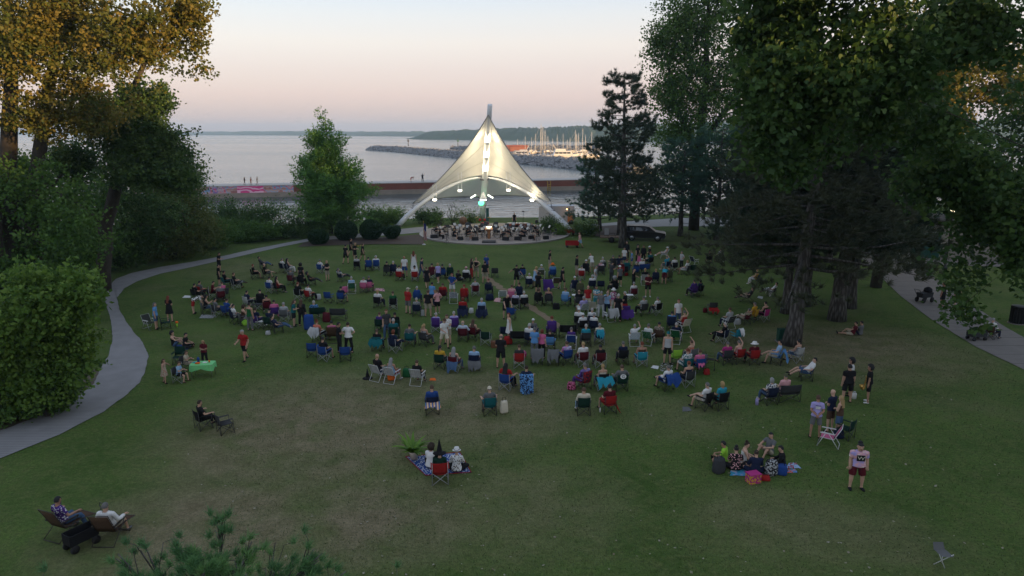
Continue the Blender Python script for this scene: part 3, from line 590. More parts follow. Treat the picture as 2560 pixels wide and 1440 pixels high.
p = G(1275, 382, WL); t = thing('boathouse', 'low red roofed boathouse at the marina behind the canopy', 'building', (p.x, p.y, WL+1)); mb = MB(); mb.box((4, 0, 1.6), (15, 5, 3.2)); mb.build('wall', mat('boathouse wall', (.36, .14, .09)), t); mb = MB(); mb.box((4, 0, 3.6), (17, 7, .9), None, 0, .85); mb.build('roof', mat('boathouse roof', (.33, .10, .06)), t)
for k, (u0, u1, v, lab) in enumerate(((1300, 1460, 393, 'timber marina dock in front of the sailboats'), (1290, 1470, 384, 'timber marina dock behind the large yacht'))):
    a, b = G(u0, v, WL), G(u1, v, WL); dd = (b-a); t = thing('dock', lab, 'dock', ((a.x+b.x)/2, (a.y+b.y)/2, WL), math.atan2(dd.y, dd.x)); mb = MB(); mb.box((0, 0, .7), (dd.length, 2, .25)); mb.build('deck', M_WOOD, t)
    for j in range(18): x = -dd.length/2+dd.length*j/17; mb = MB(); mb.tube([(x, .9, -.5), (x, .9, rnd.uniform(2.2, 3.4))], .2, 6); mb.build('piling', M_WOOD, t)
# far shore: a wooded coast in three depths
def coast(name, pts, m, dep, bump):
    mb = MB(); n = 0; V = []; P = []
    for (a, b) in zip(pts[:-1], pts[1:]):
        for j in range(14): f = j/14; P.append((a[0]*(1-f)+b[0]*f, a[1]*(1-f)+b[1]*f, a[2]*(1-f)+b[2]*f))
    rows = 7; tot = []
    for i, (u, Y, h) in enumerate(P):
        for r in range(rows):
            f = r/(rows-1); z = h*(math.sin(min(1, f*1.25)*math.pi/2))*(1+bump*rnd.uniform(-1, 1))
            y = Y+dep*f; x = (u-1280)/F*Y*1.0+rnd.uniform(-.3, .3)*bump*6; tot.append((x, y, WL-.2 if r == 0 else z))
    mb.add(tot, [(i*rows+r, (i+1)*rows+r, (i+1)*rows+r+1, i*rows+r+1) for i in range(len(P)-1) for r in range(rows-1)]); return tag(mb.build(name, m), kind='structure')
M_FAR = mat('far woodland', (.045, .075, .04), var=.4, scale=.03)
coast('far_shore', [(-900, 5200, 18), (200, 4600, 18), (440, 4200, 17), (700, 3600, 20), (900, 2900, 16), (1050, 2500, 17), (1300, 2300, 20), (1900, 2200, 50), (3400, 2200, 50)], M_FAR, 500, .25)
coast('wooded_shore', [(1020, 1500, 1), (1060, 1420, 14), (1150, 1350, 18), (1290, 1250, 21), (1350, 1200, 21), (1420, 1150, 22.5), (1480, 1120, 23.5), (1700, 1050, 25), (2400, 1000, 26), (3000, 980, 26)], M_FAR, 160, .11)
hz = MB(); hz.box((0, 2900, 43), (15000, 7400, 92)); ho = hz.build('haze', None)
m = bpy.data.materials.new('lake haze'); m.use_nodes = True; n = m.node_tree; n.nodes.clear(); o = n.nodes.new('ShaderNodeOutputMaterial'); pv = n.nodes.new('ShaderNodeVolumePrincipled')
pv.inputs['Color'].default_value = (.50, .72, .98, 1); pv.inputs['Density'].default_value = 0.00019; pv.inputs['Anisotropy'].default_value = .2; n.links.new(pv.outputs[0], o.inputs['Volume'])
ho.data.materials.clear(); ho.data.materials.append(m); tag(ho, kind='stuff')
# ================================================================== trees and plants
BARK = mat('grey brown bark', (.05, .042, .036), var=.45, scale=5, bump=.7, bscale=9)
BARK_D = mat('dark bark', (.05, .042, .036), var=.45, scale=5, bump=.7, bscale=9)
def pine_bark():
    m = mat('furrowed pine bark', (.10, .092, .088), var=.2, scale=4, bump=1.0, bscale=10); n = m.node_tree; p = n.nodes['Principled BSDF']; L = n.links.new
    t = n.nodes.new('ShaderNodeTexCoord'); mp = n.nodes.new('ShaderNodeMapping'); mp.inputs['Scale'].default_value = (5, 5, 1.1); z = n.nodes.new('ShaderNodeTexVoronoi'); z.inputs['Scale'].default_value = 1.6; L(t.outputs['Object'], mp.inputs[0]); L(mp.outputs[0], z.inputs['Vector'])
    r = n.nodes.new('ShaderNodeValToRGB'); r.color_ramp.elements[0].position = .15; r.color_ramp.elements[1].position = .62; r.color_ramp.elements[0].color = (.135, .127, .122, 1); r.color_ramp.elements[1].color = (.04, .035, .032, 1); L(z.outputs[0], r.inputs[0]); L(r.outputs[0], p.inputs['Base Color']); return m
PBARK = pine_bark()
def obj_lobes(base, L): return [(p.x-base.x, p.y-base.y, p.z-base.z, a, b, c) for (p, a, b, c) in L]
def lob(u, v, Y, ru, rv, ry=None):
    p = At(u, v, Y); s = Y/F*1.03; return (p, ru*s, ry if ry else (ru+rv)/2*s, rv*s)
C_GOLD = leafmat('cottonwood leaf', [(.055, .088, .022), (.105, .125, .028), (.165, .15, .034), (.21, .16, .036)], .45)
C_DEEP = leafmat('deep green leaf', [(.030, .070, .022), (.062, .122, .034), (.118, .185, .054)], .4)
C_MID = leafmat('mid green leaf', [(.040, .10, .022), (.075, .155, .032), (.12, .205, .048)], .42)
C_YOUNG = leafmat('young maple leaf', [(.065, .17, .036), (.105, .23, .048), (.15, .28, .06)], .45)
C_BRIGHT = leafmat('bright green leaf', [(.055, .125, .024), (.11, .20, .036), (.18, .28, .055)], .45)
C_WILL = leafmat('willow leaf', [(.06, .09, .022), (.10, .125, .03), (.14, .155, .045)], .4)
C_MAPLE = leafmat('maple leaf', [(.026, .064, .019), (.042, .092, .025), (.062, .122, .03), (.095, .15, .036)], .42)
C_CLIP = leafmat('clipped yew leaf', [(.014, .042, .014), (.03, .072, .026)], .25)
C_PINE = leafmat('dark pine needle', [(.024, .044, .027), (.044, .070, .042), (.065, .094, .054)], .2)
C_PINEB = leafmat('blue green pine needle', [(.040, .10, .068), (.065, .145, .095), (.09, .18, .115)], .25)
C_PINEN = leafmat('fresh pine needle', [(.065, .16, .062), (.10, .22, .08), (.15, .28, .085)], .35)
C_BROWN = leafmat('dull pine needle', [(.034, .048, .028), (.056, .068, .040), (.08, .088, .05)], .2)
# --- big cottonwood, upper left, catching the last sun
b = Vector((-33.5, 46, 0)); Y = 46
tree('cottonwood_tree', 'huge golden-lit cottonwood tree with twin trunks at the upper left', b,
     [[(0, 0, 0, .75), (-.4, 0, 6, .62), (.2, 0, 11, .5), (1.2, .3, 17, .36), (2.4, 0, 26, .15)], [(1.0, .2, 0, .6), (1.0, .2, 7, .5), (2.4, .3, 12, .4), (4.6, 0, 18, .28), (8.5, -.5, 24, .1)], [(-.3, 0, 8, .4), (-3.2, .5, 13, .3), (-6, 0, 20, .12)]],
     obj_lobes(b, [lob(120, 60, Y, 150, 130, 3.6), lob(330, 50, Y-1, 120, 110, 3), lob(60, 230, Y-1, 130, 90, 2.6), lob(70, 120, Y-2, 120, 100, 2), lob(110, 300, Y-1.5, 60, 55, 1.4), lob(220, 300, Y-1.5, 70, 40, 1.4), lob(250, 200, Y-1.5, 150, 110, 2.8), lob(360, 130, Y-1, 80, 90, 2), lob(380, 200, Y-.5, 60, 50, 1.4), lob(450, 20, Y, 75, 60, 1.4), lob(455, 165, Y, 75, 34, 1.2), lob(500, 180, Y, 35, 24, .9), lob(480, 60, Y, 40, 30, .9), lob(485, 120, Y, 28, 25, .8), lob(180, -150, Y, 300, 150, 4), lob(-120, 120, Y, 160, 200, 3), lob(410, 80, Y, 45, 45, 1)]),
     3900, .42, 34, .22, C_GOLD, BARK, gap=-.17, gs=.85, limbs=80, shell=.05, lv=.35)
# --- the darker tree with the slanting trunk
b = Vector((-32, 52, 0)); Y = 52
tree('cottonwood_tree', 'dark green cottonwood with a slanting trunk leaning toward the lake', b,
     [[(0, 0, 0, .6), (1.0, 0, 5, .5), (2.5, 0, 9.5, .42), (4.2, 0, 15, .25), (6.5, 0, 19, .1)], [(2.0, 0, 8, .3), (4, 0, 10.5, .2), (5.5, 0, 12, .08)]],
     obj_lobes(b, [lob(330, 290, Y, 80, 70, 2.4), lob(390, 360, Y-1, 70, 70, 2.4), lob(300, 370, Y, 90, 60, 2.4), lob(430, 430, Y-1, 55, 55, 2.2), lob(360, 430, Y-2, 90, 45, 2.4), lob(390, 260, Y, 40, 50, 1.4), lob(190, 400, Y+2, 60, 50, 2), lob(40, 430, Y+3, 70, 60, 2), lob(230, 290, Y+1, 50, 40, 1.5)]),
     2000, .42, 36, .22, C_DEEP, BARK_D, gap=-.26, gs=.9, limbs=30, shell=.1)
# --- left thicket
def bush(name, label, u, v, w, h, m, n, leaf=.2, cr=.45, per=24, dep=None, seed=None, bark=BARK_D, gap=-.45, cat='shrub', group=None, lob_extra=(), gs=.9, shell=.4, lobes=None, droop=.25, limbs=14):
    """a shrub whose foot is at image point (u,v), w x h in image pixels"""
    b = G(u, v); s = b.length/F*1.0; W, H = w*s/2, h*s; D = dep or W*.8
    L = lobes or [(0, 0, H*.45, W*.85, D*.85, H*.45), (-W*.45, 0, H*.55, W*.5, D*.6, H*.38), (W*.45, -D*.1, H*.5, W*.5, D*.6, H*.4), (0, -D*.3, H*.72, W*.5, D*.5, H*.28), (W*.2, -D*.5, H*.3, W*.6, D*.4, H*.3), (-W*.3, -D*.5, H*.28, W*.6, D*.4, H*.28)]
    st = [[(rnd.uniform(-.3, .3)*W*.4, rnd.uniform(-.3, .3)*D*.3, 0, .03+.012*H), (rnd.uniform(-.4, .4)*W, rnd.uniform(-.3, .3)*D, H*.4, .02+.007*H), (rnd.uniform(-.6, .6)*W, rnd.uniform(-.4, .4)*D, H*.8, .015)] for _ in range(5)]
    return tree(name, label, b, st, L, n, cr, per, leaf, m, bark, gap=gap, gs=gs, limbs=limbs, cat=cat, group=group, seed=seed, shell=shell, droop=droop, lift=-.6 if droop > .5 else .6, spray=3.2)
bush('boxelder_tree', 'dense green boxelder rising behind the bright bush at the left edge', 20, 800, 480, 360, C_MID, 1500, .23, .4, 26, 4.5, cat='tree', gap=-.2)
bush('boxelder_tree', 'mid green boxelder clump left of the path bend', 140, 705, 330, 255, C_MID, 1200, .22, .4, 26, 4, cat='tree', gap=-.22)
bush('willow_tree', 'dark willow overhanging the path below the cottonwoods', 290, 665, 340, 245, C_DEEP, 1200, .22, .42, 24, 4, cat='tree', gap=-.22, droop=.8)
bush('willow_tree', 'yellow-green willow clump beside the boardwalk', 430, 645, 220, 160, C_WILL, 800, .2, .5, 22, 3, cat='tree', gap=-.3, droop=1.2)
bush('poplar_tree', 'leafy green poplar nearest the graffiti end of the pier', 440, 632, 190, 250, C_DEEP, 950, .21, .5, 24, 3, cat='tree', gap=-.36)
bush('willow_shrub', 'drooping yellow-green willow shrub at the water by the pier', 510, 622, 90, 145, C_WILL, 300, .2, .4, 20, 2, gap=-.2, droop=1.4)
bush('thicket_shrub', 'low green thicket shrub along the boardwalk under the willow', 318, 655, 170, 80, C_DEEP, 500, .17, .4, 22, 2.5)
bush('thicket_shrub', 'fresh green undergrowth shrub where the boardwalk straightens', 515, 618, 170, 62, C_MID, 520, .15, .35, 24, 2.5)
bush('thicket_shrub', 'green shrub behind the man on the boardwalk', 610, 604, 150, 46, C_MID, 420, .14, .3, 24, 2)
bush('thicket_shrub', 'dark shrub low at the boardwalk bend', 232, 680, 140, 74, C_DEEP, 420, .16, .35, 24, 2)
# the near bright bush
b = G(120, 1040); Y = b.y
tree('boxelder_shrub', 'big bright-topped boxelder bush beside the near boardwalk', b, [[(0, 0, 0, .13), (.3, 0, 2, .09), (.5, 0, 4.6, .03)], [(.3, .5, 0, .10), (.8, .4, 2, .07), (1.4, .2, 4.5, .02)], [(-.8, .2, 0, .12), (-1.5, 0, 2.5, .07), (-2, 0, 4.6, .02)]],
     obj_lobes(b, [lob(80, 800, Y, 120, 90, 1.9), lob(165, 790, Y+.2, 80, 80, 1.6), lob(130, 735, Y+.3, 100, 45, 1.4), lob(200, 750, Y, 48, 50, 1.1), lob(70, 730, Y, 40, 30, .8), lob(240, 720, Y+.2, 28, 30, .6), lob(50, 900, Y-.1, 130, 95, 1.6), lob(155, 880, Y-.1, 75, 70, 1.4), lob(80, 970, Y-.1, 90, 50, 1.2), lob(210, 840, Y, 38, 42, .9), lob(232, 800, Y, 22, 28, .5), lob(170, 935, Y, 50, 45, .9), lob(110, 985, Y-.2, 70, 40, .9), lob(195, 885, Y-.1, 40, 45, .8), lob(-80, 850, Y, 120, 150, 2), lob(10, 975, Y-.2, 90, 75, 1.2)]),
     1900, .22, 28, .18, C_BRIGHT, BARK_D, gap=.0, gs=1.15, limbs=90, cat='shrub', shell=.2, lv=.45, spray=4.2, lift=.9)
bush('low_shrub', 'low green undergrowth at the foot of the near boxelder bush', 95, 1025, 190, 90, C_MID, 420, .15, .2, 28, 1.4, gap=-.3)
bush('low_shrub', 'leafy low shrub at the left edge beside the boardwalk', -20, 1055, 190, 110, C_MID, 420, .15, .2, 28, 1.3, gap=-.25)
# --- young maple by the water
b = G(829, 584)
h = (At(829, 288, b.y)).z; s = b.y/F
def cone_lobes(h, prof, k, seed):
    r_ = random.Random(seed); L = []
    for i in range(k):
        f = (i+.5)/k; z = h*(.12+.86*f); w = prof(f)
        for j in range(7 if f < .6 else 5 if f < .85 else 2):
            a = r_.uniform(0, 6.28); q = w*r_.uniform(.25, .72); L.append((math.cos(a)*q, math.sin(a)*q, z+r_.uniform(-.5, .5), w*.5*r_.uniform(.7, 1.2)+.25, w*.5+.25, h*.055*r_.uniform(.8, 1.5)))
    return L
tree('maple_tree', 'young conical green maple standing alone at the shore', b, [[(0, 0, 0, .26), (0, 0, h*.3, .2), (.1, 0, h*.7, .1), (0, 0, h*.97, .03)]],
     cone_lobes(h, lambda f: 4.9*(1-.0*f)*(.86+.5*f if f < .25 else 1.0-.84*((f-.25)/.75)**1.15), 13, 5), 3000, .26, 28, .2, C_YOUNG, BARK, gap=-.45, gs=1.2, limbs=60, shell=.3, up=.9, flat=.5, spray=3.6, lift=.75)
# --- shore shrubs behind and beside
bush('shore_shrub', 'wide dark rounded shrub on the shore under the graffiti', 600, 586, 150, 76, C_DEEP, 620, .18, .38, 26, 3)
bush('shore_shrub', 'airy pale shrub between the dark shrub and the maple', 690, 586, 90, 80, C_MID, 240, .17, .4, 18, 2, gap=-.1, shell=.1)
bush('shore_shrub', 'low dark brush under the young maple', 765, 592, 150, 46, C_DEEP, 330, .17, .35, 22, 2, gap=-.2)
bush('shore_shrub', 'green shrub behind the clipped balls', 925, 566, 60, 46, C_MID, 200, .17, .3, 22, 1.6)
bush('shore_shrub', 'bright green shrub behind the canopy leg', 975, 561, 90, 38, C_BRIGHT, 300, .17, .3, 24, 1.8)
bush('shore_shrub', 'grey green shrub inside the canopy leg', 1072, 558, 76, 30, C_DEEP, 260, .17, .3, 22, 1.6)
bush('shore_shrub', 'airy upright shrub seen under the canopy by the mast', 1131, 562, 68, 66, C_DEEP, 190, .17, .35, 18, 1.8, gap=-.15, shell=.1)
bush('shore_shrub', 'small dark shrub at the foot of the mast', 1178, 560, 40, 30, C_DEEP, 90, .15, .3, 18, 1.2)
bush('shore_shrub', 'thin brush on the bank beside the canopy mast', 1100, 562, 70, 24, C_MID, 140, .15, .25, 20, 1.4, gap=-.1)
bush('stage_shrub', 'grey green shrub between stage and container', 1385, 584, 64, 34, C_DEEP, 240, .16, .28, 24, 1.4)
bush('stage_shrub', 'yellow-green shrub by the end canopy leg', 1402, 588, 30, 22, C_BRIGHT, 110, .13, .2, 24, .9)
bush('stage_shrub', 'grey shrub outside the end canopy leg', 1462, 588, 56, 30, C_DEEP, 240, .15, .28, 24, 1.4)
bush('rush_clump', 'clump of tall grasses along the boardwalk below the shore shrub', 640, 600, 120, 36, C_MID, 420, .22, .25, 20, 2, droop=-1.5)
bush('rush_clump', 'darker clump of tall grasses right of the first', 715, 594, 80, 26, C_DEEP, 260, .2, .22, 20, 1.6, droop=-1.5)
# --- clipped round shrubs: a dense clipped shell of leaves over a solid heart
for (u, v, w, h, lab, fl) in ((797, 610, 46, 34, 'lowest clipped round shrub at the boardwalk edge', 0), (866, 600, 52, 46, 'clipped ball shrub behind the men in black', 0), (928, 598, 52, 46, 'middle clipped ball shrub in the mulch bed', 0), (980, 597, 42, 36, 'bowl-shaped clipped shrub next to the stage paving', 1)):
    b = G(u, v); s = b.length/F; W, H = w*s/2, h*s; t = thing('clipped_shrub', 'dark green ' + lab, 'shrub', b, 0, 'clipped shrubs')
    d = unit(rng.normal(size=(5200, 3))); k = .97+.05*rng.random(5200); k = k*(1+.055*lump(d*2.6, 1.6, u)); P = d*np.array([W, W, H*.52])*k[:, None]
    if fl: P[:, :2] *= (.72+.5*np.clip(P[:, 2:]/H+.5, 0, 1)); P[:, 2] = np.minimum(P[:, 2], H*.33)
    P[:, 2] += H*.5; P = P[P[:, 2] > .02]
    Vv, Fc, T = leaves(P, .11+.06*rng.random(len(P)), rng.random(len(P)), 0, 0, out=unit(P-np.array([0, 0, H*.5])))
    link('crown', np_mesh('crown', Vv, Fc, C_CLIP, T), t)
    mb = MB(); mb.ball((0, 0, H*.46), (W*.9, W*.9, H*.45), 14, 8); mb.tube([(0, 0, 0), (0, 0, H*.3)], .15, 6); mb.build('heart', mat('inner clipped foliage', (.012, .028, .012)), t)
# ================================================================== right-hand trees
b = G(1556, 619); hp = At(1545, 186, b.y).z
pine('pine_tree', 'tall dark pine with an open top beside the stage', b, hp, .36, 2.6, lambda f: 4.6*(1-.55*f) if f > .12 else 3.6, 74, C_PINE, PBARK, 30, 30, .42, .045, lean=(-.4, 0), bare=.25, rise=.12)
b = G(1549, 590)
pine('pine_tree', 'second dark pine close behind the tall one', b, 12.5, .3, 2.6, lambda f: 5.2*(1-.6*f), 46, C_PINE, PBARK, 26, 26, .45, .05, bare=.25)
b = G(1500, 578)
pine('pine_tree', 'bluish pine leaning over the container at the stage side', b, 8.6, .22, 1.2, lambda f: 4.6*(1-.7*f), 40, C_PINEB, PBARK, 24, 26, .42, .05, bare=.2, lean=(-1.0, 0), rise=.2)
b = Vector((23, 86, 0)); Y = 86
tree('cottonwood_tree', 'tall leafy cottonwood behind the pine, reaching out of the top', b, [[(0, 0, 0, .7), (0, 0, 10, .55), (.5, 0, 18, .4), (0, 0, 30, .1)], [(0, 0, 9, .4), (-3, 0, 15, .3), (-5, 0, 23, .1)], [(0, 0, 10, .4), (4, 0, 16, .3), (7, 0, 22, .1)]],
     obj_lobes(b, [lob(1740, 60, Y, 110, 80, 4), lob(1700, 130, Y, 80, 70, 3.5), lob(1680, 240, Y, 60, 60, 3), lob(1760, 230, Y, 100, 80, 4), lob(1850, 120, Y, 120, 130, 4), lob(1700, 330, Y, 70, 60, 3), lob(1800, 340, Y, 110, 70, 4), lob(1900, 300, Y, 110, 90, 4), lob(1660, 100, Y, 40, 45, 2), lob(1820, -60, Y, 170, 90, 5), lob(1720, 430, Y, 80, 60, 3), lob(1870, 430, Y, 110, 60, 3)]),
     3200, .72, 27, .29, C_MID, BARK_D, gap=-.42, gs=.5, limbs=44, shell=.15)
for i, (u, v, h, w, lab, m) in enumerate(((1700, 590, 11, 5.0, 'blue-green pine with spreading boughs beside the parked car', C_PINEB), (1790, 600, 12.5, 5.6, 'blue-green pine next toward the dark grove', C_PINEB), (1868, 606, 12, 5.2, 'dark pine at the lakeward edge of the grove', C_PINE))):
    b = G(u, v); pine('pine_tree', lab, b, h, .28, 2.2, lambda f, w=w: w*(1-.55*f), 46, m, PBARK, 28, 26, .42, .05, bare=.25, rise=.14, dead=4)
for i, (u, v, h, r, w, lab, z0, lean) in enumerate(((1978, 862, 16, .42, 6.2, 'nearest grove pine with a pale furrowed trunk beside the green bin', 4.4, (1.6, 1.0)), (1963, 783, 15, .27, 5.0, 'slim grove pine with a pale streaked trunk', 4.4, (.3, 0)), (2010, 764, 16, .38, 5.2, 'grove pine half hidden behind the nearest trunk', 4.4, (.2, .3)), (2092, 800, 17, .46, 6.2, 'thick dark trunked pine above the couple on the grass', 4.6, (.5, 0)), (2126, 770, 16, .32, 5.2, 'grove pine close behind the thick dark trunk', 4.4, (0, 0)), (1905, 660, 15, .32, 5.6, 'grove pine standing behind the loungers', 3.4, (0, 0)), (2070, 655, 16, .34, 5.4, 'back grove pine toward the footpath', 3.2, (0, 0)), (1960, 620, 15, .34, 5.6, 'back grove pine toward the lake drive', 3.0, (0, 0)))):
    b = G(u, v); pine('pine_tree', lab, b, h, r, z0, lambda f, w=w: w*(1-.5*f), 86, (C_BROWN, C_PINE, C_BROWN, C_PINE, C_BROWN, C_PINE, C_BROWN, C_PINE)[i], PBARK, 32, 32 if i < 5 else 20, .4, .05 if i < 5 else .07, bare=.15, rise=.0, lean=lean, group='pine grove', dead=4)
# background trees closing the right side
for (x, y, h, w, lab) in ((36, 94, 24, 7, 'dark broadleaf tree behind the cottonwood'), (50, 90, 22, 8, 'dark broadleaf tree behind the pine grove'), (62, 80, 24, 9, 'dark broadleaf tree beyond the paved court'), (74, 66, 24, 9, 'dark broadleaf tree behind the pale building'), (60, 102, 20, 8, 'farthest broadleaf tree in the dark right-hand wood')):
    b = Vector((x, y, 0)); tree('broadleaf_tree', lab, b, [[(0, 0, 0, .5), (0, 0, h*.4, .4), (0, 0, h*.9, .1)]], [(0, 0, h*.6, w*.8, w*.7, h*.3), (-w*.4, -1, h*.45, w*.6, w*.5, h*.22), (w*.4, -1, h*.45, w*.6, w*.5, h*.22), (0, -1, h*.85, w*.5, w*.5, h*.18), (0, -w*.3, h*.28, w*.6, w*.4, h*.14)], 950, .9, 19, .44, C_DEEP, BARK_D, gap=-.45, gs=.4, limbs=20, shell=.4)
b = Vector((29, 53, 0)); h = 21
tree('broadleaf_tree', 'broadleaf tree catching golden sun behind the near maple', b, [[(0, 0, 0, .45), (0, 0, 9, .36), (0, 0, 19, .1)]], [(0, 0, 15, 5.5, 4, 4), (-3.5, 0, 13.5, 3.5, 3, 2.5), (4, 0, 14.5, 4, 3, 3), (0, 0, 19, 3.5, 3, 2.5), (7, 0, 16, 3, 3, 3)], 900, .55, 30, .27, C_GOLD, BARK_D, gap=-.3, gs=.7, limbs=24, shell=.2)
# near maple overhanging from the right: limbs come in from a trunk outside the frame
b = Vector((25.5, 22, 0)); Y = 22
T_ = [[(0, 0, 0, .6), (-.3, 0, 6, .52), (-.6, 0, 11, .42), (-1, .5, 17, .3), (-2, 1, 24, .1)], [(-.5, 0, 10.5, .32), (-2.4, 0, 12.6, .24), (-4.2, -.2, 14.2, .2), (-5.4, 0, 16, .15), (-9, .5, 19, .06)], [(-.5, 0, 12, .26), (-5, .5, 15.5, .17), (-10, .5, 16.8, .09), (-14, .6, 16.6, .03)], [(-.4, 0, 8, .24), (-2.5, -.5, 10.5, .15), (-6, -.5, 12.0, .1), (-9.5, -.5, 11.5, .03)], [(-.4, .2, 7, .2), (-3.2, .6, 8.2, .12), (-5.5, .6, 8.0, .05)]]
tree('maple_tree', 'near maple whose big-leaved boughs hang in from the upper right corner', b, T_,
     obj_lobes(b, [lob(2000, 60, Y+1, 120, 80, 1.4), lob(2200, 70, Y, 140, 90, 1.5), lob(2420, 60, Y+1, 140, 90, 1.5), lob(1950, 190, Y, 90, 90, 1.2), lob(2080, 200, Y-.5, 90, 90, 1.2), lob(2250, 180, Y, 110, 90, 1.3), lob(1930, 310, Y, 70, 80, 1), lob(2050, 330, Y+.5, 90, 70, 1), lob(2190, 300, Y+1, 80, 60, 1), lob(2340, 320, Y+1.5, 100, 60, 1.2), lob(1990, 400, Y, 50, 35, .7), lob(2460, 400, Y+2, 110, 110, 1.4), lob(2500, 540, Y+2, 90, 90, 1.3), lob(2480, 680, Y+2, 110, 80, 1.6), lob(2490, 590, Y+2, 95, 110, 1.6), lob(2440, 470, Y+2.5, 80, 60, 1.2), lob(2540, 450, Y+2, 80, 120, 1.4), lob(2440, 770, Y+1.5, 50, 40, .9), lob(2530, 240, Y+2, 50, 40, 1), lob(1900, 60, Y+1, 60, 50, 1), lob(2480, 770, Y+1, 45, 35, .7), lob(2100, -60, Y, 250, 70, 2), lob(2320, 440, Y+3, 70, 60, 1)]),
     3300, .34, 20, .168, C_MAPLE, BARK_D, gap=-.32, gs=1.1, lift=-.7, spray=2.4, limbs=90, shape=LEAFM, shell=.1, up=.2, droop=.9, lv=.35)
# bare hanging twigs of the near maple belong to it
# the nearest pine, below the camera: only its top is in frame
tp = At(505, 1432, 7.2); b = Vector((tp.x, tp.y, 0))
t = pine('pine_tree', 'top of a young green pine poking up nearest the camera', b, tp.z, .12, 2.2, lambda f: 3.3*(1-f)**.62+.10, 130, C_PINEN, PBARK, 24, 60, .14, .010, bare=.35, rise=.17, spread=.6, width=.17, twigs=True)
# grass tufts near the camera and dry leaves scattered on the lawn
n = 70000; gx = rng.uniform(-22, 26, n); gy = 12+30*rng.random(n)**1.4
P = np.stack([gx, gy, np.zeros(n)], 1); ok = np.ones(n, bool)
gl = G(362, 862)
ok &= ~((gx < -9.5) & (gx < -9.5-(gy-20)*.35)); P = P[ok]; n = len(P); a = rng.random(n)*6.28; hgt = .025+.045*rng.random(n)
d = np.stack([np.cos(a), np.sin(a), np.zeros(n)], 1); lean = rng.normal(size=(n, 3))*.03; lean[:, 2] = 0
Vv = np.stack([P-d*.012, P+d*.012, P+lean+np.stack([0*a, 0*a, hgt], 1)], 1).reshape(-1, 3)
tag(link('grass', np_mesh('grass', Vv, np.arange(n*3).reshape(n, 3), leafmat('grass blade', [(.05, .06, .022), (.05, .085, .022), (.075, .10, .035)], .3), np.repeat(rng.random(n), 3))), 'short mown grass blades across the near lawn', None, None, 'stuff')
n = 420; P = []
for _ in range(n):
    g = G(rnd.uniform(350, 2550), 720+720*rnd.random()**.8); P.append((g.x+rnd.uniform(-.3, .3), g.y, .02))
Vv, Fc, T = leaves(np.array(P), .05+.07*rng.random(n), rng.random(n), 3, 0)
tag(link('fallen_leaves', np_mesh('fallen_leaves', Vv, Fc, leafmat('dry fallen leaf', [(.16, .13, .08), (.30, .28, .22), (.2, .2, .12)], .1), T)), 'pale dry leaves scattered over the lawn', None, None, 'stuff')
rnd.seed(4); rng = np.random.default_rng(4)
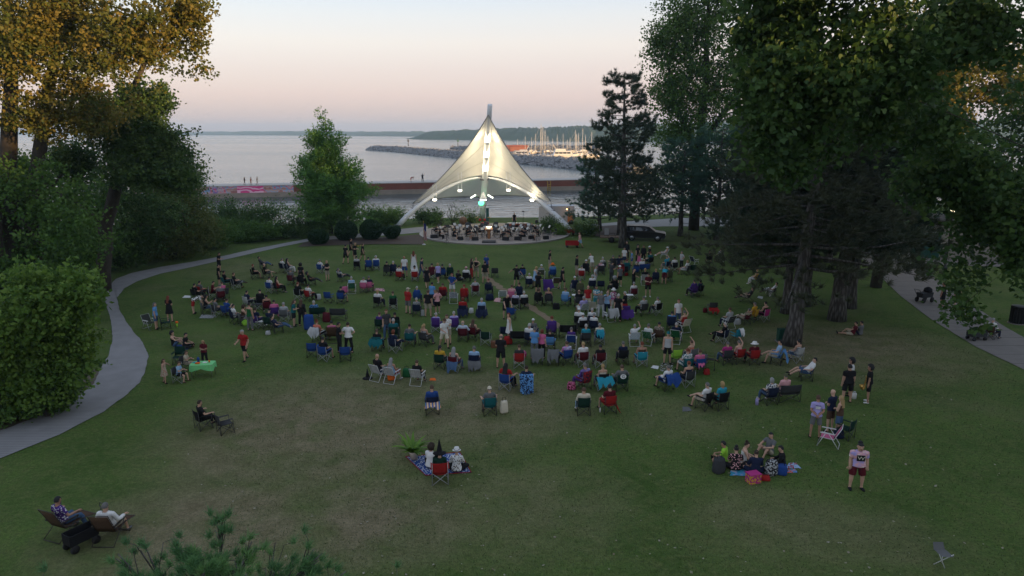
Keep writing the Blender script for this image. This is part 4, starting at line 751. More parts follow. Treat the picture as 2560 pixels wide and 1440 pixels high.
# ================================================================== people: bodies
def nrm(v): return Vector(v).normalized()
POSES = {   # lean of the torso; (upper arm, forearm) with x outward; (thigh, shank); pelvis height or None to stand
 'stand':   dict(t=(0, .02, 1), R=((.14, .02, -1), (.06, .18, -1)), L=((.14, 0, -1), (.05, .15, -1)), RL=((.10, .02, -1), (.02, -.03, -1)), LL=((.12, 0, -1), (.04, -.05, -1))),
 'phone':   dict(t=(0, .05, 1), h=(0, .3, 1), R=((.15, .15, -1), (-.35, .9, .25)), L=((.15, .1, -1), (-.45, .9, .1)), RL=((.10, .02, -1), (.02, -.03, -1)), LL=((.12, .05, -1), (.04, -.05, -1))),
 'hips':    dict(t=(0, 0, 1), R=((.62, -.2, -.75), (-.8, .35, -.55)), L=((.62, -.2, -.75), (-.8, .35, -.55)), RL=((.13, .02, -1), (.03, -.03, -1)), LL=((.13, 0, -1), (.04, -.05, -1))),
 'behind':  dict(t=(0, 0, 1), R=((.25, -.3, -1), (-.75, -.4, -.55)), L=((.25, -.3, -1), (-.75, -.4, -.55)), RL=((.14, .02, -1), (.03, -.03, -1)), LL=((.14, 0, -1), (.04, -.05, -1))),
 'folded':  dict(t=(0, -.02, 1), R=((.2, .12, -1), (-.9, .55, .1)), L=((.2, .12, -1), (-.9, .5, -.05)), RL=((.11, .02, -1), (.02, -.03, -1)), LL=((.12, 0, -1), (.04, -.05, -1))),
 'walk':    dict(t=(0, .08, 1), R=((.12, -.3, -1), (0, .25, -1)), L=((.12, .32, -1), (0, .55, -.8)), RL=((.06, .42, -1), (0, -.05, -1)), LL=((.06, -.2, -1), (0, -.55, -1))),
 'stride':  dict(t=(0, .1, 1), R=((.2, .3, -1), (-.3, .9, -.2)), L=((.2, -.3, -1), (-.1, .3, -1)), RL=((.1, -.28, -1), (0, -.5, -1)), LL=((.08, .5, -1), (0, -.02, -1))),
 'armout':  dict(t=(0, .05, 1), R=((.5, .2, -.8), (.2, .6, -.6)), L=((.85, .1, -.55), (.8, .1, -.6)), RL=((.08, .25, -1), (0, -.05, -1)), LL=((.08, -.12, -1), (0, -.3, -1))),
 'raise':   dict(t=(0, 0, 1), R=((.9, .15, .25), (-.1, .1, 1)), L=((.16, .05, -1), (.05, .3, -1)), RL=((.12, .02, -1), (.02, -.03, -1)), LL=((.12, 0, -1), (.04, -.05, -1))),
 'drink':   dict(t=(0, -.03, 1), R=((.75, .3, .1), (-.75, .2, .75)), L=((.2, .15, -1), (-.4, .9, -.1)), RL=((.12, .02, -1), (.02, -.03, -1)), LL=((.12, 0, -1), (.04, -.05, -1))),
 'bend':    dict(t=(0, .92, .42), h=(0, .9, -.1), R=((.08, .3, -1), (0, .3, -1)), L=((.08, .35, -1), (0, .3, -1)), RL=((.10, -.15, -1), (.02, .05, -1)), LL=((.12, -.1, -1), (.04, .05, -1))),
 'stoop':   dict(t=(0, .35, 1), h=(0, .75, .8), R=((.12, .35, -1), (0, .7, -.8)), L=((.12, .35, -1), (0, .7, -.8)), RL=((.10, .02, -1), (.02, -.1, -1)), LL=((.12, .1, -1), (.04, -.1, -1))),
 'sit':     dict(t=(0, -.22, 1), h=(0, .08, 1), R=((.22, .25, -1), (-.25, 1, -.1)), L=((.22, .25, -1), (-.25, 1, -.1)), RL=((.22, 1, .05), (.03, .12, -1)), LL=((.22, 1, .05), (.03, .16, -1)), z=.50),
 'sitarm':  dict(t=(0, -.2, 1), h=(0, .1, 1), R=((.5, .25, -.9), (.15, 1, .1)), L=((.5, .2, -.9), (.1, 1, .05)), RL=((.25, 1, .02), (.03, .3, -1)), LL=((.2, 1, .05), (.03, .1, -1)), z=.50),
 'sitcross':dict(t=(0, -.28, 1), h=(0, .08, 1), R=((.28, .25, -1), (-.3, 1, 0)), L=((.3, .25, -1), (-.2, 1, 0)), RL=((.12, 1, .22), (-.45, .8, -.35)), LL=((.2, 1, .04), (.03, .25, -1)), z=.50),
 'situp':   dict(t=(0, -.08, 1), h=(0, .1, 1), R=((.55, .5, .35), (-.3, .5, .8)), L=((.22, .25, -1), (-.25, 1, -.1)), RL=((.22, 1, .05), (.03, .12, -1)), LL=((.22, 1, .05), (.03, .16, -1)), z=.50),
 'siteat':  dict(t=(0, .06, 1), h=(0, .3, 1), R=((.25, .45, -1), (-.45, .8, .5)), L=((.25, .4, -1), (-.35, 1, .1)), RL=((.25, 1, .02), (.03, -.1, -1)), LL=((.25, 1, .02), (.03, .1, -1)), z=.50),
 'recline': dict(t=(0, -.62, .8), h=(0, -.15, 1), R=((.35, .45, -.75), (-.2, 1, 0)), L=((.35, .45, -.75), (-.2, 1, 0)), RL=((.14, 1, .28), (.0, .85, -.6)), LL=((.14, 1, .25), (0, .9, -.55)), z=.46),
 'cross':   dict(t=(0, .1, 1), h=(0, .2, 1), R=((.3, .35, -.9), (-.5, .8, -.1)), L=((.3, .35, -.9), (-.5, .8, -.1)), RL=((.85, .75, .12), (-.95, .25, -.12)), LL=((.85, .75, .12), (-.9, .45, -.12)), z=.13),
 'knees':   dict(t=(0, -.12, 1), h=(0, .1, 1), R=((.3, .7, -.6), (-.4, .9, .1)), L=((.3, .7, -.6), (-.4, .9, .1)), RL=((.16, .78, .66), (.05, .45, -.85)), LL=((.16, .78, .62), (.05, .55, -.8)), z=.13),
 'prop':    dict(t=(0, -.35, 1), h=(0, .05, 1), R=((.35, -.35, -.8), (.1, -.3, -.9)), L=((.4, .6, -.4), (.3, 1, .1)), RL=((.2, .8, .5), (.05, .6, -.75)), LL=((.3, 1, .05), (.05, 1, -.12)), z=.13),
}
def loft(mb, pts, rad, n=10):
    """closed tube with elliptical rings: lateral axis follows X"""
    pts = [Vector(p) for p in pts]; V = []; k = len(pts)
    for i, p in enumerate(pts):
        t = (pts[min(i+1, k-1)]-pts[max(i-1, 0)]).normalized(); a = Vector((1, 0, 0))-t*t.x
        a = a.normalized() if a.length > .2 else Vector((0, 1, 0)); b_ = t.cross(a).normalized(); r = rad[i] if isinstance(rad[i], tuple) else (rad[i], rad[i])
        V += [p+a*math.cos(2*math.pi*j/n)*r[0]+b_*math.sin(2*math.pi*j/n)*r[1] for j in range(n)]
    mb.add(V, [(i*n+j, i*n+(j+1) % n, (i+1)*n+(j+1) % n, (i+1)*n+j) for i in range(k-1) for j in range(n)]+[tuple(reversed(range(n))), tuple((k-1)*n+j for j in range(n))], 0, True)
def make_pose(name, S):
    t = nrm(S['t']); hd = nrm(S.get('h', (t.x*.3, t.y*.3+.03, 1))); X = Vector((1, 0, 0))
    P = Vector((0, 0, S.get('z', .95))); J = {}
    def legs():
        for s, k in ((1, 'RL'), (-1, 'LL')):
            d1, d2 = (nrm((q[0]*s, q[1], q[2])) for q in S[k]); hip = P+X*s*.088+Vector((0, 0, -.03)); kn = hip+d1*.425; an = kn+d2*.405; J[k] = (hip, kn, an, d2)
    legs()
    if 'z' not in S:
        P.z -= min(J['RL'][2].z, J['LL'][2].z)-.085; legs()
    else:
        for k in ('RL', 'LL'):
            h_, kn, an, d2 = J[k]
            if an.z < .085: an = Vector((an.x, an.y, .085)); J[k] = (h_, kn, an, d2)
    sc_ = P+t*.475; nb = P+t*.52; hc = nb+hd*.155+Vector((0, .02, 0)) if abs(hd.z) > .3 else nb+hd*.155
    mb = MB()
    loft(mb, [P-t*.10, P-t*.02, P+t*.10, P+t*.22, P+t*.36, P+t*.46, nb], [(.10, .08), (.168, .118), (.152, .108), (.142, .10), (.168, .112), (.165, .09), (.065, .06)])
    loft(mb, [nb-t*.03, nb+hd*.06, nb+hd*.12], [.062, .056, .056], 8)
    # head: jaw, face, cranium, with a nose and ears
    fw = (Vector((0, 1, 0))-hd*hd.y).normalized() if abs(hd.y) < .95 else Vector((0, 0, -1)); up = hd
    def hp(x, y, z): return hc+X*x+fw*y+up*z
    ring = [(-.125, .035, .045, .03), (-.10, .055, .062, .018), (-.05, .068, .082, .008), (0, .076, .094, 0), (.05, .077, .098, -.004), (.09, .064, .082, -.006), (.118, .032, .042, -.008)]
    V = []
    for (z, a, b_, oy) in ring: V += [hp(a*math.cos(q*math.pi/5), oy+b_*math.sin(q*math.pi/5), z) for q in range(10)]
    mb.add(V, [(i*10+j, i*10+(j+1) % 10, (i+1)*10+(j+1) % 10, (i+1)*10+j) for i in range(6) for j in range(10)]+[tuple(reversed(range(10))), tuple(60+j for j in range(10))], 0, True)
    loft(mb, [hp(0, .085, .02), hp(0, .105, -.015), hp(0, .112, -.03), hp(0, .08, -.035)], [.010, .014, .016, .010], 6)
    for s in (-1, 1): loft(mb, [hp(s*.072, -.01, -.035), hp(s*.086, -.015, 0), hp(s*.078, -.012, .03)], [.014, .02, .014], 6)
    fing = MB(); hands = []
    for s, k in ((1, 'R'), (-1, 'L')):
        d1, d2 = (nrm((q[0]*s, q[1], q[2])) for q in S[k]); sh = sc_+X*s*.168-t*.02; e = sh+d1*.275; w_ = e+d2*.245; hn = w_+d2*.09
        loft(mb, [sh-X*s*.05+t*.01, sh, sh.lerp(e, .35), e, e.lerp(w_, .3), w_, hn], [.06, .064, .052, .042, .044, .030, (.038, .022)], 8)
        J[k] = (sh, e, w_, d2); lat = d2.cross(Vector((0, 0, 1)))
        lat = lat.normalized() if lat.length > .2 else X.copy(); pal = lat.cross(d2).normalized(); pal = pal if pal.z < 0 or abs(pal.z) < .1 else -pal
        for q in range(4):
            a = hn+lat*(q-1.5)*.019-d2*.01; L_ = (.062, .075, .07, .055)[q]; fing.tube([a, a+d2*L_*.55+pal*.012, a+d2*L_*.85+pal*.045], [.0095, .009, .007], 5)
        a = w_+d2*.03+lat*(.03 if q else 0); fing.tube([a, a+lat*.03+d2*.03, a+lat*.035+d2*.065+pal*.01], [.012, .011, .008], 5)
    for k in ('RL', 'LL'):
        h_, kn, an, d2 = J[k]; s = 1 if k == 'RL' else -1
        loft(mb, [h_+Vector((0, 0, .04)) if 'z' not in S else h_-(kn-h_).normalized()*.05, h_.lerp(kn, .15), h_.lerp(kn, .55), kn, kn.lerp(an, .25), kn.lerp(an, .7), an], [.085, .088, .072, .056, .058, .040, .036], 8)
        f = Vector((d2.x*.2+s*.15, 1, 0)) if d2.z < -.35 else Vector((s*.2, .25, .95)); f = f.normalized(); dn = Vector((0, 0, -1)) if d2.z < -.35 else d2
        J[k] += (f,)
        loft(mb, [an+dn*.035-f*.055, an+dn*.04, an+dn*.05+f*.09, an+dn*.06+f*.165], [(.03, .03), (.04, .04), (.045, .026), (.03, .016)], 8)
    me = mb.mesh('b'); o = bpy.data.objects.new('b', me); col.objects.link(o); md = o.modifiers.new('r', 'REMESH'); md.mode = 'VOXEL'; md.voxel_size = .0215; md.use_smooth_shade = True
    sm = o.modifiers.new('s', 'SMOOTH'); sm.factor = .5; sm.iterations = 2
    dg = bpy.context.evaluated_depsgraph_get(); ev = bpy.data.meshes.new_from_object(o.evaluated_get(dg)); bpy.data.objects.remove(o)
    n = len(ev.vertices); Vb = np.empty(n*3, np.float32); ev.vertices.foreach_get('co', Vb); Vb = Vb.reshape(-1, 3); Nb = np.empty(n*3, np.float32); ev.vertices.foreach_get('normal', Nb); Nb = Nb.reshape(-1, 3)
    Fb = [tuple(p.vertices) for p in ev.polygons]
    bones = [('hip', P-t*.1, P+t*.06, .16), ('belly', P+t*.06, P+t*.25, .15), ('chest', P+t*.25, P+t*.44, .17), ('neck', nb+hd*.03, hc, .085)]
    for k in ('R', 'L'): sh, e, w_, d2 = J[k]; bones += [('ua', sh, e, .055), ('fa', e, w_+d2*.17, .042)]
    for k in ('RL', 'LL'): h_, kn, an, d2, f = J[k]; bones += [('th', h_, kn, .078), ('sk', kn, an, .05), ('ft', an+Vector((0, 0, -.03)), an+Vector((0, 0, -.05))+f*.15, .05)]
    best = np.full(n, 9e9); bi = np.zeros(n, int); bt = np.zeros(n)
    for i, (nm, a, b_, r) in enumerate(bones):
        a = np.array(a); d = np.array(b_)-a; tt = np.clip(((Vb-a)@d)/(d@d), 0, 1); ds = np.linalg.norm(Vb-(a+tt[:, None]*d), axis=1)/r; q = ds < best; best[q] = ds[q]; bi[q] = i; bt[q] = tt[q]
    nm = np.array([b_[0] for b_ in bones])[bi]
    bm = MB(); bm.add(Vb.tolist(), Fb, 0, True)
    bm.add(fing.v, fing.f, 0, True)
    for s in (-1, 1): e_ = MB(); bm.ball(hp(s*.03, .088, .012), .011, 6, 4, 1)
    bm.add([hp(-.022, .094, -.062), hp(.022, .094, -.062), hp(.018, .094, -.072), hp(-.018, .094, -.072)], [(0, 1, 2, 3)], 1)
    body = bm.mesh('body_'+name)
    def part(key, sel, off):
        keep = [q for q in Fb if all(sel[i] for i in q)]; used = sorted({i for q in keep for i in q}); ix = {v: i for i, v in enumerate(used)}
        m_ = MB(); offs = off if np.ndim(off) else np.full(n, off); m_.add((Vb[used]+Nb[used]*offs[used][:, None]).tolist(), [tuple(ix[i] for i in q) for q in keep], 0, True); return m_.mesh(key)
    def has(*ks): return np.isin(nm, ks)
    tz = (Vb-np.array(P))@np.array(t)
    loose = .016+.020*np.clip((.28-tz)/.3, 0, 1)*has('belly', 'hip')
    out = dict(body=body, hc=hc, hd=hd, fw=fw, P=P, t=t, J=J, stand='z' not in S)
    tor = has('chest', 'belly') | (has('hip') & (tz > -.045)); nk = has('neck') & (bt < .06)
    out['tee'] = part('shirt', (tor | (has('ua') & (bt < .68))), loose)
    out['tank'] = part('shirt', tor & ~(has('chest') & (tz > .43)), loose*.8)
    out['long'] = part('shirt', (tor | has('ua') | (has('fa') & (bt < .52))), loose+.004)
    low = has('hip')
    out['shorts'] = part('shorts', (low | (has('th') & (bt < .86))), .016+.02*has('th')*bt)
    out['pants'] = part('trousers', (low | has('th') | (has('sk') & (bt < .93))), .016+.008*has('sk'))
    out['shoe'] = [part('shoe', has('ft') & (Vb[:, 0]*s > 0 if out['stand'] else bi == (10 if s > 0 else 13)), .010) for s in (1, -1)]
    out['shoe'] = [part('shoe', (bi == q) & has('ft'), .010) for q in (10, 13)]
    def skirtm(hem, flare):
        m_ = MB(); prof = [(.24, .13, .10), (.10, .155, .115), (-.02, .19, .145)]; k = 6
        for i in range(1, k+1): f = i/k; prof.append((-.02-f*(hem), .19+flare*f, .145+flare*f))
        V = []; N = 16
        for i, (z, a, b_) in enumerate(prof):
            for j in range(N): q = 2*math.pi*j/N; w_ = 1+(.06*math.sin(q*5+1)*(i/len(prof))); V.append(Vector((P.x, P.y, P.z))+Vector((a*math.cos(q)*w_, b_*math.sin(q)*w_, z)))
        m_.add(V, [(i*N+j, i*N+(j+1) % N, (i+1)*N+(j+1) % N, (i+1)*N+j) for i in range(len(prof)-1) for j in range(N)], 0, True); return m_.mesh('skirt')
    if out['stand']: out['skirt'] = skirtm(.36, .07); out['gown'] = skirtm(.78, .12)
    return out
PM = {k: make_pose(k, s) for k, s in POSES.items()}
# hair and hats, in head axes: origin at the head centre, y forward, z up
def hairmesh(kind):
    mb = MB(); N, K = 14, 9
    def shell(rx, ry, rz, cut, dz=0, dy=0, wob=0):
        V = []; Fc = []; ok = {}
        for i in range(K+1):
            for j in range(N):
                th = math.pi*i/K; q = 2*math.pi*j/N; w_ = 1+wob*math.sin(j*3.1+i*2.3); x, y, z = rx*w_*math.sin(th)*math.cos(q), ry*w_*math.sin(th)*math.sin(q)+dy, rz*w_*math.cos(th)+dz
                ok[len(V)] = cut(x, y, z); V.append((x, y, z))
        for i in range(K):
            for j in range(N):
                f = (i*N+j, (i+1)*N+j, (i+1)*N+(j+1) % N, i*N+(j+1) % N)
                if all(ok[q] for q in f): Fc.append(f)
        us = sorted({i for f in Fc for i in f}); ix = {v: i for i, v in enumerate(us)}; mb.add([V[i] for i in us], [tuple(ix[i] for i in f) for f in Fc], 0, True)
    face = lambda low, fr: (lambda x, y, z: z > (low if y < fr else .045+.3*(y-.05) if y > .05 else low+(.05-low)*(y-fr)/(.05-fr) if fr < .05 else low))
    if kind == 'short': shell(.090, .112, .135, face(-.06, -.02))
    elif kind == 'bald': shell(.083, .102, .11, lambda x, y, z: -.06 < z < .045 and y < .03)
    elif kind == 'long':
        shell(.096, .118, .140, face(-.09, .0))
    elif kind == 'longx':
        V = []; k = 6; n_ = 9
        for i in range(k+1):
            f = i/k
            for j in range(n_): q = math.pi*(1.0+j/(n_-1)); r = .096+.025*f; V.append((r*math.cos(q), .10*math.sin(q)-.03-.03*f, -.02-.34*f))
        mb.add(V, [(i*n_+j, i*n_+j+1, (i+1)*n_+j+1, (i+1)*n_+j) for i in range(k) for j in range(n_-1)], 0, True)
    elif kind == 'bob': shell(.102, .118, .150, face(-.13, .0)); 
    elif kind == 'curly': shell(.145, .15, .165, face(-.12, .0), .03, -.015, .09)
    elif kind == 'bun': shell(.090, .112, .135, face(-.05, -.02))
    elif kind == 'pony': shell(.090, .112, .135, face(-.05, -.02))
    elif kind == 'bunx': mb.ball((0, -.05, .135), .06, 10, 6)
    elif kind == 'ponyx': mb.tube([(0, -.11, .05), (0, -.17, .02), (0, -.18, -.08), (0, -.15, -.2)], [.03, .038, .03, .008], 8)
    elif kind == 'cap':
        shell(.094, .114, .138, lambda x, y, z: z > .018)
    elif kind == 'capx':
        mb.lathe((0, .13, .03), [(.07, 0), (.075, .008), (.06, .016)], 12, 0, True, 1, .85)
    elif kind == 'sunhat':
        mb.lathe((0, 0, .02), [(.19, -.012), (.195, 0), (.115, .03), (.11, .09), (.085, .13), (.02, .145)], 18)
    elif kind == 'fedora':
        mb.lathe((0, 0, .03), [(.165, .01), (.17, .0), (.11, .012), (.105, .07), (.085, .12), (.03, .115)], 18, 0, True, .95, 1.1)
    elif kind == 'witch':
        mb.lathe((0, 0, .02), [(.24, -.03), (.245, -.02), (.11, .03), (.09, .12), (.06, .26), (.035, .38), (.008, .5)], 18)
    elif kind == 'beanie': shell(.098, .118, .145, lambda x, y, z: z > -.02)
    return mb.mesh('hair_'+kind)
HM = {k: hairmesh(k) for k in ('short', 'bald', 'long', 'bob', 'curly', 'bun', 'pony', 'bunx', 'ponyx', 'longx', 'capx', 'cap', 'sunhat', 'fedora', 'witch', 'beanie')}
COL = dict(black=(.012, .012, .014), white=(.62, .62, .62), grey=(.12, .124, .13), silver=(.36, .37, .38), red=(.28, .018, .018), maroon=(.085, .011, .018), blue=(.018, .055, .21), navy=(.012, .018, .045), lightblue=(.26, .40, .58), sky=(.10, .25, .50), teal=(.010, .10, .115), turquoise=(.025, .25, .34),
 green=(.016, .10, .036), darkgreen=(.009, .034, .025), lime=(.26, .52, .05), yellow=(.50, .30, .03), orange=(.65, .13, .02), salmon=(.48, .15, .10), pink=(.50, .12, .24), palepink=(.60, .32, .34), magenta=(.34, .03, .16), purple=(.065, .028, .17), lavender=(.34, .30, .56), brown=(.075, .045, .03), beige=(.40, .35, .27), khaki=(.28, .25, .19), cream=(.55, .50, .40), olive=(.08, .085, .045), denim=(.055, .10, .18), blond=(.32, .22, .10), auburn=(.13, .035, .018), darkbrown=(.028, .018, .012), charcoal=(.04, .042, .046))
HAIRC = dict(white=(.33, .32, .31), silver=(.23, .23, .235), grey=(.11, .108, .105))
SKIN = [(.42, .25, .18), (.50, .31, .23), (.34, .19, .13), (.46, .28, .20), (.16, .085, .055)]
def skin(i): return mat('skin tone %d' % (i % 5), SKIN[i % 5], rough=.6, var=.08, scale=12)
def cloth(c): return mat('cloth '+c, COL[c], rough=.92, var=.14, scale=9, spec=.15) if c in COL else pattern(c)
def pattern(c):
    key = 'cloth '+c
    if key in MATS: return MATS[key]
    m = bpy.data.materials.new(key); m.use_nodes = True; n = m.node_tree; p = n.nodes['Principled BSDF']; L = n.links.new; p.inputs['Roughness'].default_value = .92; p.inputs['Specular IOR Level'].default_value = .15
    t = n.nodes.new('ShaderNodeTexCoord'); kind, *cs = c.split('-'); A, B = COL[cs[0]]+(1,), COL[cs[1]]+(1,); r = n.nodes.new('ShaderNodeValToRGB'); r.color_ramp.interpolation = 'CONSTANT' if kind != 'tiedye' else 'LINEAR'
    e = r.color_ramp.elements; e[0].color = A; e[1].color = B; e[1].position = .5
    if kind in ('floral', 'print'):
        z = n.nodes.new('ShaderNodeTexVoronoi' if kind == 'floral' else 'ShaderNodeTexNoise'); z.inputs['Scale'].default_value = 17 if kind == 'floral' else 15; e[0].color = B; e[1].color = A; e[1].position = .36 if kind == 'floral' else .48
        if len(cs) > 2: q = e.new(.62); q.color = COL[cs[2]]+(1,)
    elif kind == 'tiedye':
        z = n.nodes.new('ShaderNodeTexNoise'); z.inputs['Scale'].default_value = 4.5; e[0].position = .38; e[1].position = .6
        if len(cs) > 2: q = e.new(.5); q.color = COL[cs[2]]+(1,)
    elif kind == 'striped': z = n.nodes.new('ShaderNodeTexWave'); z.bands_direction = 'Z'; z.inputs['Scale'].default_value = 4.5
    elif kind == 'plaid':
        z = n.nodes.new('ShaderNodeTexChecker'); z.inputs['Scale'].default_value = 22; z.inputs['Color1'].default_value = A; z.inputs['Color2'].default_value = B
    elif kind == 'serape':
        z = n.nodes.new('ShaderNodeTexWave'); z.bands_direction = 'X'; z.inputs['Scale'].default_value = 2.2; r.color_ramp.interpolation = 'LINEAR'; e[0].color = (.05, .12, .4, 1); e[1].color = (.6, .55, .5, 1); e[1].position = 1
        for q, k in ((.25, (.03, .25, .3)), (.45, (.5, .06, .03)), (.65, (.6, .2, .03)), (.8, (.6, .42, .08))): x = e.new(q); x.color = k+(1,)
    L(t.outputs['Object'], z.inputs['Vector'])
    if kind == 'plaid': L(z.outputs[0], p.inputs['Base Color'])
    else: L(z.outputs[0], r.inputs[0]); L(r.outputs[0], p.inputs['Base Color'])
    MATS[key] = m; return m
M_EYE = mat('dark eye', (.02, .015, .012), rough=.3)
for m_ in list(PM.values()): m_['body'].materials.append(None); m_['body'].materials.append(M_EYE)
for k in PM:
    for q in ('tee', 'tank', 'long', 'shorts', 'pants', 'skirt', 'gown'):
        if q in PM[k]: PM[k][q].materials.append(None)
    for q in PM[k]['shoe']: q.materials.append(None)
for m_ in HM.values(): m_.materials.append(None)
def mk(name, me, m, parent=None):
    o = link(name, me, parent); s = o.material_slots[0]; s.link = 'OBJECT'; s.material = m; return o
HATS = ('cap', 'sunhat', 'fedora', 'witch', 'beanie')
USED = {}
def uniq(label):
    label = ' '.join(label.split()); USED[label] = USED.get(label, 0)+1
    return label
def person(loc, rot, pose, shirt, bottom, hair, label, h=1.72, girth=1.0, shoes='black', tone=None, group=None, hair2='grey'):
    """shirt 'tee:black', bottom 'shorts:khaki', hair 'short:brown' (or 'cap:white')"""
    M = PM[pose]; s = h/1.72; tone = rnd.choice([0, 0, 1, 1, 3, 3, 2]) if tone is None else tone
    o = mk('person', M['body'], skin(tone)); o.location = loc; o.rotation_euler = (0, 0, -R(rot)); o.scale = (s*girth, s*(girth if M['stand'] else 1), s)
    tag(o, uniq(label), 'person', group)
    k, c = shirt.split(':')
    if k == 'gown': mk('dress', M['gown'], cloth(c), o); mk('bodice', M['tank'], cloth(c), o)
    elif k == 'dress': mk('dress', M['skirt'] if M['stand'] else M['shorts'], cloth(c), o); mk('bodice', M['tank'], cloth(c), o)
    elif k != 'none': mk('shirt', M[k], cloth(c), o)
    if bottom:
        k2, c2 = bottom.split(':')
        if k2 == 'skirt' and not M['stand']: k2 = 'shorts'
        mk({'pants': 'trousers', 'skirt': 'skirt'}.get(k2, 'shorts'), M[k2], cloth(c2), o)
    hk, hcol = hair.split(':'); rotm = Matrix((Vector((1, 0, 0)), M['fw'], M['hd'])).transposed().to_4x4()
    if hk != 'none':
        a = mk('hat' if hk in HATS else 'hair', HM[hk], cloth(hcol) if hk in HATS else mat('hair '+hcol, HAIRC.get(hcol, COL[hcol]), rough=.7, var=.25, scale=30), o); a.matrix_local = Matrix.Translation(M['hc']) @ rotm
        if hk in ('bun', 'pony', 'long', 'cap'): b_ = mk({'bun': 'hair_bun', 'pony': 'hair_tail', 'long': 'hair_lengths', 'cap': 'visor'}[hk], HM[hk+'x'], cloth(hcol) if hk == 'cap' else MATS['hair '+hcol], o); b_.matrix_local = Matrix.Translation(M['hc']) @ rotm
        if hk in HATS: b_ = mk('hair', HM['short' if hk != 'sunhat' else 'bob'], mat('hair '+hair2, HAIRC.get(hair2, COL[hair2]), rough=.7, var=.25, scale=30), o); b_.matrix_local = Matrix.Translation(M['hc']) @ rotm @ Matrix.Scale(.97, 4)
    if shoes:
        for q in M['shoe']:
            if len(q.vertices): mk('shoe', q, cloth(shoes), o)
    return o
# ================================================================== chairs
def sheet_mesh(rows, thick=.012):
    """rows: list of lists of points, closed into a thin solid"""
    mb = MB(); n, m = len(rows), len(rows[0]); V = [Vector(p) for r in rows for p in r]; N = (V[1]-V[0]).cross(V[m]-V[0]).normalized()*thick
    A = [v+N for v in V]; k = n*m; Fc = []
    for i in range(n-1):
        for j in range(m-1): a = i*m+j; Fc += [(a, a+1, a+m+1, a+m), (k+a, k+a+m, k+a+m+1, k+a+1)]
    ed = [j for j in range(m)]+[i*m+m-1 for i in range(1, n)]+[(n-1)*m+j for j in range(m-2, -1, -1)]+[i*m for i in range(n-2, 0, -1)]
    for a, b_ in zip(ed, ed[1:]+ed[:1]): Fc.append((a, k+a, k+b_, b_))
    mb.add(V+A, Fc, 0, True); return mb
CHM = {}
def camp_parts(w, tall=0):
    """canvas quad chair: parts (name, mesh) in chair axes, y forward"""
    h = .41; P = []; x = w/2; bt = .86+tall
    P.append(('backrest', sheet_mesh([[(x*.98*q, -.20-.10*(z-.42)/.5-.045*(1-q*q), z) for q in (-1, -.6, -.2, .2, .6, 1)] for z in (.42, .55, .7, .82, bt)]).mesh('backrest'), 'c'))
    P.append(('seat', sheet_mesh([[(x*.96*q, y, h-.05*(1-q*q)+.02*(y+.2)) for q in (-1, -.5, 0, .5, 1)] for y in (-.22, 0, .27)]).mesh('seat'), 'c'))
    for s in (-1, 1):
        P.append(('armrest', sheet_mesh([[(s*(x+.055*q), y, .615-.015*(1-q*q)+.02*y) for q in (-1, 0, 1)] for y in (-.24, 0, .26)]).mesh('armrest'), 'c'))
        for f, y in ((1, .25), (-1, -.23)):
            mb = MB(); mb.tube([(s*(x+.02), y+f*.03, 0), (-s*x*.96, y, h+.02)], .0125, 5); mb.tube([(s*(x+.02), y+f*.02, 0), (s*x, y if f > 0 else -.28, .62 if f > 0 else bt)], .012, 5)
            mb.tube([(s*(x+.01), y, .03), (s*x, -y*.9, h)], .011, 5); P.append(('leg', mb.mesh('leg'), 'f'))
    return P
def lawn_parts(w=.54):
    P = []; x = w/2; mb = MB()
    bk = lambda q, z: (x*.93*q, -.22-.22*(z-.38)/.5, z)
    for q in np.linspace(-.82, .82, 6): mb.add([bk(q-.12, .40), bk(q+.12, .40), bk(q+.12, .86), bk(q-.12, .86)], [(0, 1, 2, 3)])
    for z in np.linspace(.44, .82, 6):
        a = [Vector(bk(-1, z-.026)), Vector(bk(1, z-.026)), Vector(bk(1, z+.026)), Vector(bk(-1, z+.026))]; mb.add([p+Vector((0, -.006, 0)) for p in a], [(0, 1, 2, 3)])
    P.append(('backrest', mb.mesh('backrest'), 'c')); mb = MB()
    for q in np.linspace(-.82, .82, 6): mb.add([(x*(q-.12), -.2, .372), (x*(q+.12), -.2, .372), (x*(q+.12), .27, .392), (x*(q-.12), .27, .392)], [(0, 1, 2, 3)])
    for y in np.linspace(-.15, .23, 6): mb.add([(-x, y-.03, .385), (x, y-.03, .385), (x, y+.03, .39), (-x, y+.03, .39)], [(0, 1, 2, 3)])
    P.append(('seat', mb.mesh('seat'), 'c')); r = .0135
    mb = MB(); mb.tube([(-x, .28, .39), (-x, -.22, .37), (-x, -.46, .88), (x, -.46, .88), (x, -.22, .37), (x, .28, .39)], r, 6); P.append(('frame', mb.mesh('frame'), 'f'))
    for nm, ys in (('leg', (.10, .36)), ('leg', (-.02, -.40))):
        mb = MB(); mb.tube([(-x-.02, ys[0] if nm else 0, .58), (-x-.02, ys[1], .015), (x+.02, ys[1], .015), (x+.02, ys[0], .58)], r, 6); P.append((nm, mb.mesh('leg'), 'f'))
    for s in (-1, 1): mb = MB(); mb.box((s*(x+.02), .03, .595), (.05, .52, .025)); P.append(('armrest', mb.mesh('armrest'), 'a'))
    return P
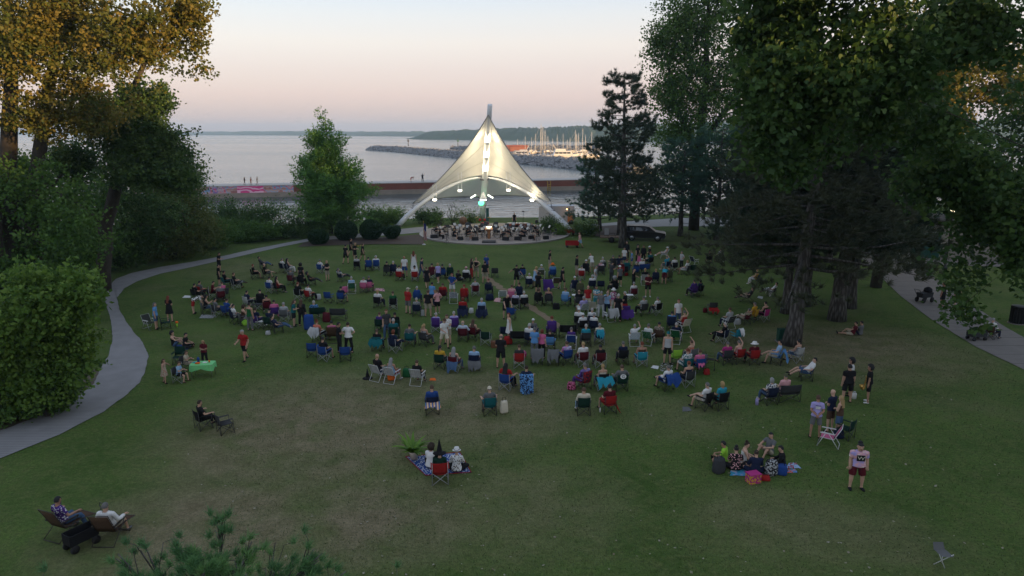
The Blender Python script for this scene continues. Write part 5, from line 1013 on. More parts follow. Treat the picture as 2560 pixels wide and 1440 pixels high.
def sling_parts(w=.60):
    P = []; x = w/2; r = .014
    P.append(('backrest', sheet_mesh([[(x*.92*q, -.16-.30*(z-.36)/.66+.0*q, z) for q in (-1, -.5, 0, .5, 1)] for z in (.36, .58, .8, 1.02)], .01).mesh('backrest'), 'c'))
    P.append(('seat', sheet_mesh([[(x*.92*q, y, .36+.12*max(0, y-.1)) for q in (-1, -.5, 0, .5, 1)] for y in (-.16, .1, .36)], .01).mesh('seat'), 'c'))
    P.append(('footrest', sheet_mesh([[(x*.92*q, y, .40-.22*(y-.36)) for q in (-1, 0, 1)] for y in (.38, .6, .82)], .01).mesh('footrest'), 'c'))
    mb = MB(); mb.tube([(-x, .84, .30), (-x, .36, .40), (-x, -.16, .36), (-x, -.48, 1.06), (x, -.48, 1.06), (x, -.16, .36), (x, .36, .40), (x, .84, .30), (-x, .84, .30)], r, 6); P.append(('frame', mb.mesh('frame'), 'f'))
    for s in (-1, 1):
        mb = MB(); mb.tube([(s*(x+.03), .46, .02), (s*(x+.03), -.30, .58)], r, 6); mb.tube([(s*(x+.03), -.44, .02), (s*(x+.03), .26, .58)], r, 6); P.append(('leg', mb.mesh('leg'), 'f'))
        mb = MB(); mb.box((s*(x+.03), -.02, .60), (.055, .56, .028)); P.append(('armrest', mb.mesh('armrest'), 'a'))
    for y in (.46, -.44): mb = MB(); mb.tube([(-x-.03, y, .02), (x+.03, y, .02)], r, 6); P.append(('foot_bar', mb.mesh('foot_bar'), 'f'))
    return P
CHM = {'camp': camp_parts(.53), 'wide': camp_parts(1.0), 'tall': camp_parts(.54, .14), 'lawn': lawn_parts(), 'sling': sling_parts()}
for P_ in CHM.values():
    for (_, me, _c) in P_: me.materials.append(None)
M_TUBE = {'camp': mat('black chair tube', (.02, .02, .022), rough=.45, spec=.5), 'lawn': mat('aluminium chair tube', (.58, .59, .60), rough=.35, metal=.3), 'sling': mat('dark bronze tube', (.03, .025, .022), rough=.45), 'silver': mat('grey chair tube', (.32, .33, .34), rough=.4, metal=.3)}
KIND = {'camp': 'camp chair', 'wide': 'double camp chair', 'tall': 'high-backed camp chair', 'lawn': 'webbed lawn chair', 'sling': 'reclining lounge chair'}
TAGM = mat('white chair tag', (.6, .6, .6))
TAGME = MB().box((.0, 0, 0), (.07, .01, .1)).mesh('label_tag'); TAGME.materials.append(TAGM)
def chair(loc, rot, kind, c, label, tube=None, tagged=False, scale=1.0, group='chairs on the lawn', arm=None):
    t = thing({'lawn': 'lawn_chair', 'sling': 'lounge_chair'}.get(kind, 'camp_chair'), uniq(label), 'chair', loc, -R(rot), group); t.scale = (scale,)*3
    f = tube or {'lawn': 'lawn', 'sling': 'sling'}.get(kind, 'camp')
    for (nm, me, w_) in CHM[kind]: mk(nm, me, cloth(c) if w_ == 'c' else mat('arm plastic white', (.55, .55, .55)) if w_ == 'a' and kind == 'lawn' else M_TUBE[f], t)
    if tagged: o = link('label_tag', TAGME, t); o.location = (rnd.uniform(-.12, .15), -.235, .47)
    return t
rnd.seed(5); rng = np.random.default_rng(5)
# ================================================================== who sits and stands where
def cw(c):
    if c in COL: return {'lightblue': 'light blue', 'sky': 'sky blue', 'darkgreen': 'dark green', 'palepink': 'pale pink', 'silver': 'pale grey', 'darkbrown': 'dark brown'}.get(c, c)
    k, *q = c.split('-'); return {'tiedye': cw(q[0])+' tie-dye', 'floral': cw(q[0])+' floral', 'print': cw(q[0])+' print', 'striped': cw(q[0])+' striped', 'plaid': cw(q[0])+' plaid', 'serape': 'striped serape'}[k]
def hw(h):
    k, c = h.split(':'); return {'cap': cw(c)+'-capped', 'sunhat': cw(c)+'-hatted', 'fedora': cw(c)+'-hatted', 'witch': 'witch-hatted', 'beanie': cw(c)+'-hatted', 'bald': 'balding', 'none': 'bald'}.get(k) or (('curly ' if k == 'curly' else 'long-haired ' if k == 'long' else '')+(cw(c)+('-haired' if k != 'long' else ''))).replace('long-haired ', 'long ')+('-haired' if k == 'long' else '')
SW = {'tee': 'T-shirt', 'long': 'top', 'tank': 'tank top', 'dress': 'dress', 'gown': 'long dress'}
PW = {'stand': 'standing', 'phone': 'standing with hands up front', 'hips': 'standing hands on hips', 'behind': 'standing hands behind back', 'folded': 'standing arms folded', 'walk': 'walking', 'stride': 'striding', 'armout': 'stepping arms out', 'raise': 'standing with raised arm', 'drink': 'standing and drinking', 'bend': 'bending over', 'stoop': 'stooping', 'cross': 'sitting cross-legged', 'knees': 'sitting knees up', 'prop': 'sitting legs out'}
SEATS = """
560 720 40 camp teal|sit tee:black pants:black short:black|beside the man in black by the boardwalk
584 724 50 camp navy|sitcross tee:black pants:charcoal short:brown|with a zebra blanket near the boardwalk
660 672 60 tall grey|recline long:charcoal pants:denim short:black|farthest at the boardwalk side of the rows
637 698 50 camp black|sit tee:black shorts:black short:auburn|of a pair near the boardwalk
664 698 50 camp black|sitcross tee:black shorts:grey bald:grey|of a pair near the boardwalk
677 732 25 camp blue|sit tee:white shorts:white short:black|left of the red-topped sitter
696 734 40 camp black|sit tank:red pants:black long:black|next to the blue chair
490 752 20 camp black|sit tee:black pants:black short:black|leftmost beside the white blanket
502 744 20 camp red|sit tee:grey pants:black short:black|in the left circle of friends
525 748 60 camp maroon|siteat tee:maroon pants:black short:black|in the left circle of friends
549 756 330 camp maroon|siteat tee:grey pants:charcoal short:grey|in the left circle of friends
560 748 300 camp charcoal|siteat tee:pink pants:navy short:brown|in the left circle of friends
518 786 60 camp grey|siteat tank:black pants:denim long:black|behind the person in red shorts
541 792 30 camp charcoal|sit tee:grey pants:navy short:black|beside the bright blue shirt
567 796 30 camp blue|siteat tee:blue pants:navy short:darkbrown|of the left circle's front row
588 812 40 camp navy|sit tee:white pants:navy short:black|beside the green tank top man
602 814 60 camp grey|siteat tank:brown shorts:silver curly:darkbrown|beside the green tank top man
618 772 40 camp silver|sitarm tee:navy pants:black short:black|behind the green tank top man
648 770 330 camp black|siteat tee:black pants:black short:black|at the small low table
664 784 350 camp maroon|sit tank:black pants:charcoal short:black|right of the small low table
682 800 340 camp purple|siteat long:pink pants:pink short:black|above the white side table
641 820 30 camp purple|sit tee:navy pants:navy short:darkbrown|behind the green disc
671 826 20 camp darkgreen|siteat tee:navy pants:grey cap:black|with the green chair legs
693 834 50 camp navy|recline tee:navy pants:denim short:black|in front of the silver-haired sitter
705 682 30 camp navy|sit tee:white pants:navy short:grey|behind the blue-chair woman
718 684 40 camp navy|sit tank:navy pants:white long:black|with pale trousers in the back left
730 714 10 camp maroon|sit tee:grey pants:grey short:grey|beside the curly-haired person
756 716 10 camp black|sit tee:black pants:black curly:black|between maroon and reclining chairs
779 715 60 camp black|recline tee:black pants:charcoal curly:black|legs stretched to the right
799 684 30 camp blue|sitarm tee:white pants:navy short:grey|beside the blonde walker in black
852 706 40 tall navy|recline tee:silver pants:charcoal short:grey|alone left of the white-framed chair
894 676 350 camp black|sit tee:silver pants:charcoal short:black|in the back row near the men in black
920 678 350 camp blue|sit tee:blue pants:navy short:black|in the back row near the men in black
942 676 350 tall blue|sit tee:white pants:navy short:white|in the back row near the men in black
966 690 0 camp charcoal|sit tee:black pants:black short:black|beside the striped blanket
986 690 0 camp navy|sit tee:navy pants:black short:white|with the striped blanket
1000 704 10 camp red|sit tee:white pants:black short:black|in front of the man in white
1033 704 355 camp red|sit long:white pants:navy short:black|in front of the woman in white
880 734 0 lawn green|sit tee:lightblue shorts:khaki short:white|with a white frame
908 732 0 camp pink|sit tee:white shorts:khaki short:grey|first of the pink pair
926 732 0 camp pink|sit tee:navy shorts:navy short:grey|second of the pink pair
748 750 10 camp black|sit tee:black pants:black short:auburn|above the woman in teal
771 754 20 camp red|sit tee:white pants:black short:black|with a white tote above
853 760 10 camp blue|sit tee:navy shorts:khaki short:black|next to the empty blue chair
942 772 20 camp black|sit tee:white pants:navy short:blond|reading, paired with the green shirt
986 774 350 camp black|sit tee:green pants:black short:brown|reading, paired with the blonde
1044 758 0 camp blue|sit long:blue pants:navy short:white|beside the man in red hoodie
1040 792 0 camp navy|sit tee:plaid-silver-grey pants:grey short:white|in front of the man in red hoodie
1108 752 10 camp maroon|sit long:red shorts:black short:brown|behind the woman in pale pink
712 806 10 camp grey|sit tee:silver pants:grey short:silver|left of the woman in teal
794 800 0 wide darkgreen|sit tee:print-sky-navy pants:khaki short:white|behind the blue standing bag
797 856 10 camp silver|sit tee:salmon pants:black bun:auburn|left of the brown lounge chair
831 858 350 sling brown|sit tee:pink pants:black short:black|behind the black-haired man
816 902 10 camp blue|sit tee:black shorts:navy short:black|middle of three blue chairs
948 832 0 camp darkgreen|sit tee:purple pants:navy short:brown|behind the man in grey and jeans
986 832 350 camp darkgreen|sit tee:black pants:black short:black|behind the man in grey and jeans
947 880 10 camp teal|sit tee:black pants:black short:brown|with a teal throw on the back
986 884 40 camp navy|sitcross tee:navy pants:navy bob:auburn|facing the stage's right side
985 850 0 camp darkgreen|sit tee:teal pants:grey short:white|tucked behind the navy chair
1028 868 0 camp teal|sitarm tee:grey pants:grey short:darkbrown|with pale green legs
1063 868 20 camp charcoal|sit tank:print-silver-black pants:grey pony:blond|with a patterned chair and pink bag
1093 832 0 tall purple|sit tee:lavender pants:grey short:white|left of the men in white
1139 832 0 tall purple|sit tee:lavender pants:navy short:white|right of the men in white
1155 856 10 camp maroon|sitarm long:striped-white-lightblue pants:khaki bald:white|reading a booklet
1187 852 20 camp maroon|sit tank:black pants:black long:brown|next to the reader in stripes
942 952 20 lawn silver|sit tee:black pants:denim bald:blond|first of three webbed chairs
986 956 10 lawn silver|sit tank:lightblue shorts:red long:silver|middle of three webbed chairs
1047 960 15 lawn silver|sit tee:black pants:black short:brown|last of three webbed chairs
1101 922 15 camp darkgreen|sit tee:yellow pants:grey pony:black|turning her head aside
1140 928 10 camp maroon|sit tank:navy pants:denim long:silver|with a denim wrap
1183 928 0 camp navy|sit tee:lightblue pants:grey short:grey|beside the denim wrap
1083 1034 0 camp navy|sit long:blue shorts:black short:brown|with a serape over the chair
1227 1036 0 camp teal|sitarm tee:grey shorts:khaki beanie:cream|with a tote bag alongside
1338 848 10 camp navy|sit tee:grey pants:grey cap:white|behind the man in blue
1322 866 20 camp navy|sit tee:white pants:navy short:white|half behind the man in blue
1376 846 0 tall purple|sit tee:purple pants:black short:auburn|back in the centre row
1376 876 0 camp sky|sit tee:black pants:black short:black|in the broad pale-blue chair
1426 872 20 lawn blue|sit tee:purple pants:black short:grey|with a silver frame
1452 834 340 camp black|sit long:white pants:charcoal cap:white|behind the lawn chair
1464 868 10 camp charcoal|sit tee:turquoise pants:grey short:white|next to the silver-framed chair
1486 834 10 camp navy|sit tee:white pants:navy short:silver|behind the turquoise shirt
1504 862 10 camp navy|sit tee:cream pants:denim short:silver|with a turquoise towel over
1294 922 10 camp red|sit tee:charcoal shorts:black short:brown|beside the pink balloon ball
1419 914 340 camp blue|sit tee:tiedye-white-pink-lavender pants:black short:brown|next to the covered grey chairs
1460 920 350 camp maroon|sit tee:white pants:black short:blond|first of the maroon-grey pair
1496 920 0 camp maroon|sit tee:black pants:black short:black|second of the maroon-grey pair
1268 978 15 camp blue|sitarm tee:red pants:black long:black|left of the lettered blanket
1316 980 15 camp navy|sitarm tee:navy shorts:navy short:darkbrown|under the lettered blue blanket
1461 976 330 tall print-red-navy|sit long:tiedye-lavender-purple pants:purple short:grey|with a patterned red back
1510 974 345 camp black|sit tank:cream pants:grey short:blond|with a turquoise throw
1558 976 0 camp darkgreen|sitarm long:grey pants:black short:brown|with the letter emblem chair
1466 1042 345 camp darkgreen|sitcross long:cream pants:lightblue short:brown|with bare foot crossed out
1518 1036 340 camp red|sit tee:maroon shorts:red short:black|with the folded red umbrella
1586 864 350 lawn plaid-lightblue-white|situp tee:white shorts:white short:silver|first along the lawn-chair row
1621 862 20 lawn green|sit tee:white shorts:navy short:grey|second along the lawn-chair row
1651 858 10 camp brown|sit long:plaid-beige-black pants:black short:black|in the checked shirt
1688 858 20 lawn green|sit tee:navy pants:navy short:white|behind the man in white tank
1713 830 340 lawn cream|situp tank:red pants:black short:grey|beside the man in white polo
1682 828 10 tall navy|sit tee:sky pants:navy short:black|beside the man in white polo
1562 914 0 camp black|sit tee:navy pants:black short:grey|in the black chair row end
1600 918 0 camp turquoise|sit tank:brown shorts:navy short:auburn|in the turquoise chair
1730 908 340 camp grey|situp tank:salmon shorts:navy short:brown|behind the lime chair
1712 934 350 camp teal|sit tee:print-white-teal shorts:white short:auburn|behind the red-headed woman
1752 934 0 camp blue|sit tee:pink pants:navy short:brown|with pink bundle beside
1666 976 335 camp blue|sitcross long:white shorts:navy short:grey|with bright blue throw over back
1722 970 340 camp charcoal|sit tank:navy pants:navy short:auburn|beside the bright blue chair
1812 914 340 camp charcoal|sit tee:magenta pants:denim short:grey|beside the walking frame
1850 912 350 camp red|situp tank:palepink pants:black short:grey|first of the bright red pair
1888 912 350 camp red|sit tee:maroon pants:black sunhat:white|second of the bright red pair
1802 858 320 camp navy|sitcross tee:black pants:black short:white|with white stripes on back
1827 822 330 lawn charcoal|sit tee:silver pants:navy short:brown|near the yellow chair
1864 812 320 camp maroon|recline tee:beige pants:beige short:grey|stretched beside the yellow chair
1886 806 330 camp yellow|sit tee:yellow pants:khaki short:grey|in the yellow chair
1913 804 325 camp magenta|sit tank:black pants:black short:black|in the magenta chair
1757 1024 335 camp black|sitcross tee:white shorts:beige short:grey|with white shoes stretched aside
1802 1024 345 camp black|sit tee:turquoise pants:black bob:blond|beside the man with white shoes
1948 912 300 camp sky|sitcross tee:lightblue shorts:beige short:black|under a blue towel by the trunk
1988 908 320 camp silver|sit tank:striped-black-white shorts:denim bun:black|by the big pine trunk
2018 952 290 camp blue|recline tee:white shorts:denim short:black|alone between trunk and standing men
1921 1014 345 camp navy|sit tee:print-white-navy pants:denim bob:silver|with the lavender bottle
1974 1008 350 wide charcoal|sit tee:palepink shorts:khaki cap:olive|in the wide dark chair
1308 698 0 camp blue|sit tee:black pants:black short:black|behind the person stepping arms out
1357 698 0 lawn olive|sit tee:plaid-silver-olive shorts:khaki cap:white|beside the orange hat
1382 698 0 camp blue|sit tee:sky pants:blue sunhat:orange|wearing the orange hat
1320 722 0 camp navy|sit tee:white shorts:grey short:white|left of the light blue dress
1080 698 0 camp maroon|sit tee:maroon pants:black short:black|behind the woman in black skirt
1106 698 0 camp blue|sit tee:navy pants:navy short:black|right of the lavender T-shirt
1127 698 0 camp darkgreen|sit long:darkgreen pants:black short:white|in the green jacket
1165 706 0 camp black|sit long:white pants:black cap:palepink|in the pink cap
1191 740 0 camp maroon|sitarm tee:silver pants:grey short:grey|left of the dirt strip
1222 738 0 camp navy|sit tee:charcoal pants:navy short:auburn|beside the dirt strip
1160 756 0 camp red|sit long:red pants:navy short:auburn|in all red
1278 756 20 camp pink|sit tee:palepink pants:grey short:brown|behind the striped sitter
1291 774 10 camp black|sit tee:striped-lavender-white pants:black short:grey|beside the black-shirted stooping man
1308 774 350 camp black|sit tee:white pants:black short:white|right of the striped sitter
1298 750 0 tall navy|sit tee:navy pants:navy short:darkbrown|under the navy shade back
1158 794 0 camp navy|sit long:red pants:navy bob:auburn|left of the draped navy pair
1203 794 0 camp navy|sit tee:lightblue pants:navy short:white|right of the draped navy pair
1348 766 20 camp black|sit tee:black pants:black bob:brown|with a blue folded cot
1373 764 0 camp charcoal|sit tank:navy pants:grey short:blond|back centre with dark vest
1416 766 10 camp sky|sit tee:lightblue pants:navy short:brown|back centre in pale blue
1479 682 340 camp cream|stoop tee:white shorts:beige short:blond|-
1457 700 10 camp red|sit tee:white shorts:khaki cap:grey|in front of the dark jacket man
1468 688 10 camp black|sit tee:black pants:black cap:white|in the round black chair
1500 688 350 camp charcoal|sit tee:tiedye-white-pink pants:grey short:silver|left of the pale-clad man
1529 674 0 camp charcoal|sitarm tee:charcoal shorts:beige short:grey|in the back right cluster
1548 674 0 camp navy|sit tee:navy pants:black short:black|in the back right cluster
1556 690 0 camp red|sit tee:maroon pants:black short:brown|in a red chair at back
1566 686 350 camp teal|sit tee:teal pants:black short:auburn|behind the raised-arm man
1508 680 350 camp charcoal|sit tee:plaid-white-charcoal pants:grey short:white|under the plaid blanket
1610 684 0 wide blue|sit tee:white pants:navy short:white|in the back blue pair
1592 690 0 camp blue|sit tee:navy pants:navy short:white|in the back blue pair
1625 666 330 camp black|sitcross tee:teal shorts:black short:auburn|behind the blue pair
1662 646 290 lawn silver|recline dress:striped-white-brown none cap:white|reclining far from the crowd
1663 676 340 camp navy|situp tee:turquoise shorts:grey short:grey|arms raised near the bending woman
1612 712 0 lawn silver|sit tee:black pants:black short:blond|behind the maroon T-shirt man
1642 710 0 camp navy|sit tee:navy pants:navy short:blond|left of the bending woman
1676 706 0 camp olive|sit tee:olive pants:black short:brown|right of the bending woman
1687 680 0 camp black|sit tee:white pants:black short:black|behind the grey T-shirt woman
1712 688 320 camp charcoal|sitcross tee:white shorts:white short:blond|with feet up near the pines
1732 744 330 camp purple|sit long:purple pants:black short:black|left of the dark purple pair
1750 740 320 camp black|sit long:navy pants:grey bob:black|right of the dark purple pair
1440 734 0 camp navy|sit tee:navy pants:navy cap:white|first in the navy canopy row
1478 728 0 camp navy|sit tee:white pants:navy short:white|second in the navy canopy row
1449 740 0 camp olive|sit long:olive pants:grey short:grey|in the olive chair
1538 734 350 camp black|sit tee:black pants:black curly:silver|with pale trousers beside
1586 748 350 camp maroon|sit tee:white pants:grey short:silver|at the white tray
1456 790 330 lawn plaid-green-white|sitcross tee:lavender shorts:white short:silver|in the green checked chair
1445 772 350 camp charcoal|sit tee:black shorts:black bald:brown|behind the red polo man
1610 790 340 camp charcoal|sit tee:silver pants:black short:grey|first of the lone dark pair
1641 788 340 camp black|sit tee:white pants:black short:grey|second of the lone dark pair
1446 822 10 camp black|sit tee:white pants:black cap:white|below the green checked chair
1484 820 10 camp navy|sit tee:white pants:black short:white|below the cream empty chair
1776 660 0 camp black|sit tee:black shorts:black short:black|under the grove's outer boughs
1803 656 350 camp charcoal|sit tee:silver pants:grey short:brown|partly hidden by pine boughs
1888 712 320 camp navy|sit tank:yellow pants:white short:blond|deep in the pine shade
1934 742 300 camp charcoal|recline tee:white pants:silver short:black|under the white blanket in pine shade
1866 756 300 sling charcoal|recline tee:charcoal shorts:beige short:brown|lounging in pine shade
441 960 80 camp charcoal|siteat tee:lightblue shorts:black short:brown|child at the green table's end
464 928 100 camp charcoal|siteat tee:beige shorts:beige short:brown|child behind the green table
500 1074 30 camp black|sitarm tee:black pants:black short:darkbrown|of the lone near-left pair
142 1352 8 sling brown|sitarm tee:floral-purple-white pants:denim short:black|nearest the left edge
268 1358 350 sling brown|sitarm long:white shorts:beige short:grey|with bare feet out, nearest left
1094 1216 0 camp red|sit long:darkgreen pants:black witch:black|in a green cape
2480 848 60 camp brown|sit long:white pants:navy short:silver|on the footpath bench with a wagon
"""
STANDS = """
549 680 phone tee:black shorts:black short:darkbrown 90 1.75|on the boardwalk edge
549 716 stand tee:black shorts:black short:black 60 1.78|before the teal chair
486 784 bend tee:print-white-black shorts:red short:black 70 1.72|beside the left circle
392 823 stand tee:sky shorts:denim long:grey 80 1.70|between two chairs
426 804 folded tee:black skirt:black long:auburn 10 1.72|left of the crowd
627 826 stand tank:green pants:grey short:black 20 1.75|at the left circle
865 659 walk tee:black shorts:black short:black 20 1.82|largest of the four in black
878 640 walk tee:black shorts:black short:brown 60 1.78|rearmost of the four in black
888 652 phone tee:black shorts:black short:blond 110 1.75|hands at mouth
907 652 walk tee:black shorts:olive short:brown 60 1.72|last of the four in black
754 712 stand tee:black pants:black curly:black 10 1.74|beside the maroon chair
819 702 folded tee:black shorts:khaki bob:blond 120 1.70|beside the blue chair
1012 692 stand tee:white shorts:blue none:brown 180 1.78|behind the first red chair
1035 676 stand gown:white none long:auburn 0 1.74|seen from behind
1054 696 walk tee:navy pants:denim short:black 60 1.78|right of the white dress
1021 784 folded long:red shorts:grey cap:beige 40 1.80|beside the blue chairs
736 815 phone tee:teal shorts:black long:brown 80 1.70|facing the person in black
756 815 stand long:black pants:black long:brown 10 1.72|beside the woman in teal
850 884 folded tee:black pants:black short:black 60 1.80|behind the three blue chairs
873 882 hips tee:white pants:black short:darkbrown 0 1.76|behind the three blue chairs
968 848 stand tee:charcoal pants:denim short:auburn 160 1.82|before the dark green pair
1111 869 stride tee:white shorts:cream cap:brown 150 1.78|striding toward the camera
1120 860 phone tee:floral-white-beige shorts:khaki short:brown 200 1.80|just behind the man in white
1252 920 phone tee:black shorts:black bald:grey 10 1.80|alone beside the red chair
1273 854 stand dress:white none bob:auburn 250 1.72|in the sleeveless white
1336 898 folded tee:sky pants:grey short:grey 10 1.80|behind the covered grey chair
1354 896 stand tee:pink pants:black bob:auburn 20 1.62|beside the man in blue
1693 818 stand tee:white pants:denim short:auburn 170 1.82|watching over the canopy chair
1667 910 stand tank:silver shorts:black cap:teal 190 1.80|behind the lime chair
2122 988 stand tee:white shorts:white curly:black 300 1.78|behind the broad man in black
2116 1006 stand tee:black shorts:black short:black 0 1.80|broadest of the trio, seen from behind
2168 1006 stand tee:black shorts:black curly:black 300 1.76|holding a brass saxophone
2036 1094 behind tee:lavender shorts:grey short:brown 15 1.80|with white lettering on the back
2073 1078 folded tee:navy shorts:brown none:brown 330 1.80|between the purple shirt and blonde
2094 1088 folded tank:brown shorts:denim long:blond 320 1.68|in cut-off denim
2138 1222 stand tee:tiedye-lavender-white-palepink shorts:maroon bun:black 190 1.70|emblem on chest
413 958 armout dress:floral-beige-red none long:brown 90 1.25|beside the green table
513 912 folded tee:maroon pants:black long:blond 190 1.35|behind the green table
614 900 stride tee:red shorts:black short:silver 200 1.75|crossing the open lawn
1179 696 stand tee:black pants:red long:brown 60 1.70|in long red trousers
1191 694 hips tank:black shorts:khaki short:blond 200 1.72|beside the red trousers
1216 686 stand tee:blue pants:navy cap:grey 20 1.76|behind the broad black-shirted man
1213 708 stand tee:black shorts:khaki short:black 10 1.80|nearest the empty mesh chair
1291 716 armout tee:black shorts:black short:black 20 1.76|in the open centre
1374 674 stand tee:black shorts:khaki short:black 80 1.76|farthest centre
1405 722 walk tee:black shorts:black short:black 60 1.76|beside the brown mesh chair
1338 718 phone dress:lightblue none bob:blond 60 1.66|talking to a person in black
1345 735 phone tee:black shorts:black bob:black 20 1.70|in front of the light blue dress
1068 720 walk tee:black skirt:black short:brown 340 1.72|in front of the maroon sitter
1096 707 walk tee:lavender shorts:navy bob:blond 330 1.66|passing the blue chair
1131 740 hips tee:blue shorts:white short:auburn 200 1.74|over the blue checked chair
1265 797 stoop tee:black shorts:black bald:brown 160 1.80|over the blue stool
1071 792 stand tee:black shorts:khaki short:brown 10 1.80|seen from behind, facing pink top
1094 785 hips tee:palepink shorts:black pony:brown 320 1.70|in black shorts
1081 766 stand tee:sky pants:navy short:black 30 1.74|half hidden behind the black T-shirt
1450 619 walk tank:palepink shorts:lightblue bob:brown 250 1.68|pulling the red wagon
1441 690 stand long:black shorts:khaki short:black 80 1.80|near the red camp chair
1488 720 hips tee:silver pants:silver short:grey 100 1.80|all in pale grey
1560 664 stand tee:white skirt:navy short:brown 180 1.68|at the far right cluster
1566 648 stand long:black pants:black curly:black 200 1.74|behind the navy skirt
1579 664 raise tee:sky shorts:blue short:brown 270 1.35|child in blue
1593 656 stand tee:black pants:black curly:black 150 1.65|left of the pink dress
1597 664 phone dress:pink none long:brown 30 1.2|child in pink
1608 658 stand long:black pants:black short:brown 200 1.7|right of the pink dress
1623 660 folded long:black pants:black cap:white 260 1.7|under the leaning pine bough
1528 708 phone tee:charcoal pants:charcoal cap:black 60 1.78|beside the white-capped woman
1549 717 stand tee:grey shorts:black cap:white 330 1.72|with bare legs
1583 728 drink tee:black pants:black short:black 120 1.80|beside the table tray
1619 742 phone tee:maroon shorts:black short:darkbrown 180 1.80|facing the camera
1660 710 bend tee:turquoise shorts:maroon bob:brown 20 1.66|-
1703 674 hips tee:silver pants:black bob:grey 250 1.66|far right by the pines
1469 778 stand tee:red pants:cream bald:grey 180 1.80|in the talking group
1490 774 folded tee:print-turquoise-white pants:turquoise short:brown 190 1.66|in the talking group
1502 795 raise tee:grey pants:silver short:silver 20 1.82|in the talking group
1517 792 stand tee:lightblue pants:navy bald:white 40 1.76|in the talking group
1532 780 stand long:print-magenta-white pants:white sunhat:white 160 1.66|in the talking group
1544 804 stand tee:black pants:black short:white 20 1.84|in the talking group
1561 790 folded tee:black skirt:red short:white 300 1.68|in the talking group
2231 642 stand tee:black pants:black short:brown 60 1.74|of the couple on the paved court
2241 646 stand long:charcoal pants:charcoal short:black 280 1.78|of the couple on the paved court
2354 768 stand tee:black shorts:black short:black 330 1.76|on the footpath under the maple
2390 770 stand tee:charcoal shorts:grey short:brown 350 1.76|second on the footpath under the maple
612 463 walk tee:black shorts:charcoal short:black 90 1.65|on the pier, leading from the graffiti
628 463 walk tank:salmon shorts:salmon short:brown 90 1.65|middle of three on the pier
644 463 walk tank:beige shorts:beige short:brown 90 1.7|last of three on the pier
1060 456 raise tee:black pants:black short:black 20 1.78|fishing on the pier
1031 457 bend tank:red shorts:red short:brown 90 1.6|on the pier by the angler
1286 566 stand tee:black pants:black short:grey 200 1.8|on the stage's lake side
"""
GROUND = """
435 866 knees tank:black shorts:denim curly:black 70|on the blue blanket
463 870 cross tee:black pants:black short:black 80|with a trumpet on the blue blanket
1076 1170 cross long:white pants:black curly:darkbrown 30|left of the witch hat
1142 1180 cross long:floral-white-brown pants:black fedora:white 0|on the navy blanket
1812 1160 cross tee:lime shorts:blue short:black 300|with an arm stretched out
1838 1176 cross tee:floral-black-palepink shorts:black bun:black 10|seen from behind
1857 1160 cross tank:white shorts:black bun:darkbrown 100|holding an orange fan
1922 1136 knees tee:grey shorts:beige short:black 240|at the back of the circle
1955 1172 cross long:black pants:black short:black 290|in a black and white jersey
1888 1186 cross long:navy shorts:navy short:darkbrown 10|behind the pink box
1145 702 cross tee:black shorts:black bob:brown 30|beside a white blanket
2131 838 prop tee:maroon shorts:beige short:black 300|leaning on the other
2150 838 knees tee:grey pants:navy short:black 320|under the pine grove
"""
PIERZ = PT+.20
CHAIRS = []; CHR = {}; PE = {}
def put(u, v, z=0): g = G(u, v, z); return g
for ln_ in SEATS.strip().splitlines():
    a, b, where = ln_.split('|')
    u, v, rot, kind, cc, *fl = a.split(); u, v, rot = float(u), float(v), float(rot); pose, sh, bo, ha = b.split()[:4]
    rr = -R(rot); p = put(u, v)+Vector((0, .2, 0)); rot += rnd.uniform(-13, 13); p += Vector((rnd.uniform(-.12, .12), rnd.uniform(-.15, .15), 0)); bo = None if bo == 'none' else bo
    if where == '-':
        person(p, rot, 'stoop', sh, bo, ha, 'blond-haired person in white T-shirt stooping beside the round black chair'); continue
    kid = 'child' in where; k_ = .8 if kid else rnd.uniform(.95, 1.04)
    sc_, sk = sh.split(':'); w_ = KIND[kind]
    if w_ == 'reclining lounge chair': w_ = 'lounge chair'
    if len(where.split()) > 5: w2 = where
    pl = f"{hw(ha)} person in {cw(sk)} {SW[sc_]} seated {where}"
    t_ = 'silver' if (int(u), int(v)) in ((1094, 1216), (1460, 920), (1496, 920), (1268, 978), (1294, 922), (1600, 918)) or (len(CHAIRS) % 4 == 1 and kind in ('camp', 'tall')) else None
    CHAIRS.append((u, v)); clab = f"{cw(cc)} {w_} of the {hw(ha)} person in {cw(sk)} {where}"
    if len(clab.split()) > 16: clab = f"{cw(cc)} {w_} of the {hw(ha)} sitter {where}"
    if len(clab.split()) > 16: clab = f"occupied {cw(cc)} {w_} {where}"
    if len(pl.split()) > 16: pl = pl.replace(' seated ', ' ')
    if len(pl.split()) > 16: pl = pl.replace(' person in ', ' person ', 1)
    CHR[(int(u), int(v))] = chair(p, rot, kind, cc, clab, tube=t_, tagged=rnd.random() < .35 and kind in ('camp', 'tall'), scale=.85 if kid else 1)
    off = Vector((0, 0, 0))
    if kind == 'wide': off = Matrix.Rotation(-R(rot), 3, 'Z') @ Vector((-.2, 0, 0))
    PE[(int(u), int(v))] = person(p+off, rot, pose, sh, bo, ha, pl, h=1.75*k_, girth=rnd.uniform(.98, 1.16) if not kid else .95, shoes=rnd.choice(['black', 'black', 'white', 'grey', 'brown']), group='people seated on the lawn')
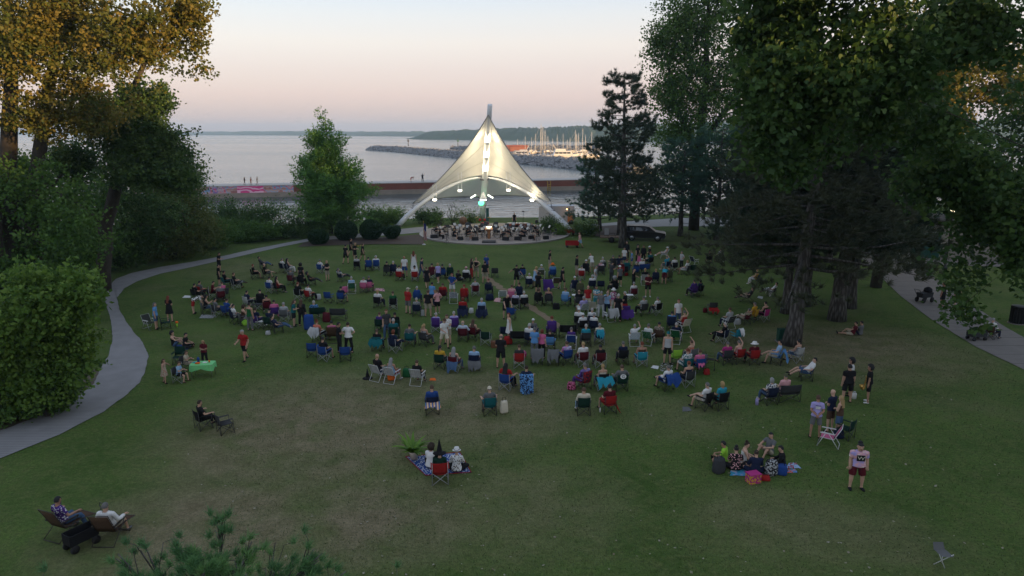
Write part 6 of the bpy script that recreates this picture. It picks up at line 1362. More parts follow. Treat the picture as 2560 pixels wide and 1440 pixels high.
for ln_ in STANDS.strip().splitlines():
    b, where = ln_.split('|'); u, v, pose, sh, bo, ha, rot, h = b.split(); u, v, rot, h = float(u), float(v), float(rot), float(h)
    z = PIERZ if v < 470 else 0; p = put(u, v, z)
    if v < 470:
        q = along(u); e = PIER[0]+PIER[1]*q+PIER[2]*1.6; p = Vector((e.x, e.y, PIERZ))
    bo = None if bo == 'none' else bo; k, c = sh.split(':'); kk, cc = bo.split(':') if bo else (None, None); kw = {'pants': 'trousers'}.get(kk, kk)
    where = '' if where == '-' else where
    lab = f"{hw(ha)} person in {cw(c)} {SW[k]}" + (f" and {cw(cc)} {kw}" if bo else '') + f" {PW[pose] if len((PW[pose]+where).split()) < 8 else PW[pose].split()[0]} {where}"
    big = 1.32 if (u, v) == (2138, 1222) else 1.16 if (u, v) in ((2116, 1006), (1213, 708), (614, 900), (1021, 784), (1071, 792), (1252, 920)) else rnd.uniform(.98, 1.1)
    if len(lab.split()) > 16: lab = lab.replace(PW[pose], PW[pose].split()[0])
    PE[(int(u), int(v))] = person(p, rot, pose, sh, bo, ha, lab, h=h, girth=big, shoes='white' if u in (1549, 2168, 1619, 1094, 1096) else 'black', tone=2 if u in (2122, 2168, 850) else None)
for ln_ in GROUND.strip().splitlines():
    b, where = ln_.split('|'); u, v, pose, sh, bo, ha, rot = b.split(); k, c = sh.split(':')
    p = put(float(u), float(v)); p.z = .012
    PE[(int(u), int(v))] = person(p, float(rot), pose, sh, bo, ha, f"{hw(ha)} person in {cw(c)} {SW[k]} {PW[pose]} {where}", h=1.66, girth=rnd.uniform(.98, 1.1))
EMPTY = """
372 824 120 lawn charcoal|dark folding chair with silver legs left of the woman in sky blue
411 824 60 camp darkgreen|empty dark green camp chair right of the woman in sky blue
821 758 10 camp blue|empty blue camp chair next to the navy-shirted sitter
845 802 0 wide charcoal|empty wide dark camp chair right of the maroon bag
781 894 0 camp blue|left one of three bright blue camp chairs with white tags
862 904 350 camp blue|right one of three bright blue camp chairs with white tags
1215 864 10 camp darkgreen|empty dark green camp chair with long silver front legs
1262 850 0 camp navy|empty navy camp chair behind the balding man in black
1297 862 0 wide black|empty black mesh double chair right of the white dress
1420 846 0 wide black|empty black mesh chair behind the blue lawn chair
1343 912 0 camp grey|grey covered chair behind the man in blue
1383 914 0 camp grey|grey covered chair beside the tie-dye sitter
1237 694 0 camp charcoal|empty dark mesh camp chair in the back centre
1368 728 0 camp navy|chair under the purple throw beside the white tray
1391 720 0 lawn brown|empty brown mesh chair beside the purple throw
1134 758 0 lawn plaid-blue-white|empty blue checked lawn chair with white frame
1257 754 0 lawn striped-white-teal|empty white and teal striped lawn chair
1278 800 10 camp blue|empty blue stool-like camp chair before the stooping man
1503 728 10 camp navy|empty navy camp chair right of the pale-grey man
1564 800 0 tall purple|chair draped with a purple throw beside the talking group
1524 804 340 lawn silver|chair draped with a grey towel below the talking group
1484 784 20 lawn cream|empty cream lawn chair in front of the talking group
1737 664 60 lawn navy|empty navy recliner far right by the pine shade
1732 686 0 camp darkgreen|empty dark green camp chair by the pine shade
1690 912 350 camp lime|empty lime green camp chair before the man in white tank
1843 858 340 camp turquoise|empty turquoise camp chair with a white towel over it
1782 786 0 camp charcoal|empty dark chair with a red throw right of the lawn
2075 1118 300 lawn pink|empty pink webbed lawn chair beside the three talkers
2118 1100 320 camp darkgreen|empty dark green camp chair behind the pink lawn chair
559 1086 50 camp charcoal|empty black camp chair of the lone near-left pair
445 912 170 camp darkgreen|empty dark green chair behind the children's table
1562 690 0 camp black|empty black camp chair behind the white-capped woman
"""
for ln_ in EMPTY.strip().splitlines():
    a, lab = ln_.split('|'); u, v, rot, kind, cc = a.split(); p = put(float(u), float(v))+Vector((0, .2, 0))
    CHR[(int(u), int(v))] = chair(p, float(rot), kind, cc, lab, tube='silver' if u in ('372', '1215') else None, tagged=kind == 'camp' and rnd.random() < .5)
dup_ = {k: c for k, c in USED.items() if c > 1}
if dup_: print('DUPLICATE LABELS', dup_)
lg = [k for k in USED if len(k.split()) > 16]
if lg: print('LONG', len(lg), lg[:60])
rnd.seed(6); rng = np.random.default_rng(6)
# ================================================================== the band on the stage
P0 = G(1222, 605); P0.z = ZS
M_BLK = mat('black lacquer', (.014, .014, .015), rough=.4, spec=.4); M_PAPER = mat('sheet music paper', (.55, .55, .53)); M_BRASS = mat('brass', (.45, .28, .08), rough=.3, metal=.9, var=.1); M_CHR = mat('chrome tube', (.35, .36, .37), rough=.3, metal=.8)
def stand_parts():
    a = MB(); a.add([(-.25, -.04, 1.0), (.25, -.04, 1.0), (.25, .12, 1.32), (-.25, .12, 1.32)], [(0, 1, 2, 3)]); a.box((0, -.05, 1.0), (.5, .05, .02)); b = MB(); b.tube([(0, 0, .2), (0, .03, 1.1)], .014, 5)
    for k in range(3): q = k*2.094; b.tube([(0, 0, .28), (math.cos(q)*.28, math.sin(q)*.28, .01)], .01, 4)
    c = MB(); c.add([(-.19, -.047, 1.03), (.19, -.047, 1.03), (.19, .09, 1.31), (-.19, .09, 1.31)], [(0, 1, 2, 3)]); c = MB().add([(-.19, -.055, 1.03), (.19, -.055, 1.03), (.19, .085, 1.31), (-.19, .085, 1.31)], [(0, 1, 2, 3)])
    r = []
    for nm, x, m in (('desk', a, M_BLK), ('pole', b, M_BLK), ('sheet', c, M_PAPER)): me = x.mesh(nm); me.materials.append(m); r.append((nm, me))
    return r
def bandchair_parts():
    r = []; a = MB(); a.box((0, 0, .45), (.44, .42, .035)); r.append(('seat', a, M_BLK)); a = MB(); a.box((0, -.21, .74), (.42, .03, .26), Matrix.Rotation(-.15, 3, 'X')); r.append(('backrest', a, M_BLK))
    for s in (-1, 1):
        for y in (-.19, .19): a = MB(); a.tube([(s*.20, y, 0), (s*.19, y*.95, .45)] if y > 0 else [(s*.20, y, 0), (s*.19, y, .45), (s*.19, y-.05, .85)], .012, 5); r.append(('leg', a, M_CHR))
    out = []
    for nm, x, m in r: me = x.mesh(nm); me.materials.append(m); out.append((nm, me))
    return out
SP, BP = stand_parts(), bandchair_parts()
def inst(parts, name, label, cat, loc, rot, group, drop=()):
    t = thing(name, label, cat, loc, -R(rot), group)
    for nm, me in parts:
        if nm not in drop: link(nm, me, t)
    return t
MUS = ['front arc', 'second arc', 'third arc', 'fourth arc', 'back arc']; ORD = 'first second third fourth fifth sixth seventh eighth ninth tenth eleventh twelfth thirteenth fourteenth'.split(); cnt = 0; names = ['flag end', 'flag side', 'centre', 'container side', 'container end']
for ri, (rad, n) in enumerate(((2.2, 9), (3.6, 12), (5.0, 14), (6.4, 14), (7.8, 14))):
    for i in range(n):
        a = R(-88+176*i/(n-1)+rnd.uniform(-3, 3)); x = P0.x+math.sin(a)*rad*1.12; y = P0.y+.3+math.cos(a)*rad*.86
        ex = (x-stage_c.x)/srx; ey = (y-stage_c.y)/sry
        if ex*ex+ey*ey > .94: continue
        rot = 180+math.degrees(a)+rnd.uniform(-12, 12); loc = Vector((x, y, ZS))
        inst(BP, 'band_chair', f'black band chair, {ORD[i]} from the flag end in the {MUS[ri]} on stage', 'chair', loc, rot, 'band chairs on the stage')
        f = Matrix.Rotation(-R(rot), 3, 'Z') @ Vector((rnd.uniform(-.1, .1), .72, 0))
        inst(SP, 'music_stand', f'black music stand, {ORD[i]} from the flag end in the {MUS[ri]} on stage', 'music stand', loc+f, rot+180+rnd.uniform(-15, 15), 'music stands on the stage', () if rnd.random() < .5 else ('sheet',))
        if (ri*5+i*3) % 7 in (0, 3, 5) or (ri == 0 and i in (1, 6)):
            hb = rnd.choice(['short:black', 'short:brown', 'bob:blond', 'long:brown', 'short:grey', 'bob:darkbrown']); zone = names[min(4, int(i/n*5))]
            bt = rnd.choice(['pants:black', 'shorts:black', 'shorts:khaki'])
            PE[('m', cnt)] = person(loc+Vector((0, 0, .02)), rot, 'siteat', 'tee:black', bt, hb, f"{hw(hb)} musician in black, {ORD[i]} from the flag end in the {MUS[ri]}", h=1.68, shoes=rnd.choice(['black', 'white']), group='musicians on the stage'); cnt += 1
# cases, drums, podium
for k, (u, v, w_, lab) in enumerate(((1086, 598, .9, 'black instrument case at the flag end of the stage'), (1150, 603, .7, 'grey and black instrument bag beside the front chairs'), (1188, 604, .7, 'dark case left of the podium'), (1264, 604, .7, 'dark case right of the podium'), (1293, 603, .7, 'dark case second right of the podium'), (1329, 600, .7, 'dark case third right of the podium'), (1365, 601, .6, 'dark floor monitor at the container end of the stage'))):
    p = G(u, v); t = thing('instrument_case', lab, 'case', (p.x, p.y, ZS), rnd.uniform(-.4, .4), 'cases on the stage'); mb = MB(); mb.box((0, 0, .2), (w_, .4, .4), None, 0, .92); mb.build('shell', mat('black case', (.02, .02, .022), rough=.6), t); mb = MB(); mb.tube([(-.1, 0, .4), (-.08, 0, .46), (.08, 0, .46), (.1, 0, .4)], .012, 5); mb.build('handle', M_CHR, t)
p = G(1222, 611); t = thing('podium', 'low grey conductor podium at the stage front', 'podium', (p.x, p.y+.5, ZS)); mb = MB(); mb.box((0, 0, .10), (1.5, 1.0, .2)); mb.build('platform', mat('podium carpet', (.07, .07, .075)), t)
p = G(1222, 606); t = thing('lectern', 'wooden lectern with a lamp-lit page at the stage front', 'lectern', (p.x, p.y+.6, ZS+.2)); M_WD = mat('oak wood', (.30, .13, .05), rough=.5, scale=3)
mb = MB(); mb.box((0, 0, .5), (.28, .22, 1.0)); mb.build('post', M_WD, t); mb = MB(); mb.box((0, 0, 1.08), (.9, .5, .10), Matrix.Rotation(.35, 3, 'X')); mb.build('desk', M_WD, t); mb = MB(); mb.box((0, 0, 1.15), (.5, .35, .02), Matrix.Rotation(.35, 3, 'X')); mb.build('page', M_PAPER, t); mb = MB(); mb.tube([(-.3, .25, 1.3), (.3, .25, 1.3)], .03, 6); mb.build('lamp', lampmat('lectern lamp', (1, .72, .4), 6), t); lit((0, .1, 1.42), 6, (1, .7, .4), t, .05)
M_COP = mat('copper kettle', (.30, .09, .05), rough=.35, metal=.6); M_SKINW = mat('drum head', (.55, .53, .48))
for k, u in enumerate((1276, 1289, 1301, 1313)):
    p = G(u, 577); t = thing('timpani', ('first', 'second', 'third', 'fourth')[k]+' copper timpani drum counting from the mast', 'drum', (p.x, p.y, ZS), 0, 'timpani on the stage'); mb = MB(); mb.lathe((0, 0, .3), [(.12, 0), (.30, .12), (.36, .3), (.37, .52)], 14); mb.build('kettle', M_COP, t); mb = MB(); mb.lathe((0, 0, .82), [(.38, 0), (.38, .04), (.36, .045)], 14); mb.build('head', M_SKINW, t)
    for j in range(3): q = j*2.09; mb = MB(); mb.tube([(math.cos(q)*.4, math.sin(q)*.4, 0), (math.cos(q)*.34, math.sin(q)*.34, .6)], .02, 5); mb.build('leg', M_CHR, t)
p = G(1206, 571); t = thing('drum_kit', 'red drum kit at the back of the stage by the mast', 'drum kit', (p.x, p.y, ZS)); M_RD = mat('red drum lacquer', (.38, .02, .025), rough=.3)
for (x, y, z, r, l, ax) in ((0, 0, .35, .3, .4, 1), (-.3, .1, .95, .17, .26, 0), (.3, .1, .95, .17, .26, 0), (.62, -.1, .55, .2, .36, 0)):
    mb = MB(); rt = Matrix.Rotation(math.pi/2, 3, 'X') if ax else None; mb.lathe((x, y+(l/2 if ax else 0), z-(0 if ax else l/2)), [(r, 0), (r*1.03, l*.1), (r, l*.5), (r*1.03, l*.9), (r, l)], 14, 0, True, 1, 1, rt); dd_ = mb.build('drum', M_RD, t)
for x in (-.75, .85): mb = MB(); mb.lathe((x, .2, 1.25), [(.25, 0), (.05, .03), (.01, .05)], 14); mb.tube([(x, .2, 0), (x, .2, 1.3)], .012, 5); mb.build('cymbal', M_BRASS, t)
for (u, v, lab, sz) in ((1158, 571, 'large concert bass drum on the flag side at the back', .5),):
    p = G(u, v); t = thing('bass_drum', lab, 'drum', (p.x, p.y, ZS)); mb = MB(); mb.lathe((0, .25, .85), [(sz, 0), (sz*1.02, .05), (sz, .45)], 18, 0, True, 1, 1, Matrix.Rotation(math.pi/2, 3, 'X')); mb.build('shell', mat('bass drum wood', (.16, .09, .05), rough=.4), t)
    for s in (-1, 1): mb = MB(); mb.tube([(s*.45, 0, 0), (s*.3, 0, .8)], .025, 5); mb.build('leg', M_CHR, t)
p = G(1100, 593); t = thing('marimba', 'long dark mallet instrument at the flag end of the stage', 'marimba', (p.x, p.y, ZS), .2); mb = MB()
for k in range(22):
    mb = MB(); mb.box((-.9+k*.085, 0, .9), (.07, .62-k*.014, .025)); mb.build('bar', mat('rosewood bar', (.06, .025, .02), rough=.4), t)
mb = MB(); mb.box((0, .25, .82), (1.95, .05, .08)); mb.box((0, -.25, .82), (1.95, .05, .08)); mb.build('rail', M_BLK, t)
for s in (-1, 1): mb = MB(); mb.box((s*.95, 0, .42), (.06, .5, .84)); mb.build('frame', M_BLK, t)
for (u, v, lab, h_) in ((1341, 606, 'tall black speaker stand at the front of the container end', 2.1), (1308, 570, 'thin black microphone stand behind the timpani', 1.9), (1117, 611, 'black tripod stand at the stage edge near the flag', 1.0)):
    p = G(u, v); t = thing('tripod_stand', lab, 'stand', (p.x, p.y, ZS if u != 1117 else 0)); mb = MB(); mb.tube([(0, 0, .3), (0, 0, h_)], .022, 6); mb.build('pole', M_BLK, t)
    for k in range(3): q = k*2.09+.5; mb = MB(); mb.tube([(0, 0, .55), (math.cos(q)*.45, math.sin(q)*.45, .01)], .015, 5); mb.build('leg', M_BLK, t)
    mb = MB(); mb.box((0, 0, h_+.12), (.3, .28, .36 if h_ > 2 else .12)); mb.build('head', M_BLK, t)
p = G(1202, 566); 
t = thing('utility_post', 'dark green narrow cabinet post standing behind the drum kit', 'cabinet', (p.x+.85, p.y+1.2, 0)); mb = MB(); mb.box((0, 0, 1.15), (.42, .35, 2.3), None, 0, .85); mb.build('shell', mat('dark green enamel', (.012, .07, .06), rough=.4), t); mb = MB(); mb.box((0, -.19, 1.1), (.3, .02, 1.6)); mb.build('door', mat('green door', (.015, .08, .07), rough=.4), t)
# flag
p = G(1060, 612); t = thing('flag', 'red, white and blue striped flag hanging on a pole at the stage edge', 'flag', (p.x, p.y, .02)); mb = MB(); mb.tube([(0, 0, 0), (0, 0, 2.5)], .022, 6); mb.lathe((0, 0, 2.5), [(.02, 0), (.05, .05), (.02, .12)], 8); mb.build('pole', M_BRASS, t); mb = MB(); mb.lathe((0, 0, 0), [(.2, 0), (.2, .04), (.05, .1)], 12); mb.build('base', mat('white base', (.6, .6, .6)), t)
M_FR, M_FW, M_FB = mat('flag red', (.42, .03, .04)), mat('flag white', (.6, .58, .56)), mat('flag blue', (.03, .05, .2))
for k in range(13):       # folds: the stripes hang as narrow draped strips
    V = []; x0, x1 = k/13, (k+1)/13
    for j in range(9):
        z = 2.35-1.75*j/8
        for x in (x0, x1): V.append((.03+.30*x*(.4+.6*min(1, j/5))+.04*math.sin(j*1.6+x*9), -.05+.09*math.sin(x*14+j*.5), z-.25*x))
    mb = MB(); mb.add(V, [(2*j, 2*j+1, 2*j+3, 2*j+2) for j in range(8)], 0, True); mb.build('stripe', M_FR if k % 2 == 0 else M_FW, t)
mb = MB(); V = []
for j in range(6):
    for i in range(6): V.append((.02+.055*i, -.10+.08*math.sin(i*2.4+j*.4), 2.40-.16*j-.03*i))
mb.add(V, [(j*6+i, j*6+i+1, (j+1)*6+i+1, (j+1)*6+i) for j in range(5) for i in range(5)], 0, True); mb.build('canton', M_FB, t)
# container with an open brown door, behind the stage's end
p = G(1348, 563); t = thing('storage_trailer', 'pale storage trailer with an open brown door behind the stage', 'trailer', (p.x, p.y+1, 0)); W_ = mat('pale trailer panel', (.36, .40, .45), rough=.5)
mb = MB(); mb.box((3.0, .6, 1.35), (3.4, 2.2, 2.3)); mb.build('box', W_, t); mb = MB(); mb.box((.62, -.6, 1.25), (1.25, .07, 2.3)); mb.build('door', mat('brown plywood door', (.20, .075, .04), var=.25, scale=1.5), t); mb = MB(); mb.box((.62, -.64, 1.25), (1.36, .05, 2.42)); mb.build('door_frame', mat('white door edge', (.5, .5, .5)), t)
mb = MB(); mb.box((4.2, -.53, 1.0), (.8, .05, 1.2)); mb.build('opening', mat('lit plywood', (.45, .20, .08)), t); mb = MB(); mb.ball((3.6, -1.6, 2.2), .09, 8, 6); mb.build('bulb', lampmat('work lamp', (1, .55, .22), 3), t); lit((3.7, -1.9, 2.0), 9, (1, .5, .2), t, .1)
for x in (1.6, 4.3): mb = MB(); mb.lathe((x, -.55, .32), [(.30, -.1), (.32, 0), (.30, .1)], 14, 0, True, 1, 1, Matrix.Rotation(math.pi/2, 3, 'X')); mb.build('wheel', M_BLK, t)
mb = MB(); 
for k, u in enumerate((1366, 1378, 1390)):
    p = G(u, 584); t = thing('trolley_frame', ('first', 'second', 'third')[k]+' metal chair trolley frame beside the canopy leg', 'trolley', (p.x, p.y, .05), .3, 'chair trolleys'); mb = MB(); mb.tube([(0, 0, .1), (0, 0, 1.1), (.5, 0, 1.3)], .03, 6); mb.tube([(.6, 0, .1), (.3, 0, .8)], .03, 6); mb.build('rail', M_CHR, t); mb = MB(); mb.box((.3, 0, .1), (.9, .6, .06)); mb.build('base', M_BLK, t)
# ================================================================== vehicles
def wheels(t, xs, y, r, w_=.22):
    for x in xs:
        for s in (-1, 1):
            mb = MB(); mb.lathe((x, s*y+ (w_/2), r), [(r*.9, 0), (r, .04), (r, w_-.04), (r*.9, w_)], 18, 0, True, 1, 1, Matrix.Rotation(math.pi/2, 3, 'X')); wh = mb.build('wheel', mat('tyre rubber', (.015, .015, .016), rough=.8), t)
            mb = MB(); mb.lathe((x, s*y+(w_/2+.006 if s > 0 else w_/2-w_-.0+.0), r), [(r*.6, -.012 if s > 0 else w_-.21), (r*.6, .0 if s > 0 else w_-.2)], 14, 0, True, 1, 1, Matrix.Rotation(math.pi/2, 3, 'X')); mb.build('rim', M_CHR, wh)
p = G(1612, 600); t = thing('parked_car', 'black sport utility car parked behind the tall pine', 'car', (p.x, p.y, 0), R(-12)); M_CAR = mat('black car paint', (.010, .010, .012), rough=.38, var=.05, spec=.35); M_GL = mat('dark car glass', (.02, .025, .03), rough=.06, spec=.8)
def slab(prof, w_, inset=0):
    mb = MB(); k = len(prof); V = []
    for s in (-1, 1): V += [(x, s*(w_-(inset if z > 1.15 else 0)), z) for x, z in prof]
    mb.add(V, [tuple(range(k)), tuple(reversed(range(k, 2*k)))]+[(i, k+i, k+(i+1) % k, (i+1) % k) for i in range(k)]); return mb
slab([(-2.3, .35), (2.2, .35), (2.3, .6), (2.25, .92), (1.3, 1.06), (-2.3, 1.08)], .92).build('body', M_CAR, t)
slab([(-2.28, 1.085), (1.2, 1.07), (.45, 1.62), (-.2, 1.72), (-1.9, 1.70), (-2.18, 1.5)], .86, .12).build('cabin', M_CAR, t)
for s in (-1, 1):
    for (x0, x1) in ((-2.0, -1.15), (-1.05, -.2), (-.1, .62)): mb = MB(); mb.add([(x0, s*.868, 1.16), (x1, s*.868, 1.16), (x1-.12, s*.76, 1.56), (x0+.05, s*.76, 1.56)], [(0, 1, 2, 3)]); mb.build('window', M_GL, t)
    mb = MB(); mb.box((-2.31, s*.72, .98), (.05, .22, .3)); mb.build('taillight', mat('red taillight', (.35, .01, .01), rough=.2), t); mb = MB(); mb.box((2.27, s*.66, .78), (.08, .36, .16)); mb.build('headlight', mat('headlight glass', (.5, .5, .52), rough=.1), t)
mb = MB(); mb.add([(-2.26, -.7, 1.2), (-2.26, .7, 1.2), (-2.12, .64, 1.58), (-2.12, -.64, 1.58)], [(0, 1, 2, 3)]); mb.build('rear_window', M_GL, t)
mb = MB(); mb.box((-2.33, 0, .72), (.03, .5, .14)); mb.build('number_plate', mat('plate white', (.5, .5, .5)), t); mb = MB(); mb.box((-2.3, 0, .45), (.14, 1.8, .2)); mb.build('bumper', mat('dark bumper', (.03, .03, .032)), t)
wheels(t, (-1.45, 1.42), .86, .37)
p = G(1528, 604); t = thing('utility_trailer', 'low open utility trailer with a mesh ramp beside the car', 'trailer', (p.x, p.y, 0), R(-6)); mb = MB(); mb.box((0, 0, .55), (2.6, 1.5, .1)); mb.build('bed', M_WOOD, t)
for s in (-1, 1): mb = MB(); mb.tube([(-1.3, s*.75, .85), (1.3, s*.75, .85)], .03, 6); [mb.tube([(x, s*.75, .55), (x, s*.75, .85)], .025, 5) for x in (-1.3, -.4, .4, 1.3)]; mb.build('rail', M_BLK, t)
mb = MB(); [mb.tube([(-1.32, y, .55), (-1.36, y, 1.75)], .022, 5) for y in (-.7, -.35, 0, .35, .7)]; [mb.tube([(-1.33, -.7, z), (-1.33, .7, z)], .02, 5) for z in (.9, 1.3, 1.75)]; mb.build('ramp', M_BLK, t)
mb = MB(); mb.tube([(1.3, 0, .5), (2.4, 0, .45)], .05, 6); mb.build('tongue', M_BLK, t); wheels(t, (0,), .82, .33, .18)
p = G(1516, 602); t = thing('camp_chair', 'folded pale chair standing up on the utility trailer', 'chair', (p.x, p.y, .6)); mb = MB(); mb.box((0, 0, .45), (.5, .1, .8)); mb.build('backrest', mat('cloth silver', COL['silver']), t); mb = MB(); mb.tube([(-.25, 0, 0), (-.25, 0, .9), (.25, 0, .9), (.25, 0, 0)], .02, 5); mb.build('frame', M_BLK, t)
# wagons
def wagon(name, label, loc, rz, c, L_=1.0, W_=.52, H_=.30, handle=True, fold=False):
    t = thing(name, label, 'wagon', loc, rz); mb = MB(); z = .26; q = .02
    mb.box((0, 0, z), (L_, W_, .03)); [mb.box((0, s*W_/2, z+H_/2), (L_, .025, H_)) for s in (-1, 1)]; [mb.box((s*L_/2, 0, z+H_/2), (.025, W_, H_)) for s in (-1, 1)]; mb.build('tub', cloth(c), t)
    for x in (-L_*.38, L_*.38):
        for s in (-1, 1): mb = MB(); mb.lathe((x, s*W_*.5+.035, .13), [(.12, 0), (.13, .02), (.13, .05), (.12, .07)], 12, 0, True, 1, 1, Matrix.Rotation(math.pi/2, 3, 'X')); mb.build('wheel', mat('tyre rubber', (.015, .015, .016)), t)
    if handle: mb = MB(); mb.tube([(L_/2, 0, .28), (L_/2+.28, 0, .95)], .016, 6); mb.tube([(L_/2+.28, -.1, .95), (L_/2+.31, -.1, 1.06), (L_/2+.31, .1, 1.06), (L_/2+.28, .1, .95), (L_/2+.28, -.1, .95)], .014, 5); mb.build('handle', M_BLK, t)
    return t
g = G(1430, 618); wagon('wagon', 'red pull wagon behind the walking woman near the stage', (g.x, g.y, 0), 0, 'red', 1.4, .7, .42)
g = G(206, 1366); wagon('wagon', 'black folding wagon with an upright pull handle between the lounge chairs', (g.x, g.y, 0), R(60), 'black', .8, .42, .32)
g = G(2440, 850); wagon('wagon', 'dark garden wagon with a green and pink load beside the footpath sitter', (g.x, g.y, 0), R(10), 'charcoal', .95, .5, .3)
g = G(1423, 588); wagon('wagon', 'red and purple loaded wagon at the foot of the canopy leg', (g.x, g.y, .05), 0, 'red', 1.2, .6, .4, False)
g = G(2310, 756); t = thing('stroller', 'dark double stroller standing on the footpath under the maple', 'stroller', (g.x, g.y, .03), R(20)); mb = MB(); mb.box((0, 0, .55), (.95, .5, .35), None, 0, 1.1); mb.build('seat', cloth('charcoal'), t); mb = MB(); mb.lathe((.25, 0, .78), [(.30, 0), (.26, .2), (.1, .32)], 12); mb.build('hood', cloth('black'), t); mb = MB(); mb.tube([(-.5, -.22, .5), (-.85, -.22, 1.0), (-.85, .22, 1.0), (-.5, .22, .5)], .018, 5); mb.build('handle', M_BLK, t)
for x in (-.4, .4):
    for s in (-1, 1): mb = MB(); mb.lathe((x, s*.28+.03, .2), [(.18, 0), (.2, .02), (.2, .05), (.18, .06)], 14, 0, True, 1, 1, Matrix.Rotation(math.pi/2, 3, 'X')); mb.build('wheel', mat('tyre rubber', (.015, .015, .016)), t)
# ================================================================== park furniture
def lamp_post(u, v, h, label):
    p = G(u, v); t = thing('lamp_post', label, 'street lamp', (p.x, p.y, 0)); mb = MB(); mb.lathe((0, 0, 0), [(.2, 0), (.2, .35), (.09, .5), (.075, 1.2), (.06, h-.1), (.1, h)], 10); mb.build('post', M_BLK, t); mb = MB(); mb.lathe((0, 0, h), [(.1, 0), (.22, .12), (.26, .3), (.2, .48), (.06, .55)], 12); mb.build('globe', lampmat('lamp globe', (1, .82, .5), 9), t); mb = MB(); mb.lathe((0, 0, h+.5), [(.2, 0), (.16, .06), (.03, .16)], 10); mb.build('cap', M_BLK, t); lit((0, -.5, h+.3), 60, (1, .72, .38), t, .2)
lamp_post(2362, 676, 5.3, 'lit black lamp post beside the footpath under the maple'); lamp_post(2200, 606, 5.6, 'distant lit lamp post glimpsed through the dark pines')
for (u, v, r, h, lab, c) in ((2298, 672, .36, 1.0, 'black ribbed litter bin on the grass by the lamp post', (.012, .012, .013)), (2542, 808, .42, 1.15, 'large black litter bin cut by the right edge', (.012, .012, .013))):
    p = G(u, v); t = thing('litter_bin', lab, 'bin', (p.x, p.y, 0)); mb = MB(); mb.lathe((0, 0, .03), [(r*.85, 0), (r*.9, h*.9)], 16); mb.build('liner', mat('bin dark', (.008, .008, .008)), t)
    for k in range(16): q = k*math.pi/8; mb = MB(); mb.box((math.cos(q)*r, math.sin(q)*r, h/2), (.05, .03, h), Matrix.Rotation(q, 3, 'Z')); mb.build('slat', mat('bin steel', c, rough=.5), t)
    mb = MB(); mb.lathe((0, 0, h*.93), [(r*1.05, 0), (r*1.05, .08), (r*.7, .12)], 16); mb.build('rim', mat('bin steel', c), t); mb = MB(); mb.lathe((0, 0, 0), [(r*1.25, 0), (r*1.25, .03)], 16); mb.build('pad', M_CONC2, t)
p = G(1953, 854); t = thing('utility_box', 'dark green utility box beside the nearest pine trunk', 'box', (p.x, p.y, 0)); mb = MB(); mb.box((0, 0, .42), (.46, .4, .74)); mb.build('cabinet', mat('green enamel', (.01, .05, .035), rough=.4), t); mb = MB(); mb.box((0, -.205, .42), (.38, .02, .62)); mb.build('door', mat('green enamel door', (.012, .055, .04), rough=.4), t); mb = MB(); mb.box((0, 0, .025), (.62, .55, .05)); mb.build('pad', M_CONC2, t)
p = G(2400, 648); t = thing('park_building', 'pale park building with a dark green screen beyond the footpath', 'building', (p.x, p.y, 0), R(-14)); mb = MB(); mb.box((2.5, 3, 1.7), (9, 6, 3.4)); mb.build('wall', mat('pale block wall', (.20, .19, .165), var=.15, scale=2), t); mb = MB(); mb.box((2.5, 3, 3.6), (9.8, 6.8, .3)); mb.build('roof', mat('dark roof', (.05, .045, .04)), t); mb = MB(); mb.box((-3.2, -.2, 1.25), (2.5, .08, 2.5)); mb.build('screen', mat('dark green screen', (.012, .055, .045)), t)
for k in range(2): mb = MB(); mb.box((2+k*3, -.02, 1.9), (1.2, .08, 1.0)); mb.build('window', M_GL, t)
g = G(2484, 852); 
# ================================================================== table, blankets, bags
p = G(502, 946); t = thing('folding_table', 'folding table under a bright green cloth with games on it', 'table', (p.x, p.y+.35, 0), R(6)); M_LG = mat('bright green tablecloth', (.16, .52, .20), var=.1)
mb = MB(); mb.box((0, 0, .66), (1.08, .66, .03)); mb.build('table_top', mat('table grey', (.3, .3, .3)), t)
for x in (-.48, .48):
    for y in (-.28, .28): mb = MB(); mb.tube([(x, y, 0), (x, y, .65)], .015, 5); mb.build('leg', M_CHR, t)
cl = thing('tablecloth', 'bright green cloth draped over the children’s folding table'.replace('’', ''), 'tablecloth', (p.x, p.y+.35, 0), R(6)); mb = MB(); V = []; N = 28
for i in range(N):
    q = 2*math.pi*i/N; c_, s_ = math.cos(q), math.sin(q); k = 1/max(abs(c_), abs(s_)); x, y = c_*k*.56, s_*k*.35; cor = min(1, (abs(x)/.56)*(abs(y)/.35)); V += [(x, y, .69), (x*(1.04+.02*math.sin(i*2)), y*(1.06+.03*math.sin(i*2)), .69-.20-.16*cor+.02*math.sin(i*3))]
V.append((0, 0, .69)); mb.add(V, [(2*i, 2*i+1, 2*((i+1) % N)+1, 2*((i+1) % N)) for i in range(N)]+[(2*i, 2*((i+1) % N), 2*N) for i in range(N)]); mb.build('cloth', M_LG, cl)
